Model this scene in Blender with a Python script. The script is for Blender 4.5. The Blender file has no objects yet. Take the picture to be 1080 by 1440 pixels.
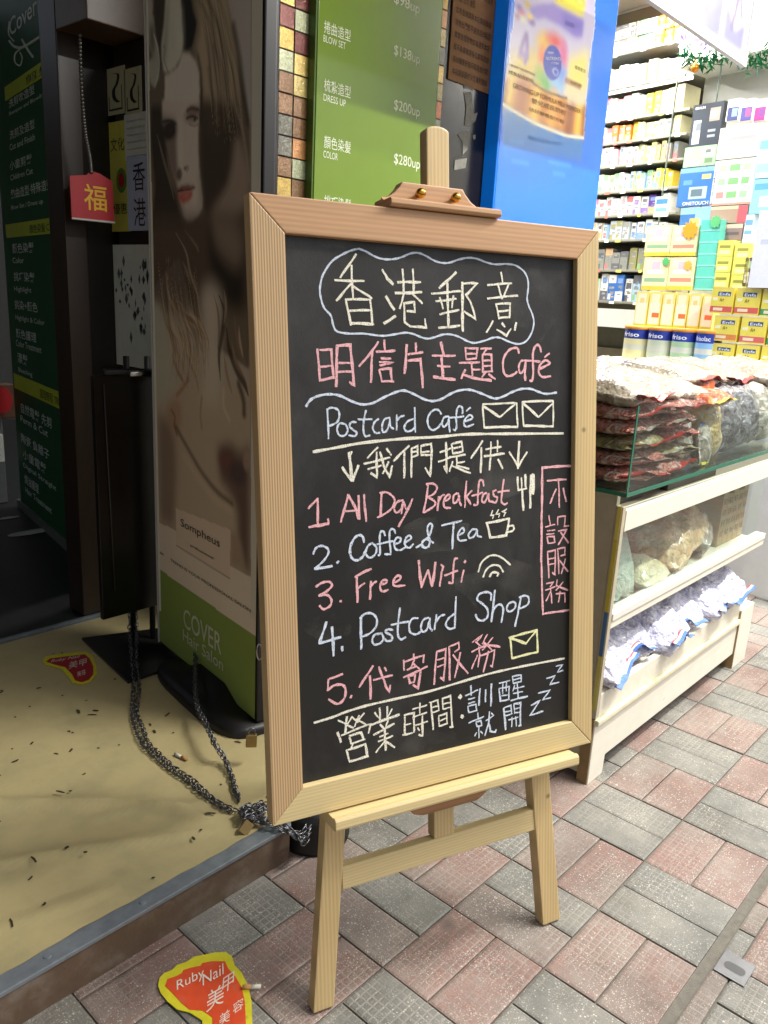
import bpy, bmesh, math, random
import numpy as np
from mathutils import Vector, Matrix
rnd = random.Random(7)
SC = bpy.context.scene
COL = SC.collection
# ------------------------------------------------------------------ camera
F, CX, CY, H = 1130.0, 540.0, 720.0, 1.12          # focal length in pixels of the 1080x1440 photo, eye height
CAM = np.array([0, 0, H])
_up = -np.array([-225, 4230, F]); _up /= np.linalg.norm(_up)
_d2 = np.array([1592 - CX, 485 - CY, F]); _d2 -= _up * (_d2 @ _up); _d2 /= np.linalg.norm(_d2)
R = np.stack([_d2, np.cross(_up, _d2), _up])        # camera (right, down, forward) -> world; X runs along the street front, Y into it
cam = bpy.data.objects.new('camera', bpy.data.cameras.new('camera')); COL.objects.link(cam)
cam.data.sensor_fit = 'HORIZONTAL'; cam.data.sensor_width = 36; cam.data.lens = 36 * F / 1080
cam.data.clip_start = .02; cam.data.clip_end = 200
_m = Matrix.Identity(4)
for i in range(3):
    _m[i][0], _m[i][1], _m[i][2], _m[i][3] = R[i][0], -R[i][1], -R[i][2], CAM[i]
cam.matrix_world = _m
SC.camera = cam
# ------------------------------------------------------------------ light: evening street, lit shop
SKY, SUN, EXPO = .10, .5, 0.58
SUN_EL, SUN_DIR = 58, np.array([.5, -.86])           # light arrives from the street, a little from the right
world = bpy.data.worlds.new("World"); SC.world = world; world.use_nodes = True
nt = world.node_tree
sky = nt.nodes.new('ShaderNodeTexSky'); sky.sky_type = 'NISHITA'; sky.sun_disc = False
sky.sun_elevation = math.radians(SUN_EL); sky.sun_rotation = math.atan2(SUN_DIR[0], SUN_DIR[1])
sky.air_density = 1.0; sky.dust_density = 4.0
hs = nt.nodes.new('ShaderNodeHueSaturation'); hs.inputs['Saturation'].default_value = .4
nt.links.new(sky.outputs[0], hs.inputs['Color']); nt.links.new(hs.outputs[0], nt.nodes['Background'].inputs[0]); nt.nodes['Background'].inputs[1].default_value = SKY
sun = bpy.data.objects.new('street_light_sun', bpy.data.lights.new('sun', 'SUN')); COL.objects.link(sun)
sun.data.energy = SUN; sun.data.angle = math.radians(8); sun.data.color = (1.0, .93, .80)
_h = SUN_DIR / np.linalg.norm(SUN_DIR) * math.cos(math.radians(SUN_EL))
sun.rotation_euler = Vector((_h[0], _h[1], math.sin(math.radians(SUN_EL)))).to_track_quat('Z', 'Y').to_euler()
SC.view_settings.view_transform = 'Standard'; SC.view_settings.look = 'None'
SC.view_settings.exposure = EXPO; SC.view_settings.gamma = 1
# ------------------------------------------------------------------ measuring helpers (where a sight line of the photo meets a real plane)
def ray(px, py): return R @ np.array([px - CX, py - CY, F])
def ground(px, py, z=0.0):
    d = ray(px, py); return CAM + d * ((z - H) / d[2])
def onplane(px, py, p0, n):
    d = ray(px, py); n = np.asarray(n, float); return CAM + d * (((np.asarray(p0, float) - CAM) @ n) / (d @ n))
class Plane:                                          # upright plane through p0 running along d
    def __init__(s, p0, d):
        s.p0 = np.array([p0[0], p0[1], 0.0]); d = np.array([d[0], d[1], 0.0]); s.d = d / np.linalg.norm(d)
        s.n = np.array([s.d[1], -s.d[0], 0.0])
        if s.n @ (CAM - s.p0) < 0: s.n = -s.n
        if ray(CX + 50, 400) @ s.d < 0: pass
    def at(s, px, py): return onplane(px, py, s.p0, s.n)
    def uz(s, px, py):
        P = s.at(px, py); return float((P - s.p0) @ s.d), float(P[2])
    def P(s, u, z, out=0.0):
        q = s.p0 + s.d * u + s.n * out; return np.array([q[0], q[1], z])
FAC = Plane((0, 1.75), (1, 0))                        # shop-front pillar face
POST = Plane((1.12, 1.42), (.1475, .989))             # hair poster
MENU = Plane((1.385, 2.659), (.182, .983))            # menu board inside the salon
SHELF = Plane((4.2, 2.2), (.1745, .9847))             # shelved wall of the shop
CAB = Plane((4.05, 2.15), (.1745, .9847))             # glass cabinet in front of it
CANS = Plane((3.62, 2.0), (.1745, .9847))             # stacked milk tins
CTR = Plane((0, .751), (1, 0))                        # counter front
# ------------------------------------------------------------------ materials
def lin(c):
    if isinstance(c, str):
        c = c.lstrip('#'); c = [int(c[i:i+2], 16) / 255 for i in (0, 2, 4)]
        return tuple(x / 12.92 if x <= .04045 else ((x + .055) / 1.055) ** 2.4 for x in c)
    return tuple(c)
MATS = {}
def mat(name, color='#808080', rough=.6, metal=0., var=.12, vscale=25., bump=0., bscale=150., coat=0., spec=.5, stretch=None,
        color2=None, attr=False, emit=0., alpha_noise=None, bands=None, thresh=None, trans=0., ior=1.45, knots=False):
    """procedural material: colour (or a colour attribute) broken up by noise, with fine bump"""
    if name in MATS: return MATS[name]
    m = bpy.data.materials.new(name); m.use_nodes = True
    t = m.node_tree; N = t.nodes; L = t.links
    b = N['Principled BSDF']
    tc = N.new('ShaderNodeTexCoord'); mp = N.new('ShaderNodeMapping'); L.new(tc.outputs['Object'], mp.inputs[0])
    if stretch: mp.inputs['Scale'].default_value = stretch
    nz = N.new('ShaderNodeTexNoise'); nz.inputs['Scale'].default_value = vscale; nz.inputs['Detail'].default_value = 6; nz.inputs['Roughness'].default_value = .65
    L.new(mp.outputs[0], nz.inputs[0])
    if attr:
        a = N.new('ShaderNodeAttribute'); a.attribute_name = 'Col'; base = a.outputs['Color']
    else:
        rgb = N.new('ShaderNodeRGB'); rgb.outputs[0].default_value = (*lin(color), 1); base = rgb.outputs[0]
    if color2 is not None:
        rp = N.new('ShaderNodeValToRGB'); lo, hi = thresh or (.4, .6)
        rp.color_ramp.elements[0].position = lo; rp.color_ramp.elements[1].position = hi
        L.new(nz.outputs[0], rp.inputs[0])
        mx = N.new('ShaderNodeMix'); mx.data_type = 'RGBA'; L.new(rp.outputs[0], mx.inputs[0]); L.new(base, mx.inputs[6])
        mx.inputs[7].default_value = (*lin(color2), 1); base = mx.outputs[2]
    if bands:                                         # wood: straight growth lines across one axis
        sc, dist, amt, axis = bands
        wv = N.new('ShaderNodeTexWave'); wv.bands_direction = axis; wv.inputs['Scale'].default_value = sc
        wv.inputs['Distortion'].default_value = dist; wv.inputs['Detail'].default_value = 3; wv.inputs['Detail Scale'].default_value = 1.5
        L.new(mp.outputs[0], wv.inputs[0])
        mm = N.new('ShaderNodeMapRange'); mm.inputs[3].default_value = 1 - amt; mm.inputs[4].default_value = 1.0 + amt * .25
        L.new(wv.outputs[1], mm.inputs[0])
        mx = N.new('ShaderNodeMix'); mx.data_type = 'RGBA'; mx.blend_type = 'MULTIPLY'; mx.inputs[0].default_value = 1
        L.new(base, mx.inputs[6]); L.new(mm.outputs[0], mx.inputs[7]); base = mx.outputs[2]
    if knots:
        vk = N.new('ShaderNodeTexVoronoi'); vk.inputs['Scale'].default_value = 11; L.new(tc.outputs['Object'], vk.inputs[0])
        rk = N.new('ShaderNodeMapRange'); rk.inputs[1].default_value = .035; rk.inputs[2].default_value = .075; rk.inputs[3].default_value = .75; rk.inputs[4].default_value = 0; L.new(vk.outputs['Distance'], rk.inputs[0])
        mx = N.new('ShaderNodeMix'); mx.data_type = 'RGBA'; L.new(rk.outputs[0], mx.inputs[0]); L.new(base, mx.inputs[6]); mx.inputs[7].default_value = (.11, .055, .02, 1); base = mx.outputs[2]
    mr = N.new('ShaderNodeMapRange'); mr.inputs[1].default_value = .25; mr.inputs[2].default_value = .75
    mr.inputs[3].default_value = 1 - var; mr.inputs[4].default_value = 1 + var
    L.new(nz.outputs[0], mr.inputs[0])
    mx = N.new('ShaderNodeMix'); mx.data_type = 'RGBA'; mx.blend_type = 'MULTIPLY'; mx.inputs[0].default_value = 1
    L.new(base, mx.inputs[6]); L.new(mr.outputs[0], mx.inputs[7])
    L.new(mx.outputs[2], b.inputs['Base Color'])
    b.inputs['Roughness'].default_value = rough; b.inputs['Metallic'].default_value = metal
    b.inputs['Specular IOR Level'].default_value = spec; b.inputs['Coat Weight'].default_value = coat; b.inputs['Coat Roughness'].default_value = .08
    if trans: b.inputs['Transmission Weight'].default_value = trans; b.inputs['IOR'].default_value = ior
    if emit:
        L.new(mx.outputs[2], b.inputs['Emission Color']); b.inputs['Emission Strength'].default_value = emit
    if name.startswith('clear_glass'):                # thin clear glass: mostly see-through, mirror-like at grazing angles
        tr = N.new('ShaderNodeBsdfTransparent'); tr.inputs[0].default_value = (.93, .97, .95, 1); gl_ = N.new('ShaderNodeBsdfGlossy'); gl_.inputs['Roughness'].default_value = .03
        lw = N.new('ShaderNodeLayerWeight'); lw.inputs['Blend'].default_value = .25; lm = N.new('ShaderNodeMapRange'); lm.inputs[3].default_value = .02; lm.inputs[4].default_value = .35; L.new(lw.outputs['Facing'], lm.inputs[0]); ms = N.new('ShaderNodeMixShader'); L.new(lm.outputs[0], ms.inputs[0]); L.new(tr.outputs[0], ms.inputs[1]); L.new(gl_.outputs[0], ms.inputs[2]); L.new(ms.outputs[0], N['Material Output'].inputs[0])
    if alpha_noise:
        n2 = N.new('ShaderNodeTexNoise'); n2.inputs['Scale'].default_value = alpha_noise[0]; n2.inputs['Detail'].default_value = 3
        L.new(tc.outputs['Object'], n2.inputs[0])
        r2 = N.new('ShaderNodeMapRange'); r2.inputs[1].default_value = alpha_noise[1]; r2.inputs[2].default_value = alpha_noise[2]; r2.inputs[4].default_value = alpha_noise[3] if len(alpha_noise) > 3 else 1.
        L.new(n2.outputs[0], r2.inputs[0]); L.new(r2.outputs[0], b.inputs['Alpha'])
    if bump:
        n3 = N.new('ShaderNodeTexNoise'); n3.inputs['Scale'].default_value = bscale; n3.inputs['Detail'].default_value = 4
        L.new(mp.outputs[0], n3.inputs[0])
        bp = N.new('ShaderNodeBump'); bp.inputs['Strength'].default_value = bump; bp.inputs['Distance'].default_value = .002
        L.new(n3.outputs[0], bp.inputs['Height']); L.new(bp.outputs[0], b.inputs['Normal'])
    MATS[name] = m; return m
# ------------------------------------------------------------------ objects
LABELS = {}
def tag(o, label=None, cat=None, group=None, kind=None):
    if label: o['label'] = label
    if cat: o['category'] = cat
    if group: o['group'] = group
    if kind: o['kind'] = kind
    return o
def empty(name, label, cat, loc=(0, 0, 0), group=None, rot=None):
    o = bpy.data.objects.new(name, None); COL.objects.link(o); o.empty_display_size = .05
    m = rot.to_4x4() if rot is not None else Matrix.Identity(4)
    m.translation = Vector(loc); o.matrix_world = m
    return tag(o, label, cat, group)
class MB:
    """collects faces in world (or the parent's) coordinates"""
    def __init__(s): s.v = []; s.f = []; s.c = []; s.cur = None; s.mi = []; s.m = 0
    def face(s, pts, col=None):
        i = len(s.v); s.v += [tuple(float(x) for x in p) for p in pts]; s.f.append(list(range(i, i + len(pts)))); s.c.append(col or s.cur); s.mi.append(s.m)
    def poly(s, vs, fs, col=None):
        i = len(s.v); s.v += [tuple(float(x) for x in p) for p in vs]
        for f in fs: s.f.append([i + k for k in f]); s.c.append(col or s.cur); s.mi.append(s.m)
    def box(s, lo, hi, col=None): s.hexa(np.array(lo, float), np.array([1, 0, 0]) * (hi[0] - lo[0]), np.array([0, 1, 0]) * (hi[1] - lo[1]), np.array([0, 0, 1]) * (hi[2] - lo[2]), col)
    def hexa(s, o, a, b, c, col=None):
        o, a, b, c = (np.asarray(x, float) for x in (o, a, b, c))
        V = [o, o + a, o + a + b, o + b, o + c, o + a + c, o + a + b + c, o + b + c]
        Q = [(0, 3, 2, 1), (4, 5, 6, 7), (0, 1, 5, 4), (1, 2, 6, 5), (2, 3, 7, 6), (3, 0, 4, 7)]
        if np.cross(a, b) @ c < 0: Q = [q[::-1] for q in Q]
        s.poly(V, Q, col)
    def tube(s, pts, r, n=8, caps=True, col=None):
        pts = [np.asarray(p, float) for p in pts]; rs = r if hasattr(r, '__len__') else [r] * len(pts)
        rings = []; prev = None
        for i, p in enumerate(pts):
            d = pts[min(i + 1, len(pts) - 1)] - pts[max(i - 1, 0)]; d = d / (np.linalg.norm(d) + 1e-12)
            a = prev if prev is not None else np.array([0, 0, 1.0]) if abs(d[2]) < .9 else np.array([1.0, 0, 0])
            x = a - d * (a @ d); x /= np.linalg.norm(x); prev = x; y = np.cross(d, x)
            rings.append([p + rs[i] * (math.cos(2 * math.pi * k / n) * x + math.sin(2 * math.pi * k / n) * y) for k in range(n)])
        V = [q for r_ in rings for q in r_]; fs = []
        for i in range(len(pts) - 1):
            for k in range(n):
                fs.append((i * n + k, i * n + (k + 1) % n, (i + 1) * n + (k + 1) % n, (i + 1) * n + k))
        if caps: fs += [tuple(range(n))[::-1], tuple(range((len(pts) - 1) * n, len(pts) * n))]
        s.poly(V, fs, col)
    def lathe(s, c, prof, n=24, col=None):
        V = [(c[0] + r * math.cos(2 * math.pi * k / n), c[1] + r * math.sin(2 * math.pi * k / n), c[2] + z) for r, z in prof for k in range(n)]
        fs = [(i * n + k, i * n + (k + 1) % n, (i + 1) * n + (k + 1) % n, (i + 1) * n + k) for i in range(len(prof) - 1) for k in range(n)]
        fs += [tuple(range(n))[::-1], tuple(range((len(prof) - 1) * n, len(prof) * n))]
        s.poly(V, fs, col)
    def prism(s, pts, d, col=None):                   # polygon pts extruded by vector d
        pts = [np.asarray(p, float) for p in pts]; d = np.asarray(d, float); n = len(pts)
        nr = sum((np.cross(pts[i] - pts[0], pts[(i + 1) % n] - pts[0]) for i in range(1, n - 1)), np.zeros(3))
        if nr @ d > 0: pts = pts[::-1]
        s.poly(pts + [p + d for p in pts], [tuple(range(n)), tuple(range(2 * n - 1, n - 1, -1))] + [(k, n + k, n + (k + 1) % n, (k + 1) % n) for k in range(n)], col)
    def build(s, name, m, parent=None, smooth=False, bevel=0., seg=2, local=None):
        me = bpy.data.meshes.new(name); V = s.v
        o = bpy.data.objects.new(name, me); COL.objects.link(o)
        off = Vector((0, 0, 0))
        if parent is not None:
            o.parent = parent
            if local is None:
                pm = parent.matrix_world if parent.parent is None else parent.parent.matrix_world @ parent.matrix_local
                inv = pm.inverted(); V = [tuple(inv @ Vector(p)) for p in V]
        else:
            a = np.array(V); off = Vector(((a[:, 0].min() + a[:, 0].max()) / 2, (a[:, 1].min() + a[:, 1].max()) / 2, a[:, 2].min()))
            V = [tuple(Vector(p) - off) for p in V]; o.location = off; o.matrix_world = Matrix.Translation(off)
        me.from_pydata(V, [], s.f); me.update()
        for mm in (m if isinstance(m, (list, tuple)) else [m]): me.materials.append(mm)
        if isinstance(m, (list, tuple)): me.polygons.foreach_set('material_index', s.mi)
        if any(c is not None for c in s.c):
            at = me.color_attributes.new('Col', 'FLOAT_COLOR', 'CORNER'); k = 0; arr = []
            for p, c in zip(me.polygons, s.c):
                cc = lin(c) if c is not None else (.5, .5, .5)
                arr += [*cc, 1.0] * p.loop_total
            at.data.foreach_set('color', arr)
        if smooth:
            me.polygons.foreach_set('use_smooth', [True] * len(me.polygons))
        if bevel:
            b = bmesh.new(); b.from_mesh(me); bmesh.ops.remove_doubles(b, verts=b.verts, dist=1e-5)
            bmesh.ops.bevel(b, geom=[e for e in b.edges if len(e.link_faces) == 2 and e.calc_face_angle(0) > .5], offset=bevel, segments=seg, affect='EDGES', profile=.6)
            b.to_mesh(me); b.free()
        return o
def mesh_obj(name, V, Fs, m, parent=None, smooth=True, cols=None):
    b = MB(); b.poly(V, Fs); o = b.build(name, m, parent, smooth)
    if cols is not None:
        at = o.data.color_attributes.new('Col', 'FLOAT_COLOR', 'POINT')
        a = np.ones((len(V), 4)); a[:, :3] = cols; at.data.foreach_set('color', a.ravel())
    return o
# ------------------------------------------------------------------ lettering
def text(body, parent, org, xd, up, width=None, size=.02, m=None, name='lettering', align='LEFT', bold=0., ex=.0003, hmax=None, out=.0008, shear=0.):
    cu = bpy.data.curves.new('t', 'FONT'); cu.body = body; cu.size = 1; cu.align_x = align; cu.offset = bold; cu.shear = shear; cu.resolution_u = 3
    t = bpy.data.objects.new('t', cu); COL.objects.link(t)
    dg = bpy.context.evaluated_depsgraph_get(); dg.update()
    me = bpy.data.meshes.new_from_object(t.evaluated_get(dg)); bpy.data.objects.remove(t); bpy.data.curves.remove(cu)
    n = len(me.vertices); co = np.empty(n * 3); me.vertices.foreach_get('co', co); co = co.reshape(-1, 3)
    if n == 0: return None
    w = co[:, 0].max() - co[:, 0].min()
    s = size if width is None else width / w
    sy = s if hmax is None else hmax / max(co[:, 1].max() - co[:, 1].min(), 1e-6)
    xd = np.asarray(xd, float); xd = xd / np.linalg.norm(xd); up = np.asarray(up, float); up = up / np.linalg.norm(up); nr = np.cross(xd, up)
    W = np.asarray(org, float) + np.outer(co[:, 0] * s, xd) + np.outer(co[:, 1] * sy, up) + nr * out
    b = MB(); b.v = [tuple(p) for p in W]; b.f = [list(p.vertices) for p in me.polygons]; b.c = [None] * len(b.f); b.mi = [0] * len(b.f)
    bpy.data.meshes.remove(me)
    return b.build(name, m, parent)
# ------------------------------------------------------------------ printed pictures: a fine grid whose vertices carry the ink
class Canvas:
    def __init__(s, w, h, bg): s.w, s.h = w, h; s.a = np.zeros((h, w, 3)); s.a[:] = lin(bg); s.Y, s.X = np.mgrid[0:h, 0:w].astype(float)
    def blend(s, mask, col): s.a += (np.array(lin(col)) - s.a) * np.clip(mask, 0, 1)[..., None]
    @staticmethod
    def blur(m, r):
        r = int(r)
        if r < 1: return m
        for _ in range(2):
            for ax in (0, 1):
                p = np.pad(m, [(r + 1, r) if k == ax else (0, 0) for k in (0, 1)], mode='edge'); c = np.cumsum(p, axis=ax)
                m = (np.take(c, range(2 * r + 1, c.shape[ax]), axis=ax) - np.take(c, range(0, c.shape[ax] - 2 * r - 1), axis=ax)) / (2 * r + 1)
        return m
    def poly(s, pts, col, alpha=1., soft=0):
        pts = [(float(x), float(y)) for x, y in pts]; ins = np.zeros((s.h, s.w), bool); n = len(pts)
        for i in range(n):
            (x1, y1), (x2, y2) = pts[i], pts[(i + 1) % n]
            if y1 == y2: continue
            c = ((s.Y >= min(y1, y2)) & (s.Y < max(y1, y2))) & (s.X < x1 + (s.Y - y1) * (x2 - x1) / (y2 - y1)); ins ^= c
        s.blend(s.blur(ins.astype(float), soft) * alpha, col)
    def stroke(s, pts, w, col, alpha=1., taper=False, soft=.8):
        pts = spline(pts, 6) if len(pts) > 2 else [np.array(p, float) for p in pts]; D = np.full((s.h, s.w), 1e9); n = len(pts)
        for i in range(n - 1):
            a, b = pts[i], pts[i + 1]; d = b - a; L2 = d @ d + 1e-9
            x0, x1 = int(max(0, min(a[0], b[0]) - w - 3)), int(min(s.w, max(a[0], b[0]) + w + 4)); y0, y1 = int(max(0, min(a[1], b[1]) - w - 3)), int(min(s.h, max(a[1], b[1]) + w + 4))
            if x0 >= x1 or y0 >= y1: continue
            X, Y = s.X[y0:y1, x0:x1], s.Y[y0:y1, x0:x1]
            t = np.clip(((X - a[0]) * d[0] + (Y - a[1]) * d[1]) / L2, 0, 1)
            k = 1.0 if not taper else max(.25, math.sin(math.pi * (i + .5) / n))
            D[y0:y1, x0:x1] = np.minimum(D[y0:y1, x0:x1], np.hypot(X - a[0] - t * d[0], Y - a[1] - t * d[1]) / k)
        s.blend(np.clip((w / 2 - D) / soft + .5, 0, 1) * alpha, col)
    def ell(s, x, y, rx, ry, col, alpha=1., soft=1.):
        d = np.hypot((s.X - x) / rx, (s.Y - y) / ry); s.blend(np.clip((1 - d) * min(rx, ry) / soft + .5, 0, 1) * alpha, col)
    def rect(s, x0, y0, x1, y1, col, alpha=1.): s.poly([(x0, y0), (x1, y0), (x1, y1), (x0, y1)], col, alpha)
    def mesh(s, name, o, du, dv, m, parent=None, bend=None):   # o = top-left corner, du across, dv downwards
        o, du, dv = (np.asarray(x, float) for x in (o, du, dv))
        U = (s.X / (s.w - 1)).ravel()[:, None]; Vv = (s.Y / (s.h - 1)).ravel()[:, None]
        P = o + U * du + Vv * dv
        w = s.w; fs = [(r * w + c, (r + 1) * w + c, (r + 1) * w + c + 1, r * w + c + 1) for r in range(s.h - 1) for c in range(w - 1)]
        return mesh_obj(name, P, fs, m, parent, True, s.a.reshape(-1, 3))
def spline(pts, n=6):
    P = [np.array(p, float) for p in pts]; P = [2 * P[0] - P[1]] + P + [2 * P[-1] - P[-2]]; out = []
    for i in range(1, len(P) - 2):
        for k in range(n):
            t = k / n; a, b, c, d = P[i - 1], P[i], P[i + 1], P[i + 2]
            out.append(.5 * (2 * b + (c - a) * t + (2 * a - 5 * b + 4 * c - d) * t * t + (3 * b - a - 3 * c + d) * t ** 3))
    out.append(P[-2]); return out
INK = mat('printed_ink', attr=True, rough=.35, var=.03, coat=.25)
# ================================================================== THE SETTING
# ---- pavement: basket-weave pavers, grey and red pairs, with an embossed grid
m_mortar = mat('mortar', '#6d6960', rough=.9, var=.25, vscale=60, bump=.6, bscale=300)
b = MB(); b.face([(-30, -30, -.0055), (40, -30, -.0055), (40, 40, -.0055), (-30, 40, -.0055)]); tag(b.build('ground', m_mortar), kind='structure')
def paver_material():
    m = bpy.data.materials.new('paver'); m.use_nodes = True; t = m.node_tree; N = t.nodes; L = t.links; bs = N['Principled BSDF']
    tc = N.new('ShaderNodeTexCoord'); at = N.new('ShaderNodeAttribute'); at.attribute_name = 'Col'
    uv = N.new('ShaderNodeUVMap'); uv.uv_map = 'UVMap'
    sep = N.new('ShaderNodeSeparateXYZ'); L.new(uv.outputs[0], sep.inputs[0])
    def math_(op, a, b_=None, c=None):
        n = N.new('ShaderNodeMath'); n.operation = op
        for i, x in enumerate((a, b_, c)):
            if x is None: continue
            if isinstance(x, (int, float)): n.inputs[i].default_value = x
            else: L.new(x, n.inputs[i])
        return n.outputs[0]
    def groove(o):                                    # 1 in the groove between two cells
        f = math_('FRACT', o); d = math_('ABSOLUTE', math_('SUBTRACT', f, .5)); r = N.new('ShaderNodeMapRange')
        r.inputs[1].default_value = .33; r.inputs[2].default_value = .43; L.new(d, r.inputs[0]); return r.outputs[0]
    g = math_('MAXIMUM', groove(sep.outputs[0]), groove(sep.outputs[1]))
    def noise(sc, det=4, ro=.6):
        n = N.new('ShaderNodeTexNoise'); n.inputs['Scale'].default_value = sc; n.inputs['Detail'].default_value = det; n.inputs['Roughness'].default_value = ro
        L.new(tc.outputs['Object'], n.inputs[0]); return n.outputs[0]
    def ramp(x, lo, hi, a=0., b_=1.):
        r = N.new('ShaderNodeMapRange'); r.inputs[1].default_value = lo; r.inputs[2].default_value = hi; r.inputs[3].default_value = a; r.inputs[4].default_value = b_; L.new(x, r.inputs[0]); return r.outputs[0]
    def mix(f, a, b_, bt='MIX'):
        n = N.new('ShaderNodeMix'); n.data_type = 'RGBA'; n.blend_type = bt
        if isinstance(f, (int, float)): n.inputs[0].default_value = f
        else: L.new(f, n.inputs[0])
        for i, x in ((6, a), (7, b_)):
            if isinstance(x, tuple): n.inputs[i].default_value = (*x, 1)
            else: L.new(x, n.inputs[i])
        return n.outputs[2]
    worn = ramp(noise(7, 5), .40, .62)                # where the grid is worn away
    gg = math_('MULTIPLY', g, worn)
    col = mix(ramp(noise(55, 8, .75), .3, .72), at.outputs['Color'], lin('#7f7b73'))
    col = mix(.75, at.outputs['Color'], col)
    col = mix(math_('MULTIPLY', gg, .42), col, lin('#b5ada0'))           # pale dust in the grooves
    col = mix(ramp(noise(3.1, 6), .44, .64, 0, .5), col, lin('#57534b'))           # grime patches
    col = mix(ramp(noise(420, 2), .3, .75, 0, .35), col, lin('#4a4742'))
    col = mix(ramp(noise(5.3, 7, .7), .42, .70, 0, .55), col, lin('#9f9a90'))         # trodden dust
    for sc, r0, r1, keep in ((95, .14, .22, .80), (210, .22, .34, .62), (420, .25, .42, .55)):   # pale grit trodden into the paving
        vo = N.new('ShaderNodeTexVoronoi'); vo.inputs['Scale'].default_value = sc; vo.inputs['Randomness'].default_value = 1; L.new(tc.outputs['Object'], vo.inputs[0])
        spk = ramp(vo.outputs['Distance'], r0, r1, 1, 0)
        sc_ = N.new('ShaderNodeSeparateXYZ'); L.new(vo.outputs['Color'], sc_.inputs[0])
        spk = math_('MULTIPLY', spk, ramp(sc_.outputs[0], keep + .12, keep + .2)); spk = math_('MULTIPLY', spk, ramp(noise(6 + sc * .01, 5), .40, .62, .05, .68))
        col = mix(spk, col, lin('#e3ded2'))
    st = N.new('ShaderNodeTexVoronoi'); st.inputs['Scale'].default_value = 4.2; L.new(tc.outputs['Object'], st.inputs[0])
    s2 = N.new('ShaderNodeSeparateXYZ'); L.new(st.outputs['Color'], s2.inputs[0])
    gum = math_('MULTIPLY', ramp(st.outputs['Distance'], .07, .11, 1, 0), ramp(s2.outputs[1], .6, .62))
    col = mix(math_('MULTIPLY', gum, .55), col, lin('#4d4b47'))
    L.new(col, bs.inputs['Base Color'])
    L.new(ramp(noise(30), .3, .7, .5, .85), bs.inputs['Roughness'])
    h = math_('ADD', math_('MULTIPLY', gg, -1.0), math_('MULTIPLY', noise(260, 4), .9))
    bp = N.new('ShaderNodeBump'); bp.inputs['Strength'].default_value = .55; bp.inputs['Distance'].default_value = .0015
    L.new(h, bp.inputs['Height']); L.new(bp.outputs[0], bs.inputs['Normal'])
    return m
m_paver = paver_material()
def pavers(name, x0, x1, y0, y1, ox, oy, zz=0.0, par=0):
    V, Fs, C, UV = [], [], [], []; rr = random.Random(3)
    def brick(xa, xb, ya, yb, base, alongx):
        j = .0017; xa += j; xb -= j; ya += j; yb -= j; e = .004
        dz = zz + rr.uniform(-.0008, .0008); tl = [rr.uniform(-.0008, .0008) for _ in range(4)]
        i = len(V); P = [(xa, ya), (xb, ya), (xb, yb), (xa, yb)]; Q = [(xa + e, ya + e), (xb - e, ya + e), (xb - e, yb - e), (xa + e, yb - e)]
        V.extend([(x, y, zz - .010) for x, y in P]); V.extend([(x, y, dz + t - .0013) for (x, y), t in zip(P, tl)]); V.extend([(x, y, dz + t) for (x, y), t in zip(Q, tl)])
        k = rr.uniform(.86, 1.12); c = tuple(q * k for q in base); g = (14, 7) if alongx else (7, 14)
        for f in [(8, 9, 10, 11)] + [(a, (a + 1) % 4, 4 + (a + 1) % 4, 4 + a) for a in range(4)] + [(4 + a, 4 + (a + 1) % 4, 8 + (a + 1) % 4, 8 + a) for a in range(4)]:
            Fs.append([i + q for q in f]); C.extend([(*c, 1)] * 4)
            for q in f:
                x, y = V[i + q][:2]; UV.append(((x - xa) / (xb - xa) * g[0], (y - ya) / (yb - ya) * g[1]))
    n0, n1 = math.floor((x0 - ox) / .2) - 1, math.ceil((x1 - ox) / .2) + 1; q0, q1 = math.floor((y0 - oy) / .2) - 1, math.ceil((y1 - oy) / .2) + 1
    red, grey = lin('#95695f'), lin('#737570')
    def clip(a, b_, lo, hi): return max(a, lo), min(b_, hi)
    for i in range(n0, n1):
        for j in range(q0, q1):
            isred = (i + j + par) % 2 == 0
            for k in (0, 1):
                X0, Y0 = ox + i * .2, oy + j * .2
                r_ = (X0, X0 + .2, Y0 + .1 * k, Y0 + .1 * k + .1) if isred else (X0 + .1 * k, X0 + .1 * k + .1, Y0, Y0 + .2)
                xa, xb = clip(r_[0], r_[1], x0, x1); ya, yb = clip(r_[2], r_[3], y0, y1)
                if xb - xa < .02 or yb - ya < .02: continue
                base = red if isred else grey
                if rr.random() < .07: base = tuple(.5 * (a + b_) for a, b_ in zip(red, grey))
                brick(xa, xb, ya, yb, base, isred)
    me = bpy.data.meshes.new(name); me.from_pydata(V, [], Fs); me.update(); me.materials.append(m_paver)
    at = me.color_attributes.new('Col', 'FLOAT_COLOR', 'CORNER'); at.data.foreach_set('color', np.array(C).ravel())
    u = me.uv_layers.new(name='UVMap'); u.data.foreach_set('uv', np.array(UV).ravel())
    o = bpy.data.objects.new(name, me); COL.objects.link(o); return tag(o, kind='structure')
pavers('pavement', -1.2, 5.2, .336, 2.6, 1.28, .53, par=0)
pavers('pavement_edge_strip', -1.2, 5.2, -1.4, .318, 1.33, .285, par=1)
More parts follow.
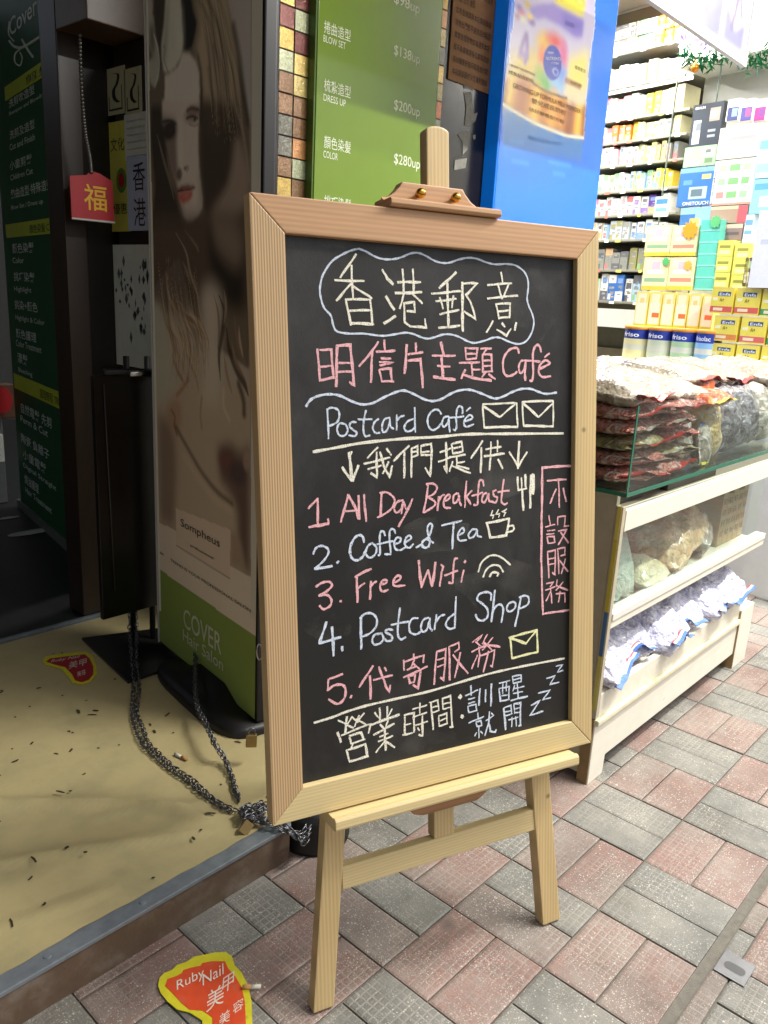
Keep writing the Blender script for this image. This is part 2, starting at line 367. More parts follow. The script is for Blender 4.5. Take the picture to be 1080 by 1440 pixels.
# ---- shop fronts: pillar, walls, canopy
m_conc = mat('painted_concrete', '#8d8982', rough=.85, var=.15, bump=.3)
m_dark = mat('dark_tile', '#1c1714', rough=.25, var=.3, vscale=30)
PX0, PX1, PY, PZ = 1.43, 3.11, 1.752, 3.0
pil = empty('pillar', 'dark tiled shop pillar behind the easel, edged with gold and brown mosaic', 'pillar', (2.25, 1.9, 0))
b = MB(); b.box((PX0, PY + .004, 0), (PX1, 2.45, PZ)); b.build('core', m_dark, pil, bevel=.004)
m_jamb = mat('dark_stone', '#26201d', rough=.3, var=.3)
x_m0 = FAC.at(390, 150)[0]
b = MB(); b.box((PX0 - .004, PY - .012, 0), (x_m0 - .004, PY + .003, PZ)); b.build('edge_trim', m_jamb, pil, bevel=.003)
def mosaic(name, xa, cols, seed):
    rr = random.Random(seed); p = .0505; b = MB()
    m_t = mat('glass_mosaic', attr=True, rough=.12, var=.4, vscale=160, metal=.35, bump=.6, bscale=240, coat=.6)
    pal = ['#b9a468', '#9a8a58', '#d0b060', '#84866c', '#dcc070', '#8a6a4a', '#b87048', '#b4b894', '#c8905c', '#6c6a5c', '#e2cc84', '#7c4a44']
    for c in range(cols):
        for r_ in range(int(2.9 / p)):
            x = xa + c * p; z = .05 + r_ * p; k = rr.uniform(-.0006, .0006)
            b.hexa((x + .002, PY + .004, z + .002), (p - .004, 0, 0), (0, -.009 + k, 0), (0, 0, p - .004), rr.choice(pal))
    o = b.build(name, m_t, pil); b = MB(); b.box((xa - .002, PY - .001, .04), (xa + cols * p + .002, PY + .0025, 2.95)); b.build('grout', mat('grout', '#2c2620', rough=.9), pil); return o
mosaic('mosaic_strip', x_m0, 2, 5)
x_gr = FAC.at(602, 150)[0]
mosaic('mosaic_strip', x_gr + .012, 1, 9)
# street-side canopy added out of view to keep sky and sun off the entrance
CAN_Y, CAN_Z = .25, 2.72
b = MB(); b.box((-3, CAN_Y, CAN_Z), (1.95, 4.6, CAN_Z + .25)); b.box((1.95, 1.76, CAN_Z), (3.3, 4.6, CAN_Z + .25)); can = b.build('shade_canopy', m_conc); tag(can, 'unseen concrete slab added to shade the salon entrance and pillar', 'shade_canopy')
# ---- salon entrance: raised step with a metal nosing and a lino sheet
SZ = .082
step = empty('doorstep', 'low salon step covered in stained yellow lino with a grey metal edge', 'step', (.2, 1.6, 0))
out = [(-2.2, 1.05), (.945, 1.05), (1.16, 1.30), (1.425, 1.75), (1.425, 2.262), (-2.2, 2.262)]
m_riser = mat('step_riser', '#63503f', rough=.6, var=.35, vscale=9, bump=.3, color2='#7a7268', thresh=(.5, .8))
b = MB(); b.prism([(x, y, 0) for x, y in out], (0, 0, SZ - .004)); b.build('riser', m_riser, step)
m_steel = mat('dull_steel', '#8a9298', rough=.45, metal=.45, var=.2, vscale=40, bump=.15)
b = MB(); b.prism([(-2.2, 1.046, SZ - .008), (.945, 1.046, SZ - .008), (.975, 1.084, SZ - .008), (-2.2, 1.084, SZ - .008)], (0, 0, .0085)); b.build('nosing', m_steel, step, bevel=.0015)
for x in (-.1, .45, .62):
    b = MB(); b.lathe((x, 1.065, SZ + .0005), [(.006, 0), (.0055, .0018), (.002, .002)], 12); b.build('screw', m_steel, step)
# lino: stained, rippled sheet
m_lino = mat('lino', '#bbac7e', rough=.36, var=.22, vscale=5, color2='#8f8866', thresh=(.5, .75), bump=.12, bscale=500)
RIDGES = [([(.0, 1.95), (.35, 1.68), (.559, 1.498), (.716, 1.357), (.80, 1.25), (.845, 1.16)], .013, .013), ([(.1, 1.47), (.40, 1.36), (.594, 1.27), (.72, 1.19), (.84, 1.13)], .009, .012), ([(.66, 1.34), (.78, 1.27), (.88, 1.20)], .006, .010), ([(.05, 1.25), (.3, 1.20), (.5, 1.15), (.62, 1.12)], .005, .014)]
def ripple(x, y):
    h_ = 0
    for P, hh, ww in RIDGES:
        best = 9; bt = 0
        for i in range(len(P) - 1):
            ax_, ay_ = P[i]; dx, dy = P[i + 1][0] - ax_, P[i + 1][1] - ay_; L2 = dx * dx + dy * dy; t = max(0, min(1, ((x - ax_) * dx + (y - ay_) * dy) / L2))
            ex, ey = x - ax_ - t * dx, y - ay_ - t * dy; d = math.hypot(ex, ey) * (.62 if ex * dy - ey * dx < 0 else 1.25)
            if d < best: best = d; bt = (i + t) / (len(P) - 1)
        h_ += hh * math.exp(-(best / ww) ** 2) * min(1, 6 * (1 - bt), 6 * bt + .15)
    return h_
nx, ny = 230, 130; V = []; FsL = []
for j in range(ny):
    for i in range(nx):
        fx, fy = i / (nx - 1), j / (ny - 1); x = -1.4 + 2.8 * fx
        yf = 1.079 + .0012 * math.sin(9 * x) + .001 * math.sin(31 * x) + .0008 * math.sin(83 * x); y = yf + (2.255 - yf) * fy
        xr = .965 + max(0, (y - 1.06)) * .66 if y < 1.75 else 1.42
        x = -1.4 + (min(xr, 1.42) + 1.4) * fx
        z = SZ + .0015 + ripple(x, y) + .0006 * math.sin(17 * x + 5 * y)
        V.append((x, y, z))
for j in range(ny - 1):
    for i in range(nx - 1): FsL.append((j * nx + i, j * nx + i + 1, (j + 1) * nx + i + 1, (j + 1) * nx + i))
mesh_obj('lino_sheet', V, FsL, m_lino, step)
# scuffs and cuts in the lino
b = MB(); rr = random.Random(21); m_scuff = mat('scuff', '#3a2f1e', rough=.8, var=.3)
for _ in range(105):
    x, y = rr.uniform(.35, 1.2), rr.uniform(1.1, 2.1)
    if x > .98 + (y - 1.05) * .6: continue
    L_, w_, a_ = rr.choice([.005, .006, .008, .009, .012, .016, .022]), rr.uniform(.004, .009), rr.uniform(0, 3.1)
    zz = SZ + .0030 + max(ripple(x + q, y + p) for q in (-.012, 0, .012) for p in (-.012, 0, .012))
    c, s_ = math.cos(a_), math.sin(a_); k = rr.uniform(.4, 1)
    b.face([(x + c * L_ * p - s_ * w_ * q, y + s_ * L_ * p + c * w_ * q, zz) for p, q in ((-.5, -.3), (.1, -.5), (.5, -.2 * k), (.45, .4), (-.1, .5 * k), (-.5, .3))])
b.build('scuff_marks', m_scuff, step)
# ---- inside the salon
m_floor = mat('salon_floor', '#1d1f1f', rough=.4, var=.3, vscale=12)
b = MB(); b.box((-2.2, 2.275, 0), (2.6, 6.5, SZ + .004)); tag(b.build('salon_floor', m_floor), kind='structure')
b = MB(); b.box((-.1, 2.262, 0), (1.425, 2.2745, SZ + .010)); tag(b.build('door_threshold', m_steel), 'worn metal threshold between the yellow lino and the dark salon floor', 'threshold')
m_wall = mat('salon_wall', '#303130', rough=.8, var=.2)
b = MB(); b.box((-2.4, 1.06, 0), (-2.205, 6.5, 2.71)); tag(b.build('salon_side_wall', m_wall), 'grey salon wall on the far side of the entrance', 'wall')
b = MB(); b.box((-2.2, 6.5, 0), (4.9, 6.7, 2.71)); tag(b.build('salon_back_wall', m_wall), 'dim grey back wall deep inside the salon', 'wall')
# ================================================================== EASEL AND CHALKBOARD
_a = math.radians(-20.4); EU = np.array([math.cos(_a), math.sin(_a), 0]); _nh = np.array([EU[1], -EU[0], 0])
_t = math.radians(8.7); EN = _nh * math.cos(_t) + np.array([0, 0, math.sin(_t)]); EV = np.cross(EN, EU)
EO = (ground(456, 1423) + ground(775, 1300)) / 2
EM = Matrix([[EU[i], -EN[i], EV[i]] for i in range(3)])
def wood(name, axis, c, amt=.18, sc=26, dist=1.2, rough=.5):
    st = {'V': (1, 1, .06), 'U': (.06, 1, 1), 'N': (1, .06, 1)}[axis]
    return mat(name, c, rough=rough, var=.13, vscale=22, stretch=st, bands=(sc, dist, amt, {'V': 'X', 'U': 'Z', 'N': 'X'}[axis]), bump=.25, bscale=90, coat=.05, color2=tuple(.66 * q for q in lin(c)), thresh=(.56, .82), knots=True)
W_V = wood('pine_upright', 'V', '#cbb07c', .16, 48, .7)
W_G = wood('grooved_pine', 'V', '#c4a377', .42, 82, .25)
W_U = wood('pine_rail', 'U', '#d2bd8a', .10, 60, 1.6)
W_T = wood('warm_pine_rail', 'U', '#bf946a', .13, 45, 1.6)
W_D = wood('brown_pine', 'U', '#a87a50', .2, 20)  # browner pine for the bracket, rear parts and backing
easel = empty('easel', 'pale pine display easel standing on the paving with two brass knobs on its top clamp', 'easel', EO, rot=EM)
def lb(parent, name, m, fn, **k):
    b = MB(); fn(b); return b.build(name, m, parent, local=True, **k)
def slantleg(b, x0, x1, z0, z1, w, y0, y1):
    b.hexa((x0 - w / 2, y0, z0), (w, 0, 0), (0, y1 - y0, 0), (x1 - x0, 0, z1 - z0))
lb(easel, 'leg', W_V, lambda b: slantleg(b, -.2315, -.122, .0035, 1.16, .036, 0, .024), bevel=.002)
lb(easel, 'leg', W_V, lambda b: slantleg(b, .2325, .122, .0035, 1.16, .040, 0, .024), bevel=.002)
lb(easel, 'crossbar', W_U, lambda b: b.poly([(-.1915, .003, .197), (.1955, .003, .197), (.1955, .021, .197), (-.1915, .021, .197), (-.1915, .003, .237), (.1915, .003, .237), (.1915, .021, .237), (-.1875, .021, .237)],
   [(0, 3, 2, 1), (4, 5, 6, 7), (0, 1, 5, 4), (1, 2, 6, 5), (2, 3, 7, 6), (3, 0, 4, 7)]), bevel=.0015)
mast = [(-.02, .2375), (.02, .2375), (.0205, 1.385)] + [(.0005 + .0205 * math.cos(a), 1.385 + .009 * math.sin(a)) for a in np.linspace(.35, math.pi - .35, 8)] + [(-.02, 1.385)]
lb(easel, 'mast', W_V, lambda b: b.prism([(x, .002, z) for x, z in mast], (0, .022, 0)), bevel=.0025)
lb(easel, 'crossbar', W_D, lambda b: b.box((-.15, .0245, 1.08), (.15, .042, 1.12)), bevel=.002)
# lower ledge that carries the board, with a rounded front lip
prof = [(-.001, .341), (-.066, .341), (-.070, .343), (-.071, .346), (-.071, .357), (-.069, .3605), (-.065, .3615), (-.062, .3610), (-.060, .3598), (-.001, .3598)]
lb(easel, 'ledge', W_U, lambda b: b.prism([(-.232, y, z) for y, z in prof], (.464, 0, 0)), bevel=.0012)
# lower bracket behind the ledge
brk = [(-.085, .335), (.085, .335), (.085, .318), (.07, .306), (.055, .298), (-.052, .298), (-.07, .304), (-.08, .316)]
lb(easel, 'bracket', W_D, lambda b: b.prism([(x, -.018, z) for x, z in brk], (0, .019, 0)), bevel=.002)
# top clamp with moulded lip and two brass knobs
cl = [(-.112, 1.2545), (.080, 1.2545), (.080, 1.266), (.072, 1.270), (.058, 1.274), (.046, 1.281), (.036, 1.291), (.031, 1.299), (-.075, 1.299), (-.080, 1.291), (-.090, 1.281), (-.102, 1.274), (-.112, 1.270)]
lb(easel, 'clamp', W_T, lambda b: b.prism([(x, -.020, z) for x, z in cl], (0, .0215, 0)), bevel=.002)
lip = [(0, 1.2545), (-.051, 1.2545), (-.0535, 1.258), (-.0535, 1.264), (-.050, 1.2665), (-.030, 1.267), (-.024, 1.270), (-.0205, 1.274), (0, 1.274)]
clip_ = [(y, z) for y, z in lip]
lb(easel, 'clamp_lip', W_T, lambda b: b.prism([(-.112, y - .0, z) for y, z in clip_ if y < -.001] + [(-.112, -.0205, 1.2545)], (.192, 0, 0)), bevel=.001)
m_brass = mat('brass', '#b98a3a', rough=.22, metal=1, var=.1)
for x in (-.050, .012):
    b = MB(); n = 14
    for k, (r_, d) in enumerate([(.004, 0)]): pass
    rings = [(.0035, -.0195), (.0035, -.024), (.0068, -.0255), (.0078, -.030), (.0066, -.0345), (.003, -.0365)]
    V = [(x + r_ * math.cos(2 * math.pi * k / n), d, 1.282 + r_ * math.sin(2 * math.pi * k / n)) for r_, d in rings for k in range(n)]
    Fs_ = [(i * n + k, i * n + (k + 1) % n, (i + 1) * n + (k + 1) % n, (i + 1) * n + k) for i in range(len(rings) - 1) for k in range(n)] + [tuple(range((len(rings) - 1) * n, len(rings) * n))]
    b.poly(V, Fs_); b.build('knob', m_brass, easel, True, local=True)
# rear leg
top = EO + EV * 1.13 - EN * .03; foot = EO - _nh * .49 + np.array([.01, 0, .002])
b = MB(); dd = foot - top; b.hexa(top - EU * .018 - _nh * 0, EU * .036, -_nh * .022, dd); b.build('rear_leg', W_D, easel, bevel=.002)
# ---- the chalkboard: four mitred rails round a black panel
board = empty('chalkboard', 'framed black chalkboard on the easel, covered in coloured chalk writing', 'chalkboard', EO, rot=EM)
OU0, OU1, OV0, OV1, RW = -.3205, .2825, .3628, 1.2535, .049
IU0, IU1, IV0, IV1 = OU0 + RW, OU1 - .0455, OV0 + RW, OV1 - RW; YF, YB = -.045, -.019
def rail(pts, m):
    b = MB(); e = .0016; b.prism([(x, YF, z) for x, z in pts], (0, YB - YF, 0)); return b.build('frame_rail', m, board, local=True, bevel=.0018)
g = .0002
rail([(OU0, OV0 + g), (OU0, OV1 - g), (IU0, IV1 - g), (IU0, IV0 + g)], W_G)
rail([(OU1, OV0 + g), (OU1, OV1 - g), (IU1, IV1 - g), (IU1, IV0 + g)], W_V)
rail([(OU0 + g, OV1), (OU1 - g, OV1), (IU1 - g, IV1), (IU0 + g, IV1)], W_T)
rail([(OU0 + g, OV0), (OU1 - g, OV0), (IU1 - g, IV0), (IU0 + g, IV0)], W_U)
m_slate = mat('chalkboard_black', '#1f1e1c', rough=.46, var=.18, vscale=6, stretch=(1, 1, .55), color2='#3b3a38', thresh=(.50, .80), bump=.12, bscale=500, spec=.4)
SY = -.0345                                            # writing surface
b = MB(); b.box((OU0 + .02, -.0185, OV0 + .02), (OU1 - .02, -.0005, OV1 - .02)); b.build('backing', W_D, board, local=True)
b = MB(); b.box((IU0 - .01, SY, IV0 - .01), (IU1 + .01, -.020, IV1 + .01)); slate = b.build('black_panel', m_slate, board, local=True)
lb(board, 'hook', mat('chrome', '#b8b8b8', rough=.2, metal=1), lambda b: b.tube([(-.3225 - .004 * math.sin(t), -.02, .62 + .012 * math.cos(t)) for t in np.linspace(0, 6.2, 14)], .0012, 6), smooth=True)
# ---- chalk: strokes traced on the board's own plane
CHALK = {
 'w': mat('cream_chalk', '#f0ebd8', rough=.95, var=.12, vscale=300, alpha_noise=(750, .27, .50)),
 'p': mat('pink_chalk', '#f0b6ba', rough=.95, var=.14, vscale=300, alpha_noise=(750, .27, .50)),
 'b': mat('pale_blue_chalk', '#d6e0ee', rough=.95, var=.12, vscale=300, alpha_noise=(750, .27, .50)),
 'y': mat('yellow_chalk', '#eeecb4', rough=.95, var=.12, vscale=300, alpha_noise=(750, .27, .50))}
_p0 = EO + EN * -SY
def to_board(px, py):
    P = onplane(px, py, _p0, EN) - EO; return P @ EU, P @ EV
lay = [0]
def chalk(name, col, crop, data, w=3.4, sub=True):
    """data: strokes separated by ';', a leading ~ means a curved stroke, *n sets its width"""
    x0, y0, s = crop; b = MB(); rr = random.Random(len(data))
    for st in data.split(';'):
        st = st.strip()
        if not st: continue
        ww = w; cv = False
        if st[0] == '~': cv = True; st = st[1:]
        if '*' in st: st, q = st.split('*'); ww = float(q)
        pts = [tuple(float(q) for q in t.split(',')) for t in st.split()]
        P = [np.array(to_board(x0 + x / s, y0 + y / s)) for x, y in pts]
        if cv and len(P) > 2: P = spline(P, 7)
        else:                                         # a straight chalk stroke still wavers a little
            Q = []
            for i in range(len(P) - 1):
                n = max(2, int(np.linalg.norm(P[i + 1] - P[i]) / .004)); d = P[i + 1] - P[i]; nn = np.array([-d[1], d[0]]) / (np.linalg.norm(d) + 1e-9); ph = rr.uniform(0, 6)
                for k in range(n): t = k / n; Q.append(P[i] + d * t + nn * .00035 * math.sin(ph + 5 * t))
            P = Q + [P[-1]]
        hw = ww * .00107 / 2; lay[0] = (lay[0] + 1) % 40; y = SY - .00025 - lay[0] * .000012
        Lf, Rg = [], []; n = len(P)
        for i in range(n):
            d = P[min(i + 1, n - 1)] - P[max(i - 1, 0)]; d = d / (np.linalg.norm(d) + 1e-9); nn = np.array([-d[1], d[0]])
            if 0 < i < n - 1:                         # widen mitres
                a_ = P[i] - P[i - 1]; c_ = P[i + 1] - P[i]; cs = (a_ @ c_) / (np.linalg.norm(a_) * np.linalg.norm(c_) + 1e-12); mit = min(1.5, 1 / max(.3, math.sqrt(max(0.01, (1 + cs) / 2))))
            else: mit = 1
            k = hw * mit * (1 + .30 * math.sin(i * .9 + len(st)) * rr.random()) * (.8 if i in (0, n - 1) else 1)
            Lf.append(P[i] + nn * k); Rg.append(P[i] - nn * k)
            if i == 0: Lf[0] = Lf[0] - d * hw * .5; Rg[0] = Rg[0] - d * hw * .35
            if i == n - 1: Lf[-1] = Lf[-1] + d * hw * .4; Rg[-1] = Rg[-1] + d * hw * .55
        i0 = len(b.v); th = .00022
        for l_, r_ in zip(Lf, Rg): b.v += [(l_[0], y, l_[1]), (r_[0], y, r_[1])]
        for i in range(n - 1): b.f.append([i0 + 2 * i, i0 + 2 * i + 1, i0 + 2 * i + 3, i0 + 2 * i + 2]); b.c.append(None); b.mi.append(0)
    o = b.build(name, CHALK[col], slate, local=True); return o
A, B_, C_, D_, E_, F_ = (440, 340, 6.353), (590, 350, 6.353), (430, 470, 6), (600, 470, 5.4), (420, 540, 5.4), (600, 540, 5.4)
G_, H_, I_, J_, K_, L_ = (470, 610, 7.2), (600, 600, 6.75), (425, 660, 6.353), (580, 660, 6), (430, 720, 6), (570, 705, 6)
M_, N_, O_, P_, Q_, R_, S_, T_, U_ = (435, 770, 6), (435, 840, 6.353), (590, 820, 6), (740, 640, 6), (440, 900, 6.353), (590, 870, 5.684), (430, 980, 7.714), (550, 950, 8.308), (640, 920, 6)
PXL = (0, 0, 1)
def px(crop, s): return ' '.join(f'{crop[0]+float(a)/crop[2]:.1f},{crop[1]+float(b)/crop[2]:.1f}' for a, b in (t.split(',') for t in s.split()))
cloud = px(A, '415,62 350,75 270,110 180,165 120,240 80,320 62,420 70,500 100,590 160,660 180,740 215,800 320,820 450,820 560,835 640,840 740,825 830,812 900,825 960,850 1020,865') + ' ' + \
        px(B_, '130,790 210,765 280,765 350,785 430,825 490,840 580,820 660,792 720,795 800,830 880,850 950,825 1000,750 1020,660 1005,580 975,510 960,440 970,350 965,270 930,200 860,150 780,135 680,138 600,122 510,88 430,80 350,95 270,122 200,125 130,105 60,65') + ' ' + \
        px(A, '940,100 870,105 800,135 720,155 630,155 550,130 470,85 415,64')
chalk('chalk_cloud_outline', 'b', PXL, '~' + cloud, 2.7)
t1 = chalk('chalk_lettering', 'w', A, '385,110 245,320;195,345 455,350;343,210 358,505;340,375 210,525;350,390 525,505;290,515 515,515;295,520 338,745;512,515 530,745;315,615 515,612;335,728 540,735*4;'
 '620,250 665,330 715,380*3.8;650,490 725,605*4.4;635,730 735,665*4.2;800,245 812,470;893,245 900,460;755,362 960,360*3.6;735,460 970,450*4;810,470 775,595;890,465 975,550;810,548 905,540 908,625 840,620;812,550 820,720 870,755 1010,768 1000,690', 3.2)
chalk('chalk_lettering', 'w', B_, '325,210 175,350*3.8;105,400 365,378;248,310 255,690*3.8;145,470 325,445;180,435 208,535;300,420 288,525;180,585 350,545;170,708 360,685*3.6;378,300 385,735*4.4;375,308 515,308 415,410 460,490 500,630 400,560;'
 '725,210 740,295;605,322 820,308;700,330 735,445;790,320 750,430;605,442 875,418;680,490 708,625;680,492 808,488 800,615;700,560 800,548;705,618 805,608;655,645 598,745;690,720 775,775 815,715;735,665 760,695*4;862,660 850,725*4', 3.2)
chalk('chalk_lettering', 'p', C_, '98,125 118,395;118,132 215,130 232,365;120,275 220,265;130,385 240,365*4;265,95 255,440*4.2;262,95 375,92 405,430 370,405*4;280,240 380,245;270,318 395,315;'
 '610,65 560,140 450,270;560,150 548,405*3.8;660,50 668,140;595,150 750,138*3.6;635,205 715,205*3.6;620,235 735,240 625,262;620,300 640,400;625,295 715,290 725,395*3.8;640,395 740,400;'
 '852,90 832,330*4.2;925,75 930,155;862,172 985,150;862,225 968,212 985,450*4', 3.3)
chalk('chalk_lettering', 'p', D_, '105,62 130,160*4.4;40,165 215,162;112,165 122,340*4.4;80,242 175,245;50,325 215,345*4;290,105 300,190;290,105 385,108 375,185;300,148 378,150;300,190 375,185;245,220 400,212;340,215 345,320;340,268 405,268;290,270 262,335*4;280,310 370,335 490,352*3.8;'
 '410,110 490,108;455,112 430,150;425,150 425,290;425,152 490,155 495,285;428,200 490,200;428,240 490,240;425,285 500,282;445,290 420,325;470,305 520,340*3.8;'
 '~700,145 690,110 660,105 620,125 585,180 578,240 590,300 620,318 660,305 685,285*3.6;~750,200 715,205 698,250 710,295 735,275 750,215;~752,195 745,290 748,350*4;~868,135 855,90 830,85 808,130 805,200 808,290 800,350 782,352*3.8;755,200 860,208;~855,265 930,225 920,205 895,200 860,235 850,290 880,325 940,318*3.6;930,145 895,175', 3.2)
wave = px(E_, '55,170 90,120 150,90 230,78 310,88 400,130 480,155 560,145 640,105 730,65 800,50 870,75 950,115 1010,130') + ' ' + px(F_, '50,130 110,115 180,75 250,48 330,45 410,70 480,100 530,110 590,90 650,60 720,38 790,38 850,60 910,75 985,65')
chalk('chalk_wavy_line', 'b', PXL, '~' + wave, 3.3)
chalk('chalk_lettering', 'b', E_, '218,190 225,415;~212,195 250,180 295,195 308,240 290,290 230,320;~355,305 310,300 290,345 310,390 350,390 372,350 355,305;~435,290 400,290 385,320 415,350 440,370 425,395 380,390;~510,200 495,270 490,350 505,395 540,390;450,268 555,268;~605,265 575,290 562,335 580,370 615,370;'
 '~690,255 650,270 632,320 640,365 670,350 690,290;~690,255 695,320 720,340;745,235 742,350;~745,280 770,250 800,240;~870,265 825,285 800,330 820,360 860,350 885,320;878,178 885,365', 2.8)
chalk('chalk_lettering', 'b', F_, '~110,230 90,200 60,195 25,220 5,270 15,325 45,350 85,330 105,300;~165,245 130,255 115,300 130,325 155,300 168,260;~168,250 168,310 175,365;~270,225 270,185 250,168 230,190 222,250 225,320 215,350 200,345;175,258 280,245;~290,285 345,260 330,235 300,255 280,295 300,325 355,305;330,178 300,205', 2.9)
for d in ('425,152 680,145;680,145 690,325;690,325 435,330*3.8;435,330 425,152;430,170 555,250*4;555,250 670,155', '728,135 960,128*3.6;960,128 960,320;960,320 735,318*3.8;735,318 725,135;735,150 848,250*4;848,250 955,150'):
    chalk('chalk_envelope', 'w', F_, d, 3.0)
chalk('chalk_rule', 'w', PXL, '~' + px(E_, '110,515 300,480 500,445 800,415 1060,401') + ' ' + px(F_, '300,382 600,378 1035,375'), 3.9)
chalk('chalk_rule', 'w', PXL, '~' + px(S_, '90,280 300,215') + ' ' + px(Q_, '300,640 500,580 800,512 1060,452') + ' ' + px(U_, '200,188 400,137 650,85 920,35'), 3.6)
chalk('chalk_arrow', 'w', G_, '150,190 178,475*4.4;175,180 165,215;80,340 172,470*4;242,320 185,478*4', 3)
chalk('chalk_arrow', 'w', H_, '875,140 865,395*4.2;785,240 870,385*3.6;950,240 865,385*3.6', 3)
chalk('chalk_lettering', 'w', G_, '440,135 335,245;300,305 560,240*3.4;428,185 432,440 370,400*3.4;340,360 475,320;465,185 500,330 560,435 585,325*3.4;530,150 575,215*3.4;550,285 490,400*3.4;755,120 600,275*3.4;710,185 705,445*3.6;780,155 780,440*3.4;780,150 840,125 845,215 785,235;785,185 840,175;875,130 880,215 965,215;875,125 980,100 985,200 970,425 920,345*3.4;885,185 960,178', 2.9)
chalk('chalk_lettering', 'w', H_, '180,150 190,425 165,375*4;125,245 225,205;110,335 225,290;235,165 245,255;235,165 330,140 340,235 245,255;245,205 330,190;215,290 365,265;285,280 285,360;290,345 360,330;245,330 215,425;240,370 330,410 415,440;280,370 400,400;530,135 420,300*3.4;518,200 512,435*3.8;610,145 605,260;672,130 670,240;560,215 705,190;545,280 735,255*3.8;605,295 595,410*3.6;675,310 720,395*3.8', 3)
chalk('chalk_lettering', 'p', I_, '55,350 135,260;135,260 140,490*3.6;60,515 150,500 235,485 228,445*3.8;410,225 345,470*3.6;415,230 480,360 500,440*3.6;375,375 490,365;500,235 510,445*3.6;550,225 570,465*3.4;710,210 695,420*3.6;~690,210 750,205 800,235 825,280 800,345 740,395 670,430;~900,275 850,290 820,340 835,385 875,365 900,300;900,290 885,395;905,290 925,355;985,265 925,390 860,510*3.4', 3)
chalk('chalk_lettering', 'p', J_, '~130,130 115,250 90,365;~115,125 170,120 205,150 185,200 130,235;~130,235 185,270 180,310 95,365;220,230 210,345*3.6;~220,270 245,225 270,215;~265,270 310,245 310,215 285,225 262,270 270,320 320,325;~375,200 345,225 345,280 370,275 395,225;~385,200 395,270 410,305;455,100 445,200 440,320;500,180 450,230 490,295;~600,140 590,95 565,95 555,150 550,230 545,295 515,300;500,225 590,195;'
 '~625,200 600,210 585,260 605,280 630,240 640,205 645,260 665,275;~705,175 680,190 690,225 715,240 700,280 665,270;~770,85 755,200 750,270 775,295 800,285;720,190 815,180', 3.2)
chalk('chalk_fork_and_knife', 'w', J_, '885,65 892,175*3.6;918,70 922,170*2.6;950,45 955,150*4;890,178 962,160*3.4;925,170 935,345*4;1000,50 994,205*4.6;1024,45 1018,208*4.4;1012,40 1008,200*4.4;995,200 992,325*4', 3.5)
chalk('chalk_coffee_cup', 'w', J_, '675,345 660,390 685,385 675,415*2.2;725,340 705,380 735,375 725,405*2.2;795,335 755,360 785,365 770,395*2.4;620,455 815,415*4;628,455 655,575*4;650,575 795,558*4;815,415 790,560*4;~808,480 845,475 855,500 840,520 798,530*3.2', 3)
chalk('chalk_lettering', 'b', K_, '~60,355 85,305 130,285 180,305 190,345 150,410 75,480;75,480 220,455*4;262,430 275,415*3.6;~490,255 480,210 450,195 410,220 375,290 375,360 400,400 440,405 480,375 500,330*3.6;~560,260 520,290 505,350 540,385 585,355 595,300 560,260;~668,200 655,165 630,170 622,230 625,350 610,365;~755,180 740,145 710,155 705,230 715,340 700,355 665,355;600,270 740,245;~750,270 790,255 800,225 770,215 745,255 755,310 800,320 840,295;~840,255 885,225 880,200 850,210 832,255 845,290 875,300 905,270', 3)
chalk('chalk_lettering', 'b', L_, '90,390 130,365;~205,185 185,220 190,280 205,330 195,375 165,390 140,360 170,320 220,340 235,350;~205,185 225,200 215,250 195,300 150,330 135,370 160,392 200,380;305,205 475,162;405,190 395,400*3.6;~450,285 490,260 490,225 465,235 440,285 455,330 515,325;~600,235 560,240 530,285 545,310 580,290 605,240;605,245 605,290 640,300', 3)
chalk('chalk_lettering', 'p', L_, '110,500 135,725*4.2;190,580 135,725*3.6;190,580 225,715*3.6;255,515 225,715*4.2;305,595 290,715*3.4;300,535 318,550 310,585*3.4;~440,480 415,490 405,560 400,650 395,690 365,685;330,625 440,585*3.4;490,580 472,680*3.4;500,505 505,512*5', 3.2)
chalk('chalk_radio_wave_sign', 'w', L_, '~615,595 640,520 700,465 760,455 820,480 885,535;~655,640 680,580 730,540 790,545 825,595;~710,635 735,600 780,605 775,630*3.6', 3)
chalk('chalk_lettering', 'p', M_, '~55,330 110,295 170,290 190,320 150,365 80,405;~80,405 150,400 185,440 175,490 120,520 85,490;262,455 268,450*4;400,235 405,460*3.8;385,250 440,215 520,180*3.6;400,350 465,300;520,285 510,435*3.6;~515,330 540,300 565,285;~600,310 645,300 650,275 615,280 595,330 615,370 665,355;~720,295 765,265 760,235 725,250 705,300 730,325 805,318', 3.3)
chalk('chalk_lettering', 'b', N_, '150,220 90,410*3.8;85,410 280,355*3.4;203,265 215,520*4.2;290,440 295,475*4;460,180 462,460*3.8;~450,185 500,145 560,145 600,190 595,260 540,320 475,350;~620,325 580,335 560,385 580,420 630,410 660,370 645,325 620,325;~745,290 700,285 680,310 730,340 735,380 690,390 675,370;~808,95 790,240 790,330 815,375 860,355;730,245 885,215;~970,185 920,190 890,240 900,310 950,330 990,310', 3.2)
chalk('chalk_lettering', 'b', O_, '~75,290 30,310 10,370 25,410 60,390 80,320;~85,295 85,370 105,400;140,265 125,390;~135,330 170,280 210,265;~290,260 240,300 220,350 250,385 295,375;~305,115 300,250 295,380;~600,145 600,90 555,75 500,95 485,140 530,175 570,220 570,285 530,315 490,305 470,265*3.4;~635,60 620,200 605,325*3.6;~610,260 640,200 680,180 705,220 690,330*3.4;~790,155 750,175 735,220 760,240 800,215 810,175 790,155;855,110 830,250 805,365*3.4;~840,120 890,105 920,125 915,175 870,205 835,215', 3.2)
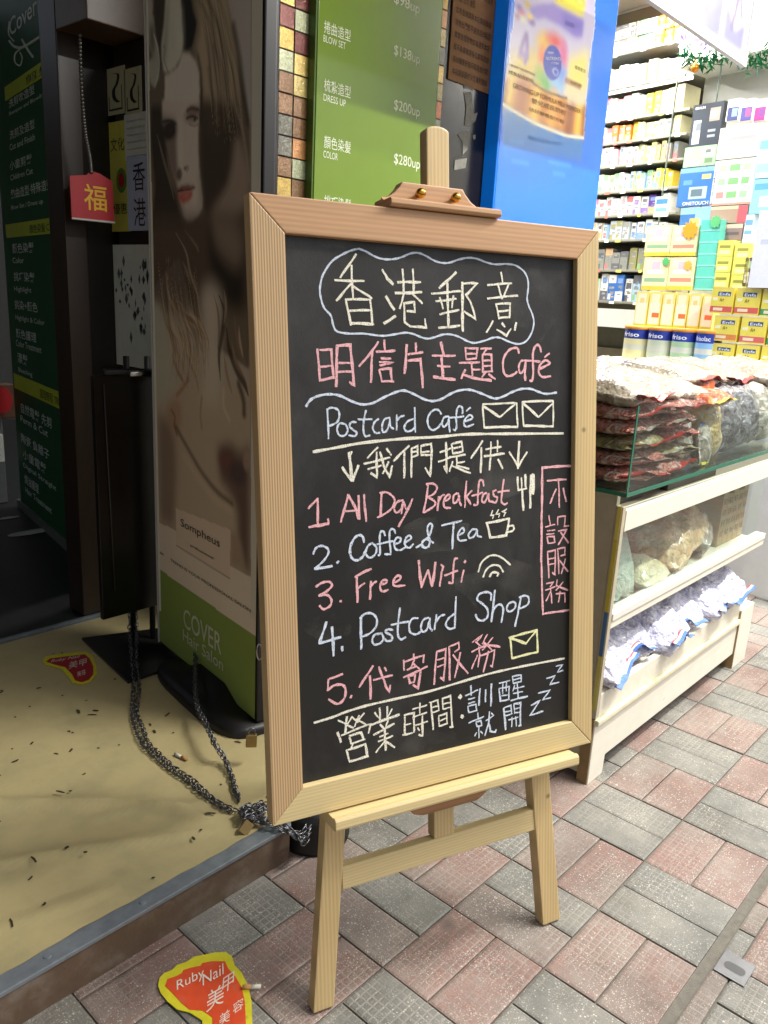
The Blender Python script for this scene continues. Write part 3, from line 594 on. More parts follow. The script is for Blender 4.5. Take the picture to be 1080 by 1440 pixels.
chalk('chalk_lettering', 'p', Q_, '265,305 150,345*3.6;140,350 130,450;~130,450 190,405 260,400 290,440 280,520 220,570 140,530*3.6;335,515 345,495*3.6;535,230 415,420*3.6;510,320 515,525*4;540,355 710,315;590,240 650,410 680,465 690,405*3.4;640,245 655,275;898,125 905,180;808,180 815,270;815,195 990,135 985,200;840,265 925,235;905,180 870,250;890,205 950,255;810,335 1020,235*3.4;850,325 865,385 905,375 910,310 850,325;960,270 940,435 895,400*3.8', 3.1)
chalk('chalk_lettering', 'p', R_, '135,265 115,525*3.2;135,265 210,240 190,490 165,470*3.2;140,330 200,310;140,385 195,365;235,225 240,490*3.4;235,225 310,190 315,240 280,265;265,290 385,435*3.4;325,270 280,470*3.2;420,190 500,130 450,190;415,265 520,215;470,225 480,290 465,385;460,290 415,400;445,185 490,220;540,125 500,200;510,200 640,225*3.6;585,150 500,250;515,185 575,250;480,300 600,250 580,385 565,375;550,260 510,425*3.2', 2.7)
chalk('chalk_envelope', 'y', R_, '715,152 940,90*3.8;935,90 945,265*3.6;945,265 740,315*3.8;740,315 722,150*3.4;725,155 850,198*4.4;850,198 925,105*3', 3.2)
chalk('chalk_lettering', 'w', S_, '350,255 515,335;445,215 428,385*3.6;500,215 430,325;500,215 565,275;575,200 530,320;630,175 560,270;545,240 650,300;345,385 380,490*4;385,415 690,295;705,290 680,390*3.4;475,440 490,505*3.4;470,420 600,385 625,465*3.6;490,505 640,460;510,510 480,570;440,580 475,700*3.4;440,580 645,510 665,640*3.6;475,700 675,640*3.8;'
 '800,120 805,260*3.2;745,170 790,225;880,105 885,240*3.2;935,130 890,210;715,300 1010,190*4;805,300 850,345*3.6;890,255 865,330;735,410 955,290*3.6;855,345 865,575*3.8;800,430 890,395;785,485 940,420;860,470 760,600;870,485 960,545*3.6', 2.8)
chalk('chalk_lettering', 'w', T_, '155,460 160,690*3.2;150,460 265,435 265,660*3.2;165,575 230,560;135,695 245,670*3.4;335,320 335,440;250,395 415,345;250,490 415,430;365,470 365,705 325,690*3.4;285,580 425,535;310,610 330,640;465,310 490,630*3.2;445,315 545,285 555,405;480,370 550,355;485,430 560,405;600,270 605,390;595,270 690,235 715,600 685,600*3;605,330 690,315;610,390 690,370;555,480 560,590;555,470 645,440 655,560 560,590;570,530 640,495;797,240 812,256*7;820,470 836,486*6', 2.6)
chalk('chalk_lettering', 'b', U_, '130,265 135,345*3.2;85,350 190,300;110,380 165,365;110,415 165,400;105,440 115,490 180,475 175,420 105,440;207,290 200,430*3.2;255,300 255,400*3;305,250 300,435*3.6;370,245 460,220;370,290 380,395 455,380*3;370,290 455,270 450,380;400,240 400,330;430,235 430,310;390,350 440,342;480,185 490,245;480,185 555,175 555,230 490,245;485,215 555,200;500,260 485,310;490,290 580,270;525,240 530,375;490,330 570,315;470,390 610,355*3.2;'
 '190,495 195,540;115,580 240,525;175,570 185,610 225,600 215,560 175,570;200,615 200,705;165,690 180,660;215,650 230,670;260,560 325,515;290,485 280,590 250,685*3;290,590 295,650 340,655 345,635*3;305,495 320,515;410,460 425,635*3.6;405,455 470,430 475,500;415,490 470,475;425,520 480,500;495,420 500,500;495,420 550,410 550,600 535,605*3.2;500,460 550,450;500,495 550,485;450,555 530,530;480,530 475,610;510,525 515,605', 2.5)
chalk('chalk_sleeping_zs', 'b', U_, '640,430 715,390 630,515 740,480*2.8;700,330 800,300 735,385 805,365*2.6;770,205 840,180 800,255 875,235*2.6;850,100 905,90 860,150 910,135*2.4', 2.5)
chalk('chalk_box_outline', 'p', P_, '375,90 135,105*4;135,100 128,500*4.2;128,500 125,900*4.4;125,900 140,1345*3.6;135,1340 360,1305*3.4', 3.5)
chalk('chalk_lettering', 'p', P_, '175,215 335,205*3.2;270,210 278,440*3;250,285 200,405*3.2;310,280 335,390*3.4;190,510 200,590;160,605 240,585;175,640 240,630;170,670 235,660;175,690 185,745 240,735 235,685 175,690;265,525 265,590;265,520 330,515 320,600 360,595;270,640 340,630 270,755*3;290,650 355,740*3;180,815 190,1035*3;180,815 245,800 240,1010 220,990*2.8;185,880 240,865;185,925 240,915;265,790 275,1000*2.8;260,790 325,780 325,840 290,850;280,890 350,980*3;330,875 295,1000;'
 '170,1085 230,1070 200,1110;160,1140 240,1110;205,1130 215,1250;205,1150 165,1230;260,1050 250,1110;310,1070 250,1140;255,1100 350,1140*3;250,1170 325,1165 325,1240;285,1150 270,1240', 2.5)

# wiped chalk dust on the panel; the upper right patch paints a grey sheen
m_dust_sheen = mat('chalk_dust_and_sheen', '#cfcac0', rough=1., var=.1, alpha_noise=(22, .44, .85, .08))
for k, (x0, y0, x1, y1) in enumerate(((640, 790, 770, 850), (420, 330, 560, 352), (700, 350, 800, 470), (560, 1020, 640, 1060), (640, 640, 770, 700), (430, 860, 500, 900), (540, 730, 660, 780))):
    b = MB(); n = 14; c = [to_board(*q) for q in ((x0, y0), (x1, y0), (x1, y1), (x0, y1))]; cxm, cym = sum(q[0] for q in c) / 4, sum(q[1] for q in c) / 4; rx, ry = abs(c[1][0] - c[0][0]) / 2, abs(c[2][1] - c[1][1]) / 2
    b.face([(cxm + rx * math.cos(t) * (1 + .15 * math.sin(3 * t + k)), SY - .00012 - .000004 * k, cym + ry * math.sin(t) * (1 + .2 * math.sin(5 * t + k))) for t in np.linspace(0, 2 * math.pi, n + 1)[:-1]]); b.build('smudge_and_sheen', m_dust_sheen, slate, local=True)
# ================================================================== FRONT OF THE PILLAR: price board, notice, blue sign
UP = np.array([0, 0, 1.0]); XD = np.array([1.0, 0, 0])
def fz(px_, py_): P = FAC.at(px_, py_); return P[0], P[2]
gx0, gx1 = fz(433, 150)[0], x_gr
gb = empty('price_board', 'tall glossy green salon price board with white prices, left of the blue sign', 'sign', ((gx0 + gx1) / 2, PY - .03, 1.0))
m_green = mat('green_acrylic', '#748f28', rough=.13, var=.05, vscale=4, coat=.5)
m_edge = mat('green_edge', '#4a6a16', rough=.3, var=.1)
b = MB(); b.box((gx0, PY - .034, .35), (gx1, PY + .0015, 2.6)); b.build('panel', m_green, gb, bevel=.002)
b = MB(); b.box((gx0 - .006, PY - .031, .345), (gx0 - .0005, PY + .001, 2.605)); b.box((gx1 + .0005, PY - .031, .345), (gx1 + .006, PY + .001, 2.605)); b.build('edge_strip', m_edge, gb)
m_wprint = mat('white_print', '#dfe6c8', rough=.5, var=.05)
GF = Plane((0, PY - .034), (1, 0))
def gtext(s_, x0, y0, x1, hpx, name='lettering'):     # photo x range on the panel's plane, baseline y, height in pixels
    a = GF.at(x0, y0); c = GF.at(x1, y0); hh = abs(GF.at(x0, y0 - hpx)[2] - a[2])
    text(s_, gb, (a[0], PY - .034, a[2]), XD, UP, c[0] - a[0], m=m_wprint, name=name, hmax=hh, bold=.004)
for cn, en, pr, yc, ye, yp in (('捲曲造型', 'BLOW SET', '$138up', 44, 58, 76), ('梳紮造型', 'DRESS UP', '$200up', 126, 141, 153), ('顏色染髮', 'COLOR', '$280up', 206, 221, 229), ('挑巧染髮', 'HIGHLIGHT', '$380up', 290, 305, 306), ('洗剪造型', 'CUT', '$98up', -36, -22, 3)):
    gtext(cn, 455, yc, 493, 18); gtext(en, 454, ye, 454 + 3.7 * len(en) + 2, 10); gtext(pr, 553, yp, 590, 19)
# brown notice on the dark pillar face
bx0, bx1 = fz(634, 60)[0], fz(693, 60)[0]; nz0 = fz(650, 118)[1]
m_kraft = mat('kraft_paper', '#8a6238', rough=.7, var=.12, bump=.2)
b = MB(); b.box((bx0, PY - .001, nz0), (bx1, PY + .0025, 2.5)); nb = b.build('paper_notice', m_kraft); tag(nb, 'brown paper notice covered in rows of dark writing beside the blue sign', 'notice')
m_inkd = mat('dark_ink', '#3a2413', rough=.7, var=.1)
rows = ['租客須知及客戶服務守則第二', '凡顧客進店請先取票輪候服務', '所有貨品均以實價出售不設議', '營業時間上午十時至晚上十時', '假日照常營業敬請各位留意', '大堂 告示 通知', '如有查詢請與本店職員聯絡', '貨物出門恕不退換請即點清', '貴客自理財物如有遺失本店', '概不負責敬請各位顧客見諒', '街坊優惠折扣只限現金付款', '本店保留最終決定權利謝謝']
for i, r_ in enumerate(rows):
    z = nz0 + .02 + .034 * (len(rows) - 1 - i)
    text(r_, nb, (bx0 + .015, PY - .001, z), XD, UP, (bx1 - bx0 - .03) * (.5 if i == 5 else 1), m=m_inkd, hmax=.019 if i != 5 else .024, out=.0006)
m_scrape = mat('glue_residue', '#8b8a80', rough=.8, var=.3, vscale=60)
b = MB()
for pts in ([(653, 118), (668, 116), (668, 126), (654, 124)], [(654, 130), (664, 128), (667, 160), (673, 158), (670, 170), (660, 178), (655, 176), (657, 150)], [(645, 188), (660, 184), (659, 210), (652, 218), (652, 200)], [(641, 225), (658, 222), (656, 236), (640, 239)], [(666, 190), (670, 189), (670, 195), (667, 196)]):
    b.prism([(FAC.at(*q)[0], PY + .003, FAC.at(*q)[2]) for q in pts], (0, -.0012, 0))
tag(b.build('torn_poster_scraps', m_scrape), 'pale torn paper scraps left glued on the dark pillar face', 'paper scraps', kind='stuff')
# blue lit sign with the printed milk-powder pouch
sx0, sx1 = fz(683, 200)[0], fz(838, 150)[0]
bs = empty('lit_sign', 'backlit bright blue sign with a gold and lavender milk pouch picture', 'sign', ((sx0 + sx1) / 2, PY - .05, .9))
b = MB(); b.box((sx0, PY - .052, .42), (sx1, PY + .001, 2.62)); b.build('light_box', mat('sign_housing', '#0474e2', rough=.3, var=.05, emit=.15), bs, bevel=.002)
m_backlit = mat('backlit_print', attr=True, rough=.25, var=.02, emit=.20, coat=.2)
cz1, cz0 = 2.58, 1.16
cw, ch = 150, 300; cv = Canvas(cw, ch, '#1a86e6'); BF = Plane((0, PY - .054), (1, 0))
def bpt(x, y): P = BF.at(x, y); return ((P[0] - sx0) / (sx1 - sx0) * (cw - 1), (cz1 - P[2]) / (cz1 - cz0) * (ch - 1))
def BP(s_): return [bpt(*[float(q) for q in t.split(',')]) for t in s_.split()]
def Z5(s_): return [bpt(690 + float(t.split(',')[0]) / 6.75, float(t.split(',')[1]) / 6.75) for t in s_.split()]
def Z6(s_): return [bpt(690 + float(t.split(',')[0]) / 6.75, 110 + float(t.split(',')[1]) / 6.75) for t in s_.split()]
def e5(x, y, rx, ry, c, al, soft): p, q, r_ = Z5(f'{x},{y}')[0], Z5(f'{x+rx},{y}')[0], Z5(f'{x},{y+ry}')[0]; cv.ell(p[0], p[1], abs(q[0] - p[0]), abs(r_[1] - p[1]), c, al, soft)
cv.poly(Z5('-60,-300 1150,-300 1100,500 1060,878 0,878'), '#3f8ee8', .7, 20)
outl = '228,-300 222,0 210,240 188,300 165,500 178,560 150,640 125,878 104,990 240,1075 420,1170 560,1230 720,1285 888,1310 915,878 935,650 955,480 992,250 996,-300'
cv.poly([(x - .8 if i < 9 else x + .9, y + .8) for i, (x, y) in enumerate(Z5(outl))], '#e2e6f4', 1); cv.poly(Z5(outl), '#c9c2d8', 1)
cv.poly(Z5('180,500 330,440 480,450 460,620 420,760 150,680'), '#e0ca74', .95, 4); cv.poly(Z5('150,650 300,690 420,760 560,860 130,880'), '#d8be58', .95, 3); cv.poly(Z5('740,520 940,470 925,700 915,900 715,850'), '#e8dc84', .95, 4)
cv.poly(Z5('200,240 500,190 820,370 940,420 730,520 620,330 480,300 360,420 200,470'), '#d3cddf', .8, 6)
cv.poly(Z5('540,-300 905,-300 900,40 885,150 840,168 700,100 610,30'), '#e9df62', 1, 2); e5(850, 15, 50, 45, '#d8b64a', .9, 3); e5(850, 15, 28, 26, '#f0e48a', .9, 3)
cv.poly(Z5('355,60 480,35 600,28 690,90 850,178 888,190 872,352 820,352 650,240 500,172 430,182 370,130'), '#a798d2', 1, 1); cv.poly(Z5('680,120 885,195 870,350 820,350 690,270'), '#8c80c8', .8, 3)
for c_, x, y, r_ in (('#d08a9a', 285, 110, 34), ('#c8b04a', 340, 40, 30), ('#8a6fb0', 385, 205, 30), ('#e4c860', 365, 150, 28), ('#9a86c0', 260, 60, 26), ('#e0dcc0', 300, 180, 30), ('#b07a90', 240, 150, 20)): e5(x, y, r_, r_ * 1.1, c_, .9, 3)
cv.poly(Z5('318,295 350,308 356,480 352,560 322,615 300,600 312,560 250,520 262,450'), '#9c84b6', 1, 1); cv.poly(Z5('318,390 326,400 318,500 290,490'), '#cdbcd8', .9, 1)
for c_, x, y, rx, ry in (('#e8c860', 505, 400, 70, 100), ('#e58a50', 490, 540, 40, 110), ('#e0625a', 610, 390, 75, 70), ('#d87aa8', 685, 540, 45, 140), ('#b8c860', 460, 690, 40, 80), ('#7cbc58', 510, 790, 70, 80), ('#a8cce8', 640, 800, 70, 80), ('#8aaae0', 680, 700, 40, 80)): e5(x, y, rx, ry, c_, .95, 7)
e5(587, 595, 90, 168, '#4257b8', 1, 1.2); e5(615, 680, 30, 36, '#d4dcf4', .9, 1.5); e5(617, 682, 20, 25, '#4257b8', 1, 1.2)
cv.poly(Z6('142,-20 260,0 380,25 500,105 600,152 725,190 740,235 905,265 888,562 720,540 560,480 420,420 240,322 108,240'), '#cf922e', 1, 1)
for p_, w_, c_ in (('190,20 150,280', 9, '#f0d878'), ('300,60 270,330', 13, '#b8742a'), ('440,130 400,400', 12, '#f2cc60'), ('600,190 570,470', 12, '#e8b44e'), ('770,250 735,530', 12, '#9a5826'), ('850,270 825,545', 8, '#f4d25a'), ('895,270 880,560', 3, '#8a4a20'), ('140,20 118,240', 3, '#8a5a24')): cv.stroke(Z6(p_), w_, c_, .8, soft=8)
cv.poly(Z6('700,60 905,130 905,265 740,235 725,190 690,150'), '#e6d7b4', .9, 2); cv.stroke(Z6('720,20 850,80'), 4, '#a8705c', .7, soft=2); cv.stroke(Z6('390,40 500,110 600,155 725,192'), 1.8, '#7d6a2c', .8)
cv.poly(Z6('108,244 240,326 420,424 560,484 720,544 886,568 868,800 700,760 400,720 110,690'), '#4f8cc0', .95, 2); cv.poly(Z6('110,640 400,700 870,760 860,980 400,900 110,860'), '#1f7fd6', .7, 9)
cv.stroke(Z6('108,242 240,324 420,424 560,484 720,544 886,568'), 2, '#eee6cc', .95, soft=1.2)
cv.stroke(Z6('340,740 500,775 660,825'), 1.8, '#2f83cc', .8, soft=2); cv.stroke(Z6('620,970 680,945 740,960'), 1.4, '#2f83cc', .6, soft=2)
for x0, y0, w_ in ((180, 590, 120), (560, 790, 200), (200, 780, 150), (600, 900, 100)): cv.stroke(Z6(f'{x0},{y0} {x0 + w_},{y0 + w_ * .2:.0f}'), 2.5, '#58a4dc', .5, soft=3)
cv.a = cv.a ** 1.3
pr = cv.mesh('pouch_print', (sx0 + .008, PY - .0535, cz1), (sx1 - sx0 - .016, 0, 0), (0, 0, cz0 - cz1), m_backlit, bs)
m_brown = mat('brown_print', '#4a2c14', rough=.5, var=.05); m_lav = mat('lavender_print', '#4b3f8c', rough=.5, var=.05); m_wht = mat('plain_white_print', '#f2f2f2', rough=.5, var=.03)
def btext(s_, x0, y0, x1, y1, hpx, m_):
    a, c = BF.at(x0, y0), BF.at(x1, y1); hh = abs(BF.at(x0, y0 - hpx)[2] - a[2])
    text(s_, bs, (a[0], PY - .0535, a[2]), c - a, UP, np.linalg.norm(c - a), m=m_, hmax=hh, out=.001)
btext('GROWING-UP FORMULA MILK POWDER', 721, 123, 816, 160, 7.5, m_brown)
btext('嬰兒成長奶粉', 747, 144, 795, 162, 8, m_brown); btext('幼兒營養配方粉', 743, 155, 793, 174, 6, m_brown)
btext('成長配方奶粉', 715, 103, 750, 117, 6, m_brown); btext('SMART NUTRITION', 718, 93, 752, 107, 3.5, m_brown); btext('成長配方', 808, 96, 823, 103, 6, m_brown); btext('NURTURE', 802, 117, 818, 123, 4, m_brown)
btext('NEURO', 770, 75, 778, 76, 3, m_wht); btext('NUTRIENTS', 767, 84, 788, 85, 4.5, m_wht); btext('SYSTEM', 775, 90, 785, 91, 3, m_wht)
btext('幼兒成長', 794, 34, 807, 40, 8, m_lav); btext('嬰幼兒配方奶粉', 742, 196, 790, 206, 7, mat('blue_print', '#2f74b8', rough=.5))
# ================================================================== SALON ENTRANCE
# free-standing poster light box on a curved foot
pu0, pz0 = POST.uz(228, 905); pu1, _ = POST.uz(362, 998); pu0 = POST.uz(222, 800)[0]
# order left->right as seen: far end first
PL, PR_ = pu0, POST.uz(361, 850)[0]; PZB, PZT = .117, 1.92
PDIR = POST.d if PR_ > PL else -POST.d; PWID = abs(PR_ - PL)
def pp(s_, z, out=0.): q = POST.p0 + POST.d * PL + PDIR * s_ + POST.n * out; return np.array([q[0], q[1], z])
sg = empty('poster_stand', 'tall hair salon poster stand with a long haired woman, chained on the step', 'poster stand', pp(PWID / 2, SZ))
m_pframe = mat('poster_frame', '#b9b6ae', rough=.45, var=.06)
b = MB(); b.hexa(pp(-.004, PZB - .004, -.030), PDIR * (PWID + .008), POST.n * .028, UP * (PZT - PZB + .008)); b.build('housing', mat('black_poster_edge', '#1b1918', rough=.4), sg, bevel=.003)
b = MB(); b.hexa(pp(-.006, PZB - .004, -.028), PDIR * .0015, POST.n * .030, UP * (PZT - PZB)); b.build('edge_trim', m_pframe, sg)
cw, ch = 190, 560; cv = Canvas(cw, ch, '#8f8a86')
def ppt(x, y): P = POST.at(x, y); return (abs((P - POST.p0) @ POST.d - PL) * (1 if ((P - POST.p0) @ POST.d - PL) * (PR_ - PL) >= 0 else -1) / PWID * (cw - 1), (PZT - P[2]) / (PZT - PZB) * (ch - 1))
def PP(s_): return [ppt(*[float(q) for q in t.split(',')]) for t in s_.split()]
def Z1(s_, ox, oy, k): return [ppt(ox + float(t.split(',')[0]) / k, oy + float(t.split(',')[1]) / k) for t in s_.split()]
c1 = lambda s_: Z1(s_, 200, 0, 6.353)
c2 = lambda s_: Z1(s_, 200, 150, 6.353)
c3 = lambda s_: Z1(s_, 200, 300, 5.54)
c4 = lambda s_: Z1(s_, 200, 540, 5.14)
def el(c, x, y, rx, ry, col, al=1., soft=2.):
    p, q, r_ = c(f'{x},{y}')[0], c(f'{x+rx},{y}')[0], c(f'{x},{y+ry}')[0]; cv.ell(p[0], p[1], max(.6, abs(q[0] - p[0])), max(.6, abs(r_[1] - p[1])), col, al, soft)
cv.poly(c1('0,-400 1060,-400 1060,1100 0,1100'), '#a9a7a8', 1)
cv.poly(c3('60,600 840,600 860,1500 60,1500'), '#a39b8c', 1, 4)
cv.poly(c4('60,0 800,0 800,1410 640,1325 240,1065 110,1000'), '#a99a88', 1, 2)
# hair mass
cv.poly(c1('200,-400 700,-400 770,0 830,300 900,700 965,1080 985,1700 990,2600 960,3300 500,3000 330,2300 60,2600 60,1100 40,800 60,200'), '#5c5244', 1, 1)
cv.poly(c1('440,-300 740,-200 800,200 850,500 860,800 840,1080 560,1080 530,760 510,600 470,440 520,250'), '#a89a80', .95, 4)
for p_, w_, c_ in (('560,-100 640,120 700,300 735,520 760,800 800,1100', 5, '#2c261e'), ('480,-50 590,150 640,380 660,640 700,900 720,1100', 3, '#574d3e'), ('660,-100 740,150 790,380 815,640 830,900', 3.5, '#6b604e'), ('590,600 610,760 640,900 690,1080', 3, '#3a3026'), ('640,400 700,560 730,760 745,960', 3, '#6a4c40'), ('820,220 870,480 900,720 950,1080', 6, '#2b2620')): cv.stroke(c1(p_), w_, c_, .7, soft=4)
cv.poly(c1('345,-200 430,-100 455,80 490,190 465,330 440,420 390,450 365,440 350,300'), '#171410', 1, 1)
cv.poly(c1('480,440 505,560 520,700 520,900 512,1100 545,1100 540,800 530,620 505,480'), '#1f1912', .9, 1)
# face
cv.poly(c1('360,462 420,470 478,540 506,640 512,800 508,900 505,1100 170,1100 190,950 200,780 196,665 250,640 320,585'), '#d6d0cb', 1, 1)
cv.poly(c2('172,-60 508,-60 502,300 505,450 515,620 540,820 535,900 500,970 440,1022 400,1018 368,980 350,890 330,800 310,700 250,520 210,300 180,120'), '#cdc4bc', 1, 1)
cv.poly(c2('165,60 215,80 300,110 312,200 305,330 320,520 330,620 318,700 290,690 225,520 195,330'), '#6d6059', .95, 3)
el(c2, 240, 210, 72, 85, '#231b17', .95, 4); cv.stroke(c2('180,130 240,120 300,150'), 2.6, '#231b17', .9, soft=2)
el(c2, 447, 60, 66, 70, '#6b5248', .85, 5); cv.stroke(c2('400,30 440,5 500,20'), 2.6, '#3a2a24', .9, soft=2); cv.stroke(c2('395,100 440,80 495,95'), 1.6, '#241a17', .9); el(c2, 455, 120, 26, 20, '#9a938e', .8, 2); el(c2, 470, 108, 14, 18, '#1c1715', .95, 1.5); cv.stroke(c2('420,150 460,165 500,150'), 1.2, '#7a675e', .7)
cv.poly(c2('310,120 345,130 360,420 372,520 340,560 318,540 322,330'), '#ddd5cd', .7, 3)
el(c2, 385, 545, 15, 18, '#4a3830', .9, 2); el(c2, 330, 600, 24, 55, '#3a2d27', .85, 3); cv.stroke(c2('400,520 415,545 395,575'), 1.4, '#8a7b72', .7)
cv.poly(c2('308,722 350,705 400,692 440,700 482,706 445,745 380,752 322,772'), '#5f2a25', 1, 1); cv.poly(c2('322,768 380,752 446,744 452,785 425,838 362,868 322,832'), '#b2544c', 1, 1); el(c2, 395, 790, 26, 18, '#cc7a70', .7, 3); cv.stroke(c2('312,752 380,745 470,718'), 1, '#3a1512', .9)
cv.poly(c2('330,860 368,880 380,975 350,990 320,900'), '#7d7069', .7, 3); cv.poly(c2('505,500 520,620 545,820 530,910 500,900 500,640'), '#9f948a', .6, 3)
# hair beside and below the face
cv.poly(c2('512,-40 560,-60 850,-40 885,250 830,480 780,680 650,850 570,1010 548,860 520,560'), '#332b23', .95, 3)
cv.poly(c2('520,-40 700,-40 740,150 640,260 540,200'), '#3f372c', .9, 6)
cv.poly(c2('830,250 890,330 960,560 975,760 920,860 840,1010 720,1120 620,1120 650,930 770,720 815,500'), '#8f8074', .95, 4)
for p_ in ('850,20 900,200 935,420 960,650', '860,320 850,520 820,680 700,900'): cv.stroke(c2(p_), 2.5, '#8f8374', .7, soft=3)
cv.poly(c2('75,-20 160,-20 190,200 235,500 300,800 350,1000 380,1100 80,1100 110,700 70,300'), '#25211b', .95, 2)
for p_, c_ in (('130,250 190,480 240,640 280,820', '#7a705f'), ('150,300 215,560 270,760', '#5c5346'), ('210,400 250,600 290,760', '#6d6152')): cv.stroke(c2(p_), 3, c_, .85, taper=True, soft=3)
cv.poly(c3('70,0 820,0 820,760 640,700 560,600 470,700 300,800 150,780 70,700'), '#42372d', .85, 5)
cv.poly(c3('520,60 800,200 810,740 700,760 600,600 520,400'), '#14110e', .9, 6)
cv.poly(c3('540,0 720,60 800,240 760,420 660,360 570,240'), '#7d6d60', .85, 6)
cv.poly(c3('460,600 540,540 620,640 610,900 620,1200 600,1500 460,1500 480,1200 470,900'), '#b8b0a2', .95, 6)
cv.poly(c3('75,720 130,700 200,1000 260,1300 200,1500 70,1500'), '#a4a699', .95, 5)
rr = random.Random(11)
def lock(c, p, w, col, al=.8, soft=2.2): cv.stroke(c(p), w, col, al, taper=True, soft=soft)
for p_, w_, c_ in (('260,150 340,300 370,450 420,600 450,690', 3, '#8a7d6c'), ('330,130 420,250 440,300', 2.5, '#6d6052'), ('310,370 350,460 380,560', 2.5, '#7d705f'), ('190,420 220,600 300,760 420,860 500,980', 5, '#6b5747'), ('180,450 200,620 260,760 330,860', 3, '#9a8672'), ('340,770 430,840 480,960 500,1060', 5, '#b39d83'), ('300,820 400,900 450,1010 470,1080', 4, '#8f7860'), ('150,720 190,860 230,1000 290,1120', 4, '#7a624e'), ('220,900 250,1060 310,1180 360,1310', 6, '#a58c70'), ('260,860 320,1020 380,1150 420,1300', 5, '#c0aa8c'), ('330,1050 380,1180 420,1290 440,1400', 4, '#9b8165'), ('360,1040 430,1150 470,1280', 4, '#b49c80'), ('230,1100 270,1220 330,1330', 4, '#8a6d55'),
        ('600,640 640,760 630,900 600,1100 610,1300', 6, '#3c2e26'), ('640,600 655,720 640,860', 3, '#8d7d70'), ('660,900 680,1060 740,1220 800,1330 830,1420', 7, '#33261f'), ('720,800 740,960 780,1120 820,1200', 5, '#6e5949'), ('755,880 765,1000 790,1120', 2.6, '#b09a86'), ('700,1000 730,1150 800,1290', 4, '#7d6552'), ('640,1100 660,1250 700,1400', 4, '#8a7562'), ('560,640 590,760 600,900 590,1060', 3, '#6a584b')): lock(c3, p_, w_, c_, .9)
for k in range(70):                                   # fine strands
    t = rr.random(); x = 180 + 300 * t; lock(c3, f'{x - 60:.0f},{rr.uniform(300, 700):.0f} {x - 20 + rr.uniform(-20, 20):.0f},{rr.uniform(760, 860):.0f} {x + 40:.0f},{rr.uniform(960, 1060):.0f} {x + 30 + rr.uniform(-40, 40):.0f},{rr.uniform(1150, 1380):.0f}', rr.uniform(.7, 1.5), rr.choice(['#3a2d23', '#b9a489', '#d0bca0', '#5a4636', '#8c7660']), rr.uniform(.35, .75), 1.)
for k in range(45):
    t = rr.random(); lock(c1, f'{470 + 240 * t:.0f},{rr.uniform(-300, 0):.0f} {560 + 230 * t:.0f},{rr.uniform(250, 400):.0f} {600 + 270 * t + rr.uniform(-15, 15):.0f},{rr.uniform(650, 800):.0f} {630 + 300 * t:.0f},{rr.uniform(1000, 1300):.0f}', rr.uniform(.7, 1.4), rr.choice(['#a2967e', '#4a4236', '#6b5f4e', '#2b251d', '#8b7d68']), rr.uniform(.35, .7), 1.)
# flower in the hair
cv.poly(c1('60,-300 230,-300 215,0 180,340 165,620 120,560 100,150'), '#2b2721', .95, 2)
cv.poly(c1('215,-200 335,-200 345,60 352,210 364,360 346,500 290,600 232,646 190,630 170,500 170,380 195,200'), '#c9cfc3', 1, 1)
cv.poly(c1('200,200 215,0 240,0 225,300 215,500 200,600 172,480'), '#8f9186', .8, 3); cv.poly(c1('300,100 345,60 362,360 330,520 310,400'), '#dfe4da', .6, 4); cv.stroke(c1('185,400 200,430 190,520 230,640'), 1.2, '#6d6f64', .8)
cv.poly(c1('62,70 96,150 110,300 140,420 152,550 142,700 106,772 70,740 50,650 55,550 90,500 60,400 38,250'), '#a4aaa0', 1, 1); cv.poly(c1('60,220 96,180 112,420 100,520 66,420'), '#3a3833', .9, 3); cv.stroke(c1('100,300 135,430 148,600 110,765'), 1.2, '#d4dad0', .8)
# shoulder, arm, blossoms
cv.poly(c4('110,220 200,260 240,420 250,640 230,1040 125,1000'), '#6b5a52', .85, 6)
cv.poly(c4('165,150 240,90 290,160 280,300 250,390 200,330'), '#9a7a62', .8, 4); cv.stroke(c4('210,190 235,240 228,300 250,370'), 2.4, '#5c4536', .8, soft=2); cv.stroke(c4('250,80 300,20 330,-40'), 4, '#8a5f48', .7, soft=3)
cv.stroke(c4('240,310 330,470 430,640 540,780 650,870'), 4.5, '#4a3b31', .8, soft=4); cv.stroke(c4('300,520 400,680 520,830 640,920'), 6, '#b8a894', .6, soft=5)
cv.poly(c4('540,450 640,420 720,500 785,420 790,1400 745,1370 690,1100 690,940 650,820 560,700'), '#453431', .92, 5); el(c4, 610, 560, 60, 90, '#5f3b37', .7, 6); el(c4, 690, 650, 60, 80, '#3a2f36', .7, 6); el(c4, 760, 560, 28, 70, '#9a8274', .7, 4)
cv.poly(c4('640,1060 680,1080 720,1220 745,1360 640,1320'), '#8a7768', .9, 3); cv.stroke(c4('430,100 420,220 430,320'), 2.5, '#7a604c', .7, soft=3); cv.stroke(c4('590,40 590,160 630,260'), 3, '#c4b29c', .8, soft=3); cv.stroke(c4('700,0 735,120 740,220'), 6, '#3a2820', .85, soft=4)
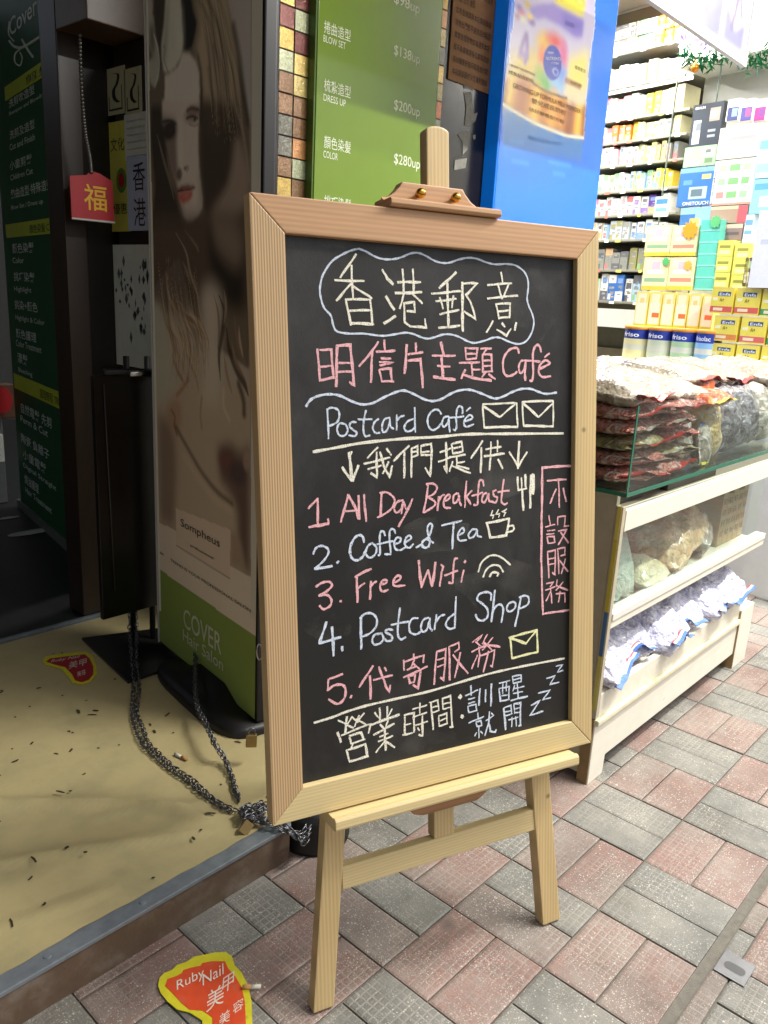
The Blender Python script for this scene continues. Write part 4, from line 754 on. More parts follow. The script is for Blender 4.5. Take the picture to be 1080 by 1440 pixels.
# white band, label, green foot
cv.poly(c4('60,970 125,1005 245,1068 640,1322 790,1402 900,1460 900,1900 60,1500'), '#c6bdb2', 1)
cv.poly(c4('240,900 640,1060 636,1412 245,1172'), '#c4b4a6', 1); cv.stroke(c4('245,1172 636,1412'), .9, '#5d4e45', .9); cv.stroke(c4('110,1212 150,1236'), 1.4, '#22201e')
cv.poly(PP('200,784 222,800 362,898 390,916 390,1100 200,1000'), '#66803a', 1, 0)
cv.poly(PP('200,-80 205,-80 226,860 223,860 200,200'), '#cdd3ca', 1)
cv.poly([ppt(201, -80), ppt(206, -80), ppt(221.5, 790), ppt(221.5, 800), ppt(200, 790)], '#cdd3ca', 1); cv.poly([ppt(354.6, -80), ppt(375, -80), ppt(375, 885), ppt(353.4, 869)], '#b9bab2', 1); cv.stroke([ppt(354.4, -80), ppt(353, 812)], 1, '#6e6c68', .8)
cv.a = np.clip(cv.a ** .80 * np.array([1.22, 1.08, .95]), 0, .85)
cv.mesh('poster_print', pp(0.003, PZT - .003, 0), PDIR * (PWID - .006), (0, 0, -(PZT - PZB - .006)), mat('matt_poster_print', attr=True, rough=.65, var=.02, spec=.2), sg)
m_pw = mat('poster_white_print', '#c8cbb0', rough=.5); m_pd = mat('poster_dark_print', '#2e2621', rough=.5)
def ptext(s_, x0, y0, x1, y1, hpx, m_, **k):
    a, c = POST.at(x0, y0), POST.at(x1, y1); hh = abs(POST.at(x0, y0 - hpx)[2] - a[2])
    text(s_, sg, a, PDIR, UP, abs((c - a) @ POST.d), m=m_, hmax=hh, out=.0012, **k)
ptext('COVER', 258, 880, 311, 915, 27, m_pw, bold=.004); ptext('Hair Salon', 257, 899, 313, 939, 16, m_pw)
ptext('Sompheus', 254, 739, 309, 771, 14, m_pd); ptext('professionnel', 268, 768, 300, 784, 5, m_pd); ptext('TREND IS YOUR PROFESSIONAL SALON', 240, 789, 353, 865, 4, m_pd)
m_black = mat('black_plastic', '#141312', rough=.45, var=.2, bump=.1)
base = []
for k in range(28):                                   # rounded oblong foot
    a = 2 * math.pi * k / 28; c, s_ = math.cos(a), math.sin(a); base.append((math.copysign(abs(c) ** .55, c) * .235, math.copysign(abs(s_) ** .55, s_) * .105))
bc = pp(PWID * .60, SZ, -.02); b = MB(); prof_ = [(1.0, .002), (1.0, .016), (.96, .026), (.80, .034), (.55, .040), (.30, .07)]
V = [bc + PDIR * x * f + POST.n * y * f + UP * z for f, z in prof_ for x, y in base]; n = 28
b.poly(V, [(i * n + k, i * n + (k + 1) % n, (i + 1) * n + (k + 1) % n, (i + 1) * n + k) for i in range(len(prof_) - 1) for k in range(n)] + [tuple(range((len(prof_) - 1) * n, len(prof_) * n))])
b.build('foot', m_black, sg, True)
# open metal stand frame with a black panel, behind the poster
st = empty('sign_stand', 'black panel on two thin poles with a flat square black base', 'sign stand', ground(187, 920, SZ))
bpq = [ground(*q, SZ + .003) for q in ((115, 900), (180, 962), (258, 935), (240, 884))]
b = MB(); b.prism([q + UP * .0 for q in bpq], (0, 0, .008)); b.build('base_plate', m_black, st, bevel=.002)
SY_ = 1.97
def stp(x, y): return onplane(x, y, (0, SY_, 0), (0, 1, 0))
for x in (188, 215):
    q = ground(x, 906 if x < 200 else 902, SZ); q = np.array([q[0], q[1], SZ + .011]); b = MB(); b.tube([q, (q[0] + .004, q[1], .93)], .0085, 10); b.build('pole', m_black, st, True)
q0, q1 = stp(133, 862), stp(224, 520); m_panel = mat('black_panel_back', '#100e0d', rough=.3, var=.3)
b = MB(); b.box((stp(137, 700)[0], SY_ - .004, .205), (stp(222, 700)[0], SY_ + .012, .885)); b.build('panel', m_panel, st, bevel=.002)
b = MB(); b.tube([stp(142, 522) + np.array([0, -.016, 0]), stp(222, 522) + np.array([0, -.016, 0])], .009, 10); b.build('top_tube', m_black, st, True)
b = MB(); b.tube([stp(176, 524) + np.array([0, -.022, 0]), stp(206, 524) + np.array([0, -.022, 0])], .0095, 10); b.build('clip', mat('chrome', '#b8b8b8', rough=.2, metal=1), st, True)
b = MB(); b.tube([stp(144, 540) + np.array([0, -.007, 0]), stp(160, 830) + np.array([0, -.007, 0])], .002, 6); b.build('cable', mat('grey_cable', '#3c3a36', rough=.5), st, True)
# door frame, header and hanging red paper
m_wood = mat('dark_door_wood', '#2a1e14', rough=.35, var=.3, vscale=14, stretch=(1, 1, .1))
JY = 2.27
def jp(x, y): return onplane(x, y, (0, JY, 0), (0, 1, 0))
df = empty('door_frame', 'dark brown wooden door frame at the salon entrance', 'door frame', (1.2, JY + .03, SZ))
jx0, jx1 = jp(92, 300)[0], 1.43
b = MB(); b.box((jx0, JY + .006, SZ + .011), (jx0 + .065, JY + .10, 2.7)); b.build('jamb', m_wood, df, bevel=.003)
b = MB(); b.box((jx0 + .066, JY + .03, SZ + .011), (jx1 - .002, JY + .09, 2.7)); b.build('side_panel', mat('dark_side_panel', '#1a140f', rough=.3, var=.3), df)
hz = jp(150, 62)[2]; b = MB(); b.box((jx0 + .0, JY - .16, hz), (jx1 - .002, JY + .0045, hz + .16)); b.build('header', mat('brown_header', '#4c3724', rough=.4, var=.25), df, bevel=.003)
b = MB(); b.box((-2.2, JY + .01, 2.2), (jx0 - .001, JY + .1, 2.71)); b.build('lintel', m_wood, df)
lbx = MB(); hx0, hx1 = jp(104, 20)[0], jp(150, 20)[0]; lbx.box((hx0, JY - .18, hz + .165), (hx1 + .05, JY - .02, hz + .28)); o = lbx.build('meter_box', mat('ivory_box', '#a8a48f', rough=.5, var=.1), bevel=.004); tag(o, 'pale box sitting on the door header above the hanging red paper', 'box')
m_redp = mat('red_paper', '#a3141d', rough=.5, var=.1)
RY = 2.2
def rp(x, y): return onplane(x, y, (0, RY, 0), (0, 1, 0))
rs = MB(); rs.prism([rp(*q) for q in ((98, 247), (122, 246), (128, 240), (140, 244), (158, 255), (161, 312), (101, 306))], (0, .004, 0)); ro = rs.build('lucky_paper', m_redp); tag(ro, 'red paper with a golden character hanging from a bead chain', 'lucky paper')
a = rp(118, 291); text('福', ro, (a[0], RY, a[2]), XD, UP, abs(rp(150, 291)[0] - a[0]), m=mat('gold_print', '#d6a622', rough=.35, var=.1), name='gold_character', bold=.008, out=.001)
b = MB(); e0, e1 = rp(101, 307), rp(161, 313); b.tube([e0, e1], .003, 6); b.build('white_edge', mat('poster_frame', '#b9b6ae'), ro)
b = MB(); pts = [rp(112, 50), rp(113, 100), rp(116, 150), rp(120, 190), rp(126, 222), rp(128, 242)]
pl = spline(pts, 9)
for q in pl: b.lathe(q + np.array([0, -.002, -.0055]), [(.001, 0), (.0045, .0025), (.0055, .0055), (.0045, .0085), (.001, .011)], 8)
o = b.build('bead_chain', mat('dull_beads', '#6d6a64', rough=.35, metal=.8), None, True); tag(o, 'grey bead chain holding up the red lucky paper', 'chain')
# papers pinned on the pillar's side
PSX = 1.310
b = MB(); b.box((PSX, 2.0, .90), (PX0 - .006, JY - .002, hz - .004)); o = b.build('wall_cabinet', mat('dark_cabinet', '#241c15', rough=.4, var=.2), bevel=.004); tag(o, 'dark narrow wall cabinet beside the salon door, covered in pinned papers', 'cabinet')
def sp(x, y): return onplane(x, y, (PSX, 0, 0), (1, 0, 0))
m_paper = mat('white_paper', '#b9bcb4', rough=.75, var=.08); m_yel = mat('yellow_paper', '#b5b04a', rough=.75, var=.1); m_inkb = mat('black_ink', '#15181d', rough=.6); m_blue = mat('pale_blue_paper', '#9aa6bf', rough=.75, var=.08)
def paper(q, m_, lab, k=0, cat='paper'):
    b = MB(); P = [sp(*t) for t in q]; ya = max(p[1] for p in P); yb = min(p[1] for p in P); z0_, z1_ = min(p[2] for p in P), max(p[2] for p in P)
    b.box((PSX - .0022 - .0016 * k, yb, z0_), (PSX - .0004 - .0016 * k, ya, z1_)); o = b.build('paper_sheet', m_); tag(o, lab, cat, 'papers pinned to the narrow cabinet'); return o, ya, yb, z0_, z1_, PSX - .0022 - .0016 * k
m_ivory = mat('ivory_tile', '#a9a588', rough=.5, var=.1)
for x0_, x1_, w_ in ((151, 176, 'left'), (177, 199, 'right')):
    o, ya, yb, za, zb, xx = paper([(x0_, 98), (x1_, 92), (x1_, 158), (x0_, 164)], m_ivory, f'ivory card with a black swan drawing, the {w_} one of the pair', 0)
    cy_, cz_ = (ya + yb) / 2, (za + zb) / 2; hh = (zb - za) / 2; ww = (ya - yb) / 2; b = MB()
    pts = spline([(-.05, .75), (.35, .65), (.2, .3), (-.15, .05), (-.1, -.3), (.3, -.5)], 5)
    for i in range(len(pts) - 1):
        w2 = .09 + .12 * i / len(pts); p, q = pts[i], pts[i + 1]; b.face([(xx - .0006, cy_ - (p[0] - w2) * ww, cz_ + p[1] * hh), (xx - .0006, cy_ - (p[0] + w2) * ww, cz_ + p[1] * hh), (xx - .0006, cy_ - (q[0] + w2) * ww, cz_ + q[1] * hh), (xx - .0006, cy_ - (q[0] - w2) * ww, cz_ + q[1] * hh)])
    for (y0_, y1_, z0_, z1_) in ((-.7, .7, -.82, -.74), (.62, .7, -.8, .2), (-.7, -.62, -.8, -.2)): b.face([(xx - .0006, cy_ - y0_ * ww, cz_ + z0_ * hh), (xx - .0006, cy_ - y1_ * ww, cz_ + z0_ * hh), (xx - .0006, cy_ - y1_ * ww, cz_ + z1_ * hh), (xx - .0006, cy_ - y0_ * ww, cz_ + z1_ * hh)])
    b.build('swan_drawing', m_inkb, o)
def stext(o, s_, ya, yb, z, hh, xx, m_=None, vert=False):
    text(s_, o, (xx, ya, z), (0, -1, 0), UP, abs(ya - yb), m=m_ or m_inkb, hmax=hh, out=.0008)
o, ya, yb, za, zb, xx = paper([(154, 173), (180, 168), (180, 320), (158, 326)], m_yel, 'yellow flyer with a round green and red emblem beside the black swan cards', 0)
stext(o, '文化', ya - .01, yb + .02, zb - .075, .035, xx); b = MB(); cc = sp(172, 254)
for r_, m_ in ((.028, mat('leaf_green_print', '#4e7a33')), ):
    b.poly([(xx - .0007, cc[1] + r_ * math.cos(t), cc[2] + 1.2 * r_ * math.sin(t)) for t in np.linspace(0, 2 * math.pi, 20)[:-1]], [tuple(range(19))[::-1]]); b.build('round_emblem', m_, o)
b = MB(); b.poly([(xx - .0012, cc[1] + .016 * math.cos(t), cc[2] + .02 * math.sin(t)) for t in np.linspace(0, 2 * math.pi, 20)[:-1]], [tuple(range(19))[::-1]]); b.build('round_emblem', m_redp, o)
stext(o, '優惠', ya - .015, yb + .015, za + .05, .03, xx)
o, ya, yb, za, zb, xx = paper([(176, 163), (209, 156), (209, 222), (178, 226)], m_paper, 'small white printed sheet above the paper reading 香港', 1)
for i in range(6): stext(o, 'Hong Kong postcard theme cafe', ya - .012, yb + .012, zb - .02 - .018 * i, .007, xx, mat('grey_ink', '#7c848c', rough=.6))
o, ya, yb, za, zb, xx = paper([(180, 222), (211, 218), (211, 322), (183, 325)], m_blue, 'pale blue sheet with two large black characters reading 香港', 2)
h2 = (zb - za) * .42
stext(o, '香', ya - .03, yb + .02, zb - h2 * 1.02, h2 * .9, xx); stext(o, '港', ya - .03, yb + .02, za + .018, h2 * .9, xx)
o, ya, yb, za, zb, xx = paper([(160, 350), (211, 344), (211, 520), (160, 506)], m_paper, 'tall white sheet with ink sketches of people, lowest on the narrow cabinet', 0)
rr = random.Random(4); b = MB()
for (cy_, cz_, s_) in ((.68, .72, .05), (.52, .62, .035), (.32, .42, .05), (.16, .40, .04), (.12, .85, .04)):
    for k in range(9):
        y_, z_ = yb + (ya - yb) * cy_ + rr.gauss(0, s_ * .4), za + (zb - za) * cz_ + rr.gauss(0, s_ * .8); w_, h_ = rr.uniform(.003, .010), rr.uniform(.004, .02)
        b.face([(xx - .0007, y_ + w_, z_), (xx - .0007, y_, z_ - h_), (xx - .0007, y_ - w_, z_), (xx - .0007, y_, z_ + h_)])
b.build('ink_sketch', mat('sketch_ink', '#50565e', rough=.6), o)
# dark green salon menu board inside the doorway
mz1 = 2.15; md = MENU.d
mb_ = empty('menu_board', 'tall dark green salon price list with lime yellow headings inside the doorway', 'menu board', MENU.P(0, SZ))
m_dgreen = mat('dark_green_panel', '#1f5a36', rough=.55, var=.12, spec=.25); m_strip = mat('lime_strip', '#c8d82c', rough=.5, var=.08); m_pale = mat('pale_menu_print', '#e2ece4', rough=.6)
MU0, MU1 = MENU.uz(130, 805)[0], MENU.uz(30, 715)[0]   # near and far ends
ML = 1.02
def mp_(u, z, out=0.): return MENU.P(u, z, out)
b = MB(); b.hexa(mp_(-.12, SZ + .012, -.03), MENU.d * (ML + .12), MENU.n * .03, UP * (mz1 - SZ - .012)); b.build('panel', m_dgreen, mb_, bevel=.002)
b = MB(); b.hexa(mp_(-.12, SZ + .005, .0005), MENU.d * (ML + .14), MENU.n * .012, UP * .035); b.build('bottom_rail', mat('pale_rail', '#6d726f', rough=.4, var=.1), mb_)
def mstrip(xa, ya_, xb, yb_, hpx):
    ua, za = MENU.uz(xa, ya_); ub, zb = MENU.uz(xb, yb_); z0_ = (za + zb) / 2; hh = abs(MENU.uz(xa, ya_ - hpx)[1] - za)
    b = MB(); b.hexa(mp_(min(ua, ub), z0_, .0005), MENU.d * abs(ub - ua), MENU.n * .003, UP * hh); b.build('heading_strip', m_strip, mb_); return ua, ub, z0_, hh
def mtext(s_, xa, ya_, xb, hpx, m_=None, out=.001):
    ua, za = MENU.uz(xa, ya_); ub = MENU.uz(xb, ya_)[0]; hh = abs(MENU.uz(xa, ya_ - hpx)[1] - za); dr = MENU.d * (1 if ub > ua else -1)
    text(s_, mb_, mp_(ua, za), dr, UP, abs(ub - ua), m=m_ or m_pale, hmax=hh, out=out, bold=.008)
for q, s_ in (((8, 132, 79, 110, 20), '剪髮'), ((10, 332, 94, 330, 19), '顏色染髮 COLOR'), ((22, 552, 113, 580, 20), '護理療程 TREATMENT')):
    ua, ub, z0_, hh = mstrip(*q); text(s_, mb_, mp_(ua + (ub - ua) * .45, z0_ + hh * .2), MENU.d * (1 if ub > ua else -1), UP, abs(ub - ua) * .5, m=mat('dark_menu_print', '#2c3a1c'), hmax=hh * .6, out=.0045)
for s_, x0_, y0_, x1_, hpx in (('洗剪吹造型', 13, 152, 50, 13), ('Shampoo and Blowdry', 13, 163, 64, 7), ('洗剪及造型', 14, 196, 50, 13), ('Cut and Finish', 14, 212, 50, 9), ('小童剪髮', 14, 239, 46, 13), ('Children Cut', 15, 254, 47, 8), ('熱曲造型·特殊造型', 16, 279, 74, 14), ('Blow Set / Dress up', 16, 295, 61, 8),
        ('顏色染髮', 18, 355, 48, 14), ('Color', 18, 370, 34, 8), ('挑巧染髮', 20, 394, 49, 13), ('Highlight', 20, 409, 44, 9), ('挑染+顏色', 21, 433, 53, 13), ('Highlight & Color', 22, 449, 62, 9), ('顏色護理', 23, 473, 51, 13), ('Color Treatment', 23, 486, 58, 9), ('漂髮', 25, 508, 39, 14), ('Bleaching', 26, 522, 45, 8),
        ('自然電髮 先剪', 29, 578, 71, 14), ('Perm & Cut', 29, 592, 66, 9), ('陶瓷 負離子', 30, 620, 68, 13), ('小童電髮', 33, 643, 64, 13), ('Digital Straight', 33, 656, 77, 8), ('焗油護理', 35, 678, 54, 13), ('Hair Treatment', 36, 692, 71, 8), ('1', 115, 650, 119, 13), ('&', 114, 680, 121, 12), ('45', 114, 722, 123, 14)):
    mtext(s_, x0_, y0_, x1_, hpx)
mtext('Cover', 14, 52, 54, 26, m_pale)
def mstroke(pts, w):
    b = MB(); P = [mp_(*MENU.uz(*q), .0015) for q in pts]
    if len(P) > 2: P = spline(P, 6)
    b.tube(P, w, 5); b.build('scissors_mark', m_pale, mb_)
mstroke([(14, 58), (22, 66), (34, 66), (60, 50)], .005); mstroke([(32, 56), (40, 70), (47, 80)], .005); mstroke([(30, 68), (22, 76), (22, 88), (29, 92), (32, 82), (29, 74)], .003)
mstroke([(14, 30), (13, 48), (20, 58)], .003)
# grey shelves with parcels at the far left edge
sh = empty('salon_trolley', 'grey drawer unit standing at the far left edge inside the salon', 'drawer unit', (1.50, 3.75, SZ))
m_gry = mat('grey_laminate', '#56595a', rough=.5, var=.12)
for k in range(7):
    z0_ = SZ + .006 + k * .30; b = MB(); b.box((.9, 3.78, z0_), (1.56, 4.2, z0_ + .29)); dr = b.build('drawer', m_gry, sh, bevel=.004)
    b = MB(); b.box((1.36, 3.768, z0_ + .13), (1.54, 3.779, z0_ + .15)); b.build('handle', m_steel, dr)
def farp(x, y): return onplane(x, y, (0, 3.70, 0), (0, 1, 0))
a, c = farp(-12, 590), farp(20, 540); b = MB(); b.box((a[0], 3.70, a[2]), (c[0], 3.764, c[2])); o = b.build('gift_tin', mat('brown_tin', '#5a4233', rough=.4, var=.2), bevel=.004); tag(o, 'brown tin with a red disc on the grey drawers at far left', 'tin')
b = MB(); cc = farp(3, 563); b.poly([(cc[0] + .045 * math.cos(t), 3.698, cc[2] + .06 * math.sin(t)) for t in np.linspace(0, 2 * math.pi, 22)[:-1]], [tuple(range(21))[::-1]]); b.build('red_disc', m_redp, o)
a, c = farp(-10, 652), farp(7, 612); b = MB(); b.box((a[0], 3.72, a[2]), (c[0], 3.764, c[2])); o = b.build('label_card', m_paper); tag(o, 'white card leaning on the grey drawers below the brown tin', 'card'); text('Z', o, (c[0] - .05, 3.72, a[2] + .03), XD, UP, .03, m=m_inkb)
# litter on the salon floor
for (x, y, l_, an) in ((12, 728, .05, .5), (44, 748, .10, -.2)):
    q = ground(x, y, SZ + .007); b = MB(); b.poly([q + np.array([math.cos(t + an) * l_, math.sin(t + an) * l_ * .35, 0]) for t in np.linspace(0, 2 * math.pi, 13)[:-1]] + [q + np.array([0, 0, .006])], [(k, (k + 1) % 12, 12) for k in range(12)]); tag(b.build('paper_scrap', m_paper), f'{"small" if l_ < .08 else "long"} pale paper scrap on the dark salon floor', 'paper scrap')
# ---- foot-shaped adhesive signs
m_fy = mat('yellow_sticker', '#d6cd2c', rough=.45, var=.12, vscale=60, color2='#a79c52', thresh=(.58, .72)); m_fr = mat('red_sticker', '#d84f2a', rough=.45, var=.12, vscale=50, color2='#b06048', thresh=(.58, .72)); m_fd = mat('crimson_sticker', '#a3202a', rough=.45, var=.12)
def foot_sign(lab, outer, inner, z, mi, words):
    b = MB(); b.prism([ground(*q, z) for q in outer], (0, 0, .0012)); o = b.build('foot_sticker', m_fy); tag(o, lab, 'floor sticker')
    b = MB(); b.prism([ground(*q, z + .0013) for q in inner], (0, 0, .0005)); b.build('red_sole', mi, o)
    for s_, (x0_, y0_), (x1_, y1_), (ux, uy) in words:
        a, c, u_ = ground(x0_, y0_, z + .0019), ground(x1_, y1_, z + .0019), ground(ux, uy, z + .0019)
        text(s_, o, a, c - a, u_ - a, np.linalg.norm(c - a), shear=.25, m=mat('sticker_white', '#e6dccb', rough=.5), hmax=np.linalg.norm(u_ - a), out=.0008)
def zc(s_, x0=0, y0=1080, k=2.25): return [(x0 + float(a) / k, y0 + float(b_) / k) for a, b_ in (t.split(',') for t in s_.split())]
foot_sign('foot shaped red and yellow sticker on the paving in front of the step',
          zc('500,690 505,665 520,650 545,640 560,625 590,615 615,598 650,592 680,585 715,584 735,600 742,625 765,650 785,690 796,740 800,860 640,860 640,800 600,775 560,765 530,740 508,712'),
          zc('522,690 530,668 555,660 575,650 580,640 605,632 635,626 640,618 668,612 690,612 712,612 722,635 745,660 765,695 775,740 780,850 672,850 672,790 640,768 600,765 575,745 545,712'), .0035, m_fr,
          [('Ruby', zc('556,706')[0], zc('648,658')[0], zc('545,672')[0]), ('Nail', zc('638,692')[0], zc('712,650')[0], zc('630,660')[0]), ('美', zc('650,772')[0], zc('712,735')[0], zc('640,715')[0]), ('甲', zc('696,718')[0], zc('740,688')[0], zc('690,672')[0]), ('容', zc('735,780')[0], zc('772,755')[0], zc('728,750')[0]), ('美', zc('690,820')[0], zc('730,795')[0], zc('684,785')[0])])
zs = lambda s_: zc(s_, 0, 680, 2.348)
foot_sign('foot shaped red and yellow sticker on the yellow lino step', zs('140,585 150,572 190,565 230,560 285,556 305,570 318,600 320,630 300,655 270,665 240,660 230,645 205,615 175,605 150,600'),
          zs('152,588 165,578 210,572 280,564 296,578 308,604 308,630 294,648 270,656 248,650 238,630 215,606 180,598'), SZ + .004, m_fd, [('Ruby Nail', zs('165,592')[0], zs('262,575')[0], zs('168,580')[0]), ('美甲', zs('225,612')[0], zs('290,596')[0], zs('220,590')[0]), ('美容', zs('255,638')[0], zs('285,628')[0], zs('250,622')[0])])
# ---- chains
m_link = mat('chain_steel', '#77777a', rough=.34, metal=.9, var=.25)
def link_mesh(b, c, t, s_, L_=.015, W_=.0095, r=.00145):
    t = t / np.linalg.norm(t); s_ = s_ - t * (s_ @ t); s_ /= np.linalg.norm(s_); nn = np.cross(t, s_); n1, n2 = 12, 5; V = []
    for i in range(n1):
        a = 2 * math.pi * i / n1; ca, sa = math.cos(a), math.sin(a); p = c + t * (math.copysign(max(abs(ca) - .0, 0), ca) * W_ / 2 + (L_ - W_) / 2 * (1 if ca > 0 else -1)) + s_ * sa * W_ / 2
        rd = t * ca + s_ * sa
        for j in range(n2): bb = 2 * math.pi * j / n2; V.append(p + r * (rd * math.cos(bb) + nn * math.sin(bb)))
    b.poly(V, [(i * n2 + j, ((i + 1) % n1) * n2 + j, ((i + 1) % n1) * n2 + (j + 1) % n2, i * n2 + (j + 1) % n2) for i in range(n1) for j in range(n2)])
def chain_path(b, pts, step=.0113, rr=random.Random(2), k=1.0):
    P = spline(pts, 14); D = [0]
    for i in range(1, len(P)): D.append(D[-1] + np.linalg.norm(P[i] - P[i - 1]))
    n = int(D[-1] / (step * k)); A_ = np.array(P)
    for i in range(n):
        d = (i + .5) * step * k; c = np.array([np.interp(d, D, A_[:, q]) for q in range(3)]); c2 = np.array([np.interp(min(d + .003, D[-1]), D, A_[:, q]) for q in range(3)]); c1 = np.array([np.interp(max(d - .003, 0), D, A_[:, q]) for q in range(3)])
        t = c2 - c1 + 1e-9; tw = rr.uniform(-.5, .5) + (math.pi / 2 if i % 2 else 0); up = np.array([0, 0, 1.0]) if abs(t[2]) < .9 * np.linalg.norm(t) else np.array([1.0, 0, 0])
        x = np.cross(t / np.linalg.norm(t), up); x /= np.linalg.norm(x); y = np.cross(x, t / np.linalg.norm(t)); link_mesh(b, c + np.array([0, 0, rr.uniform(0, .001)]), t, x * math.cos(tw) + y * math.sin(tw), 0.015 * k, .0095 * k, .00145 * k)
zl = SZ + .0085
def rip(x, y): q = ground(x, y, zl); return ripple(q[0], q[1])
pole1 = ground(190, 905, SZ)
def cl(b, s_, lift=None): pts = [ground(*[float(q) for q in t.split(',')], zl) for t in s_.split()]; return pts
b = MB(); rr = random.Random(6)
for off in (-4.2, 3.6):
    pts = [np.array([pole1[0] - .010 + off * .002, pole1[1] - .012, .22]), np.array([pole1[0] - .012 + off * .003, pole1[1] - .014, .15])] + [ground(x + off + rr.uniform(-1.5, 1.5), y, zl + (.006 if y < 962 else 0) + rip(x, y)) for x, y in ((189, 930), (191, 965), (190, 1000), (194, 1018), (206, 1045), (220, 1062), (243, 1081), (266, 1097), (290, 1117), (312, 1133), (332, 1142))]
    chain_path(b, pts, rr=rr, k=1.05)
tag(b.build('chain', m_link, None, True), 'doubled steel chain running across the lino from the black stand pole', 'chain')
b = MB(); q0 = ground(262, 968, SZ); pts = [np.array([q0[0] + .05, q0[1] + .03, .17])] + [ground(x, y, zl + dz + rip(x, y)) for x, y, dz in ((276, 985, .045), (290, 1020, .040), (303, 1048, .034), (315, 1066, .012), (324, 1088, 0), (330, 1108, 0), (338, 1128, .0))]
for off in (-.003, .004): chain_path(b, [p + np.array([off, off, 0]) for p in pts], rr=rr)
tag(b.build('chain', m_link, None, True), 'steel chain hanging down over the curved black foot of the poster', 'chain')
b = MB(); rr = random.Random(12); c0 = ground(352, 1150, SZ)
for k in range(7):
    a0 = rr.uniform(0, 6); pts = []
    for i in range(5):
        a = a0 + i * 1.1; r_ = rr.uniform(.008, .038); pts.append(c0 + np.array([r_ * math.cos(a) + .006, r_ * .8 * math.sin(a) - .004, zl - SZ + .0022 * k + rr.uniform(0, .004)]))
    chain_path(b, pts, rr=rr)
for k in range(4):                                    # loops that droop over the nosing
    e0_ = ground(362 + 4 * k, 1160 + 2 * k, SZ); y_ = 1.052 - .006 * k
    pts = [np.array([e0_[0] - .01, 1.095, zl + .006]), np.array([.905 + .006 * k, 1.062, zl + .006]), np.array([.925 + .005 * k, 1.036 - .004 * k, SZ + .002 - .004 * k]), np.array([.955, 1.028 - .004 * k, SZ - .012 - .006 * k]), np.array([.985, 1.034, SZ - .004 - .005 * k]), np.array([.996, 1.052, SZ + .012])]
    chain_path(b, pts, rr=rr, k=1.1)
tag(b.build('chain', m_link, None, True), 'tangled heap of steel chain on the corner of the step', 'chain')
def padlock(lab, px_, py_, z, h, tilt):
    c = ground(px_, py_, z); o = empty('padlock', lab, 'padlock', c, rot=Matrix.Rotation(tilt, 3, 'Y') @ Matrix.Rotation(-.6, 3, 'Z'))
    b = MB(); w = h * .8; b.box((-w / 2, -h * .18, 0), (w / 2, h * .18, h)); b.build('body', mat('padlock_brass', '#a58c5c', rough=.35, metal=.8, var=.25), o, local=True, bevel=h * .07)
    b = MB(); b.tube([(-w * .3, 0, h * .95)] + [(w * .3 * math.cos(t), 0, h * 1.25 + w * .3 * math.sin(t)) for t in np.linspace(math.pi, 0, 9)] + [(w * .3, 0, h * .95)], h * .06, 8); b.build('shackle', m_link, o, True, local=True)
padlock('brass padlock lying in the heap of chain', 340, 1172, SZ + .004, .026, .9)
padlock('brass padlock hanging low on the front edge of the poster stand', 353, 1050, SZ + .05, .030, .05)
# butts and scraps
m_butt = mat('cigarette_paper', '#d9d3c4', rough=.7, var=.1); m_filter = mat('cigarette_filter', '#b98a55', rough=.8, var=.2)
def butt(lab, a, c, z):
    A0, C0 = ground(*a, z), ground(*c, z); o = empty('cigarette_butt', lab, 'cigarette butt', A0); b = MB(); b.tube([A0, A0 + (C0 - A0) * .45], .0036, 10); b.build('filter', m_filter, o, True); b = MB(); b.tube([A0 + (C0 - A0) * .46, C0], .0036, 10); b.build('paper', m_butt, o, True)
butt('cigarette butt lying across the foot sticker on the paving', (341, 1388), (367, 1387), .009)
butt('cigarette butt on the lino beside the doubled chain', (263, 1068), (246, 1060), SZ + .006)
# round black weight beside the easel leg
b = MB(); b.lathe((1.035, 1.075, .001), [(.075, 0), (.078, .01), (.074, .07), (.07, .085), (.05, .088), (.02, .105), (.012, .16)], 28); tag(b.build('umbrella_weight', m_black, None, True), 'round black weight standing behind the left easel leg', 'weight')
# metal plate let into the far paving
qs = [ground(*q, .0) for q in ((997, 1352), (1031, 1338), (1066, 1366), (1048, 1384))]; qs[2] = qs[1] + qs[3] - qs[0] + 0 * qs[2]
pc = ground(1034, 1362); pl_ = empty('cover_plate', 'small metal plate with a slot set into the paving at lower right', 'plate', pc)
b = MB(); b.box((pc[0] - .033, pc[1] - .026, .0012), (pc[0] + .029, pc[1] + .028, .0030)); b.build('plate', mat('zinc', '#6c6c6e', rough=.4, metal=.6, var=.15), pl_, bevel=.001)
b = MB(); b.poly([(pc[0] - .004 + .010 * math.cos(t), pc[1] + math.copysign(.010, math.sin(t)) * (abs(math.sin(t)) > .01) + .008 * math.sin(t), .0034) for t in np.linspace(0, 2 * math.pi, 25)[:-1]], [tuple(range(24))]); b.build('slot', mat('dark_slot', '#4a4a4a', rough=.6), pl_)
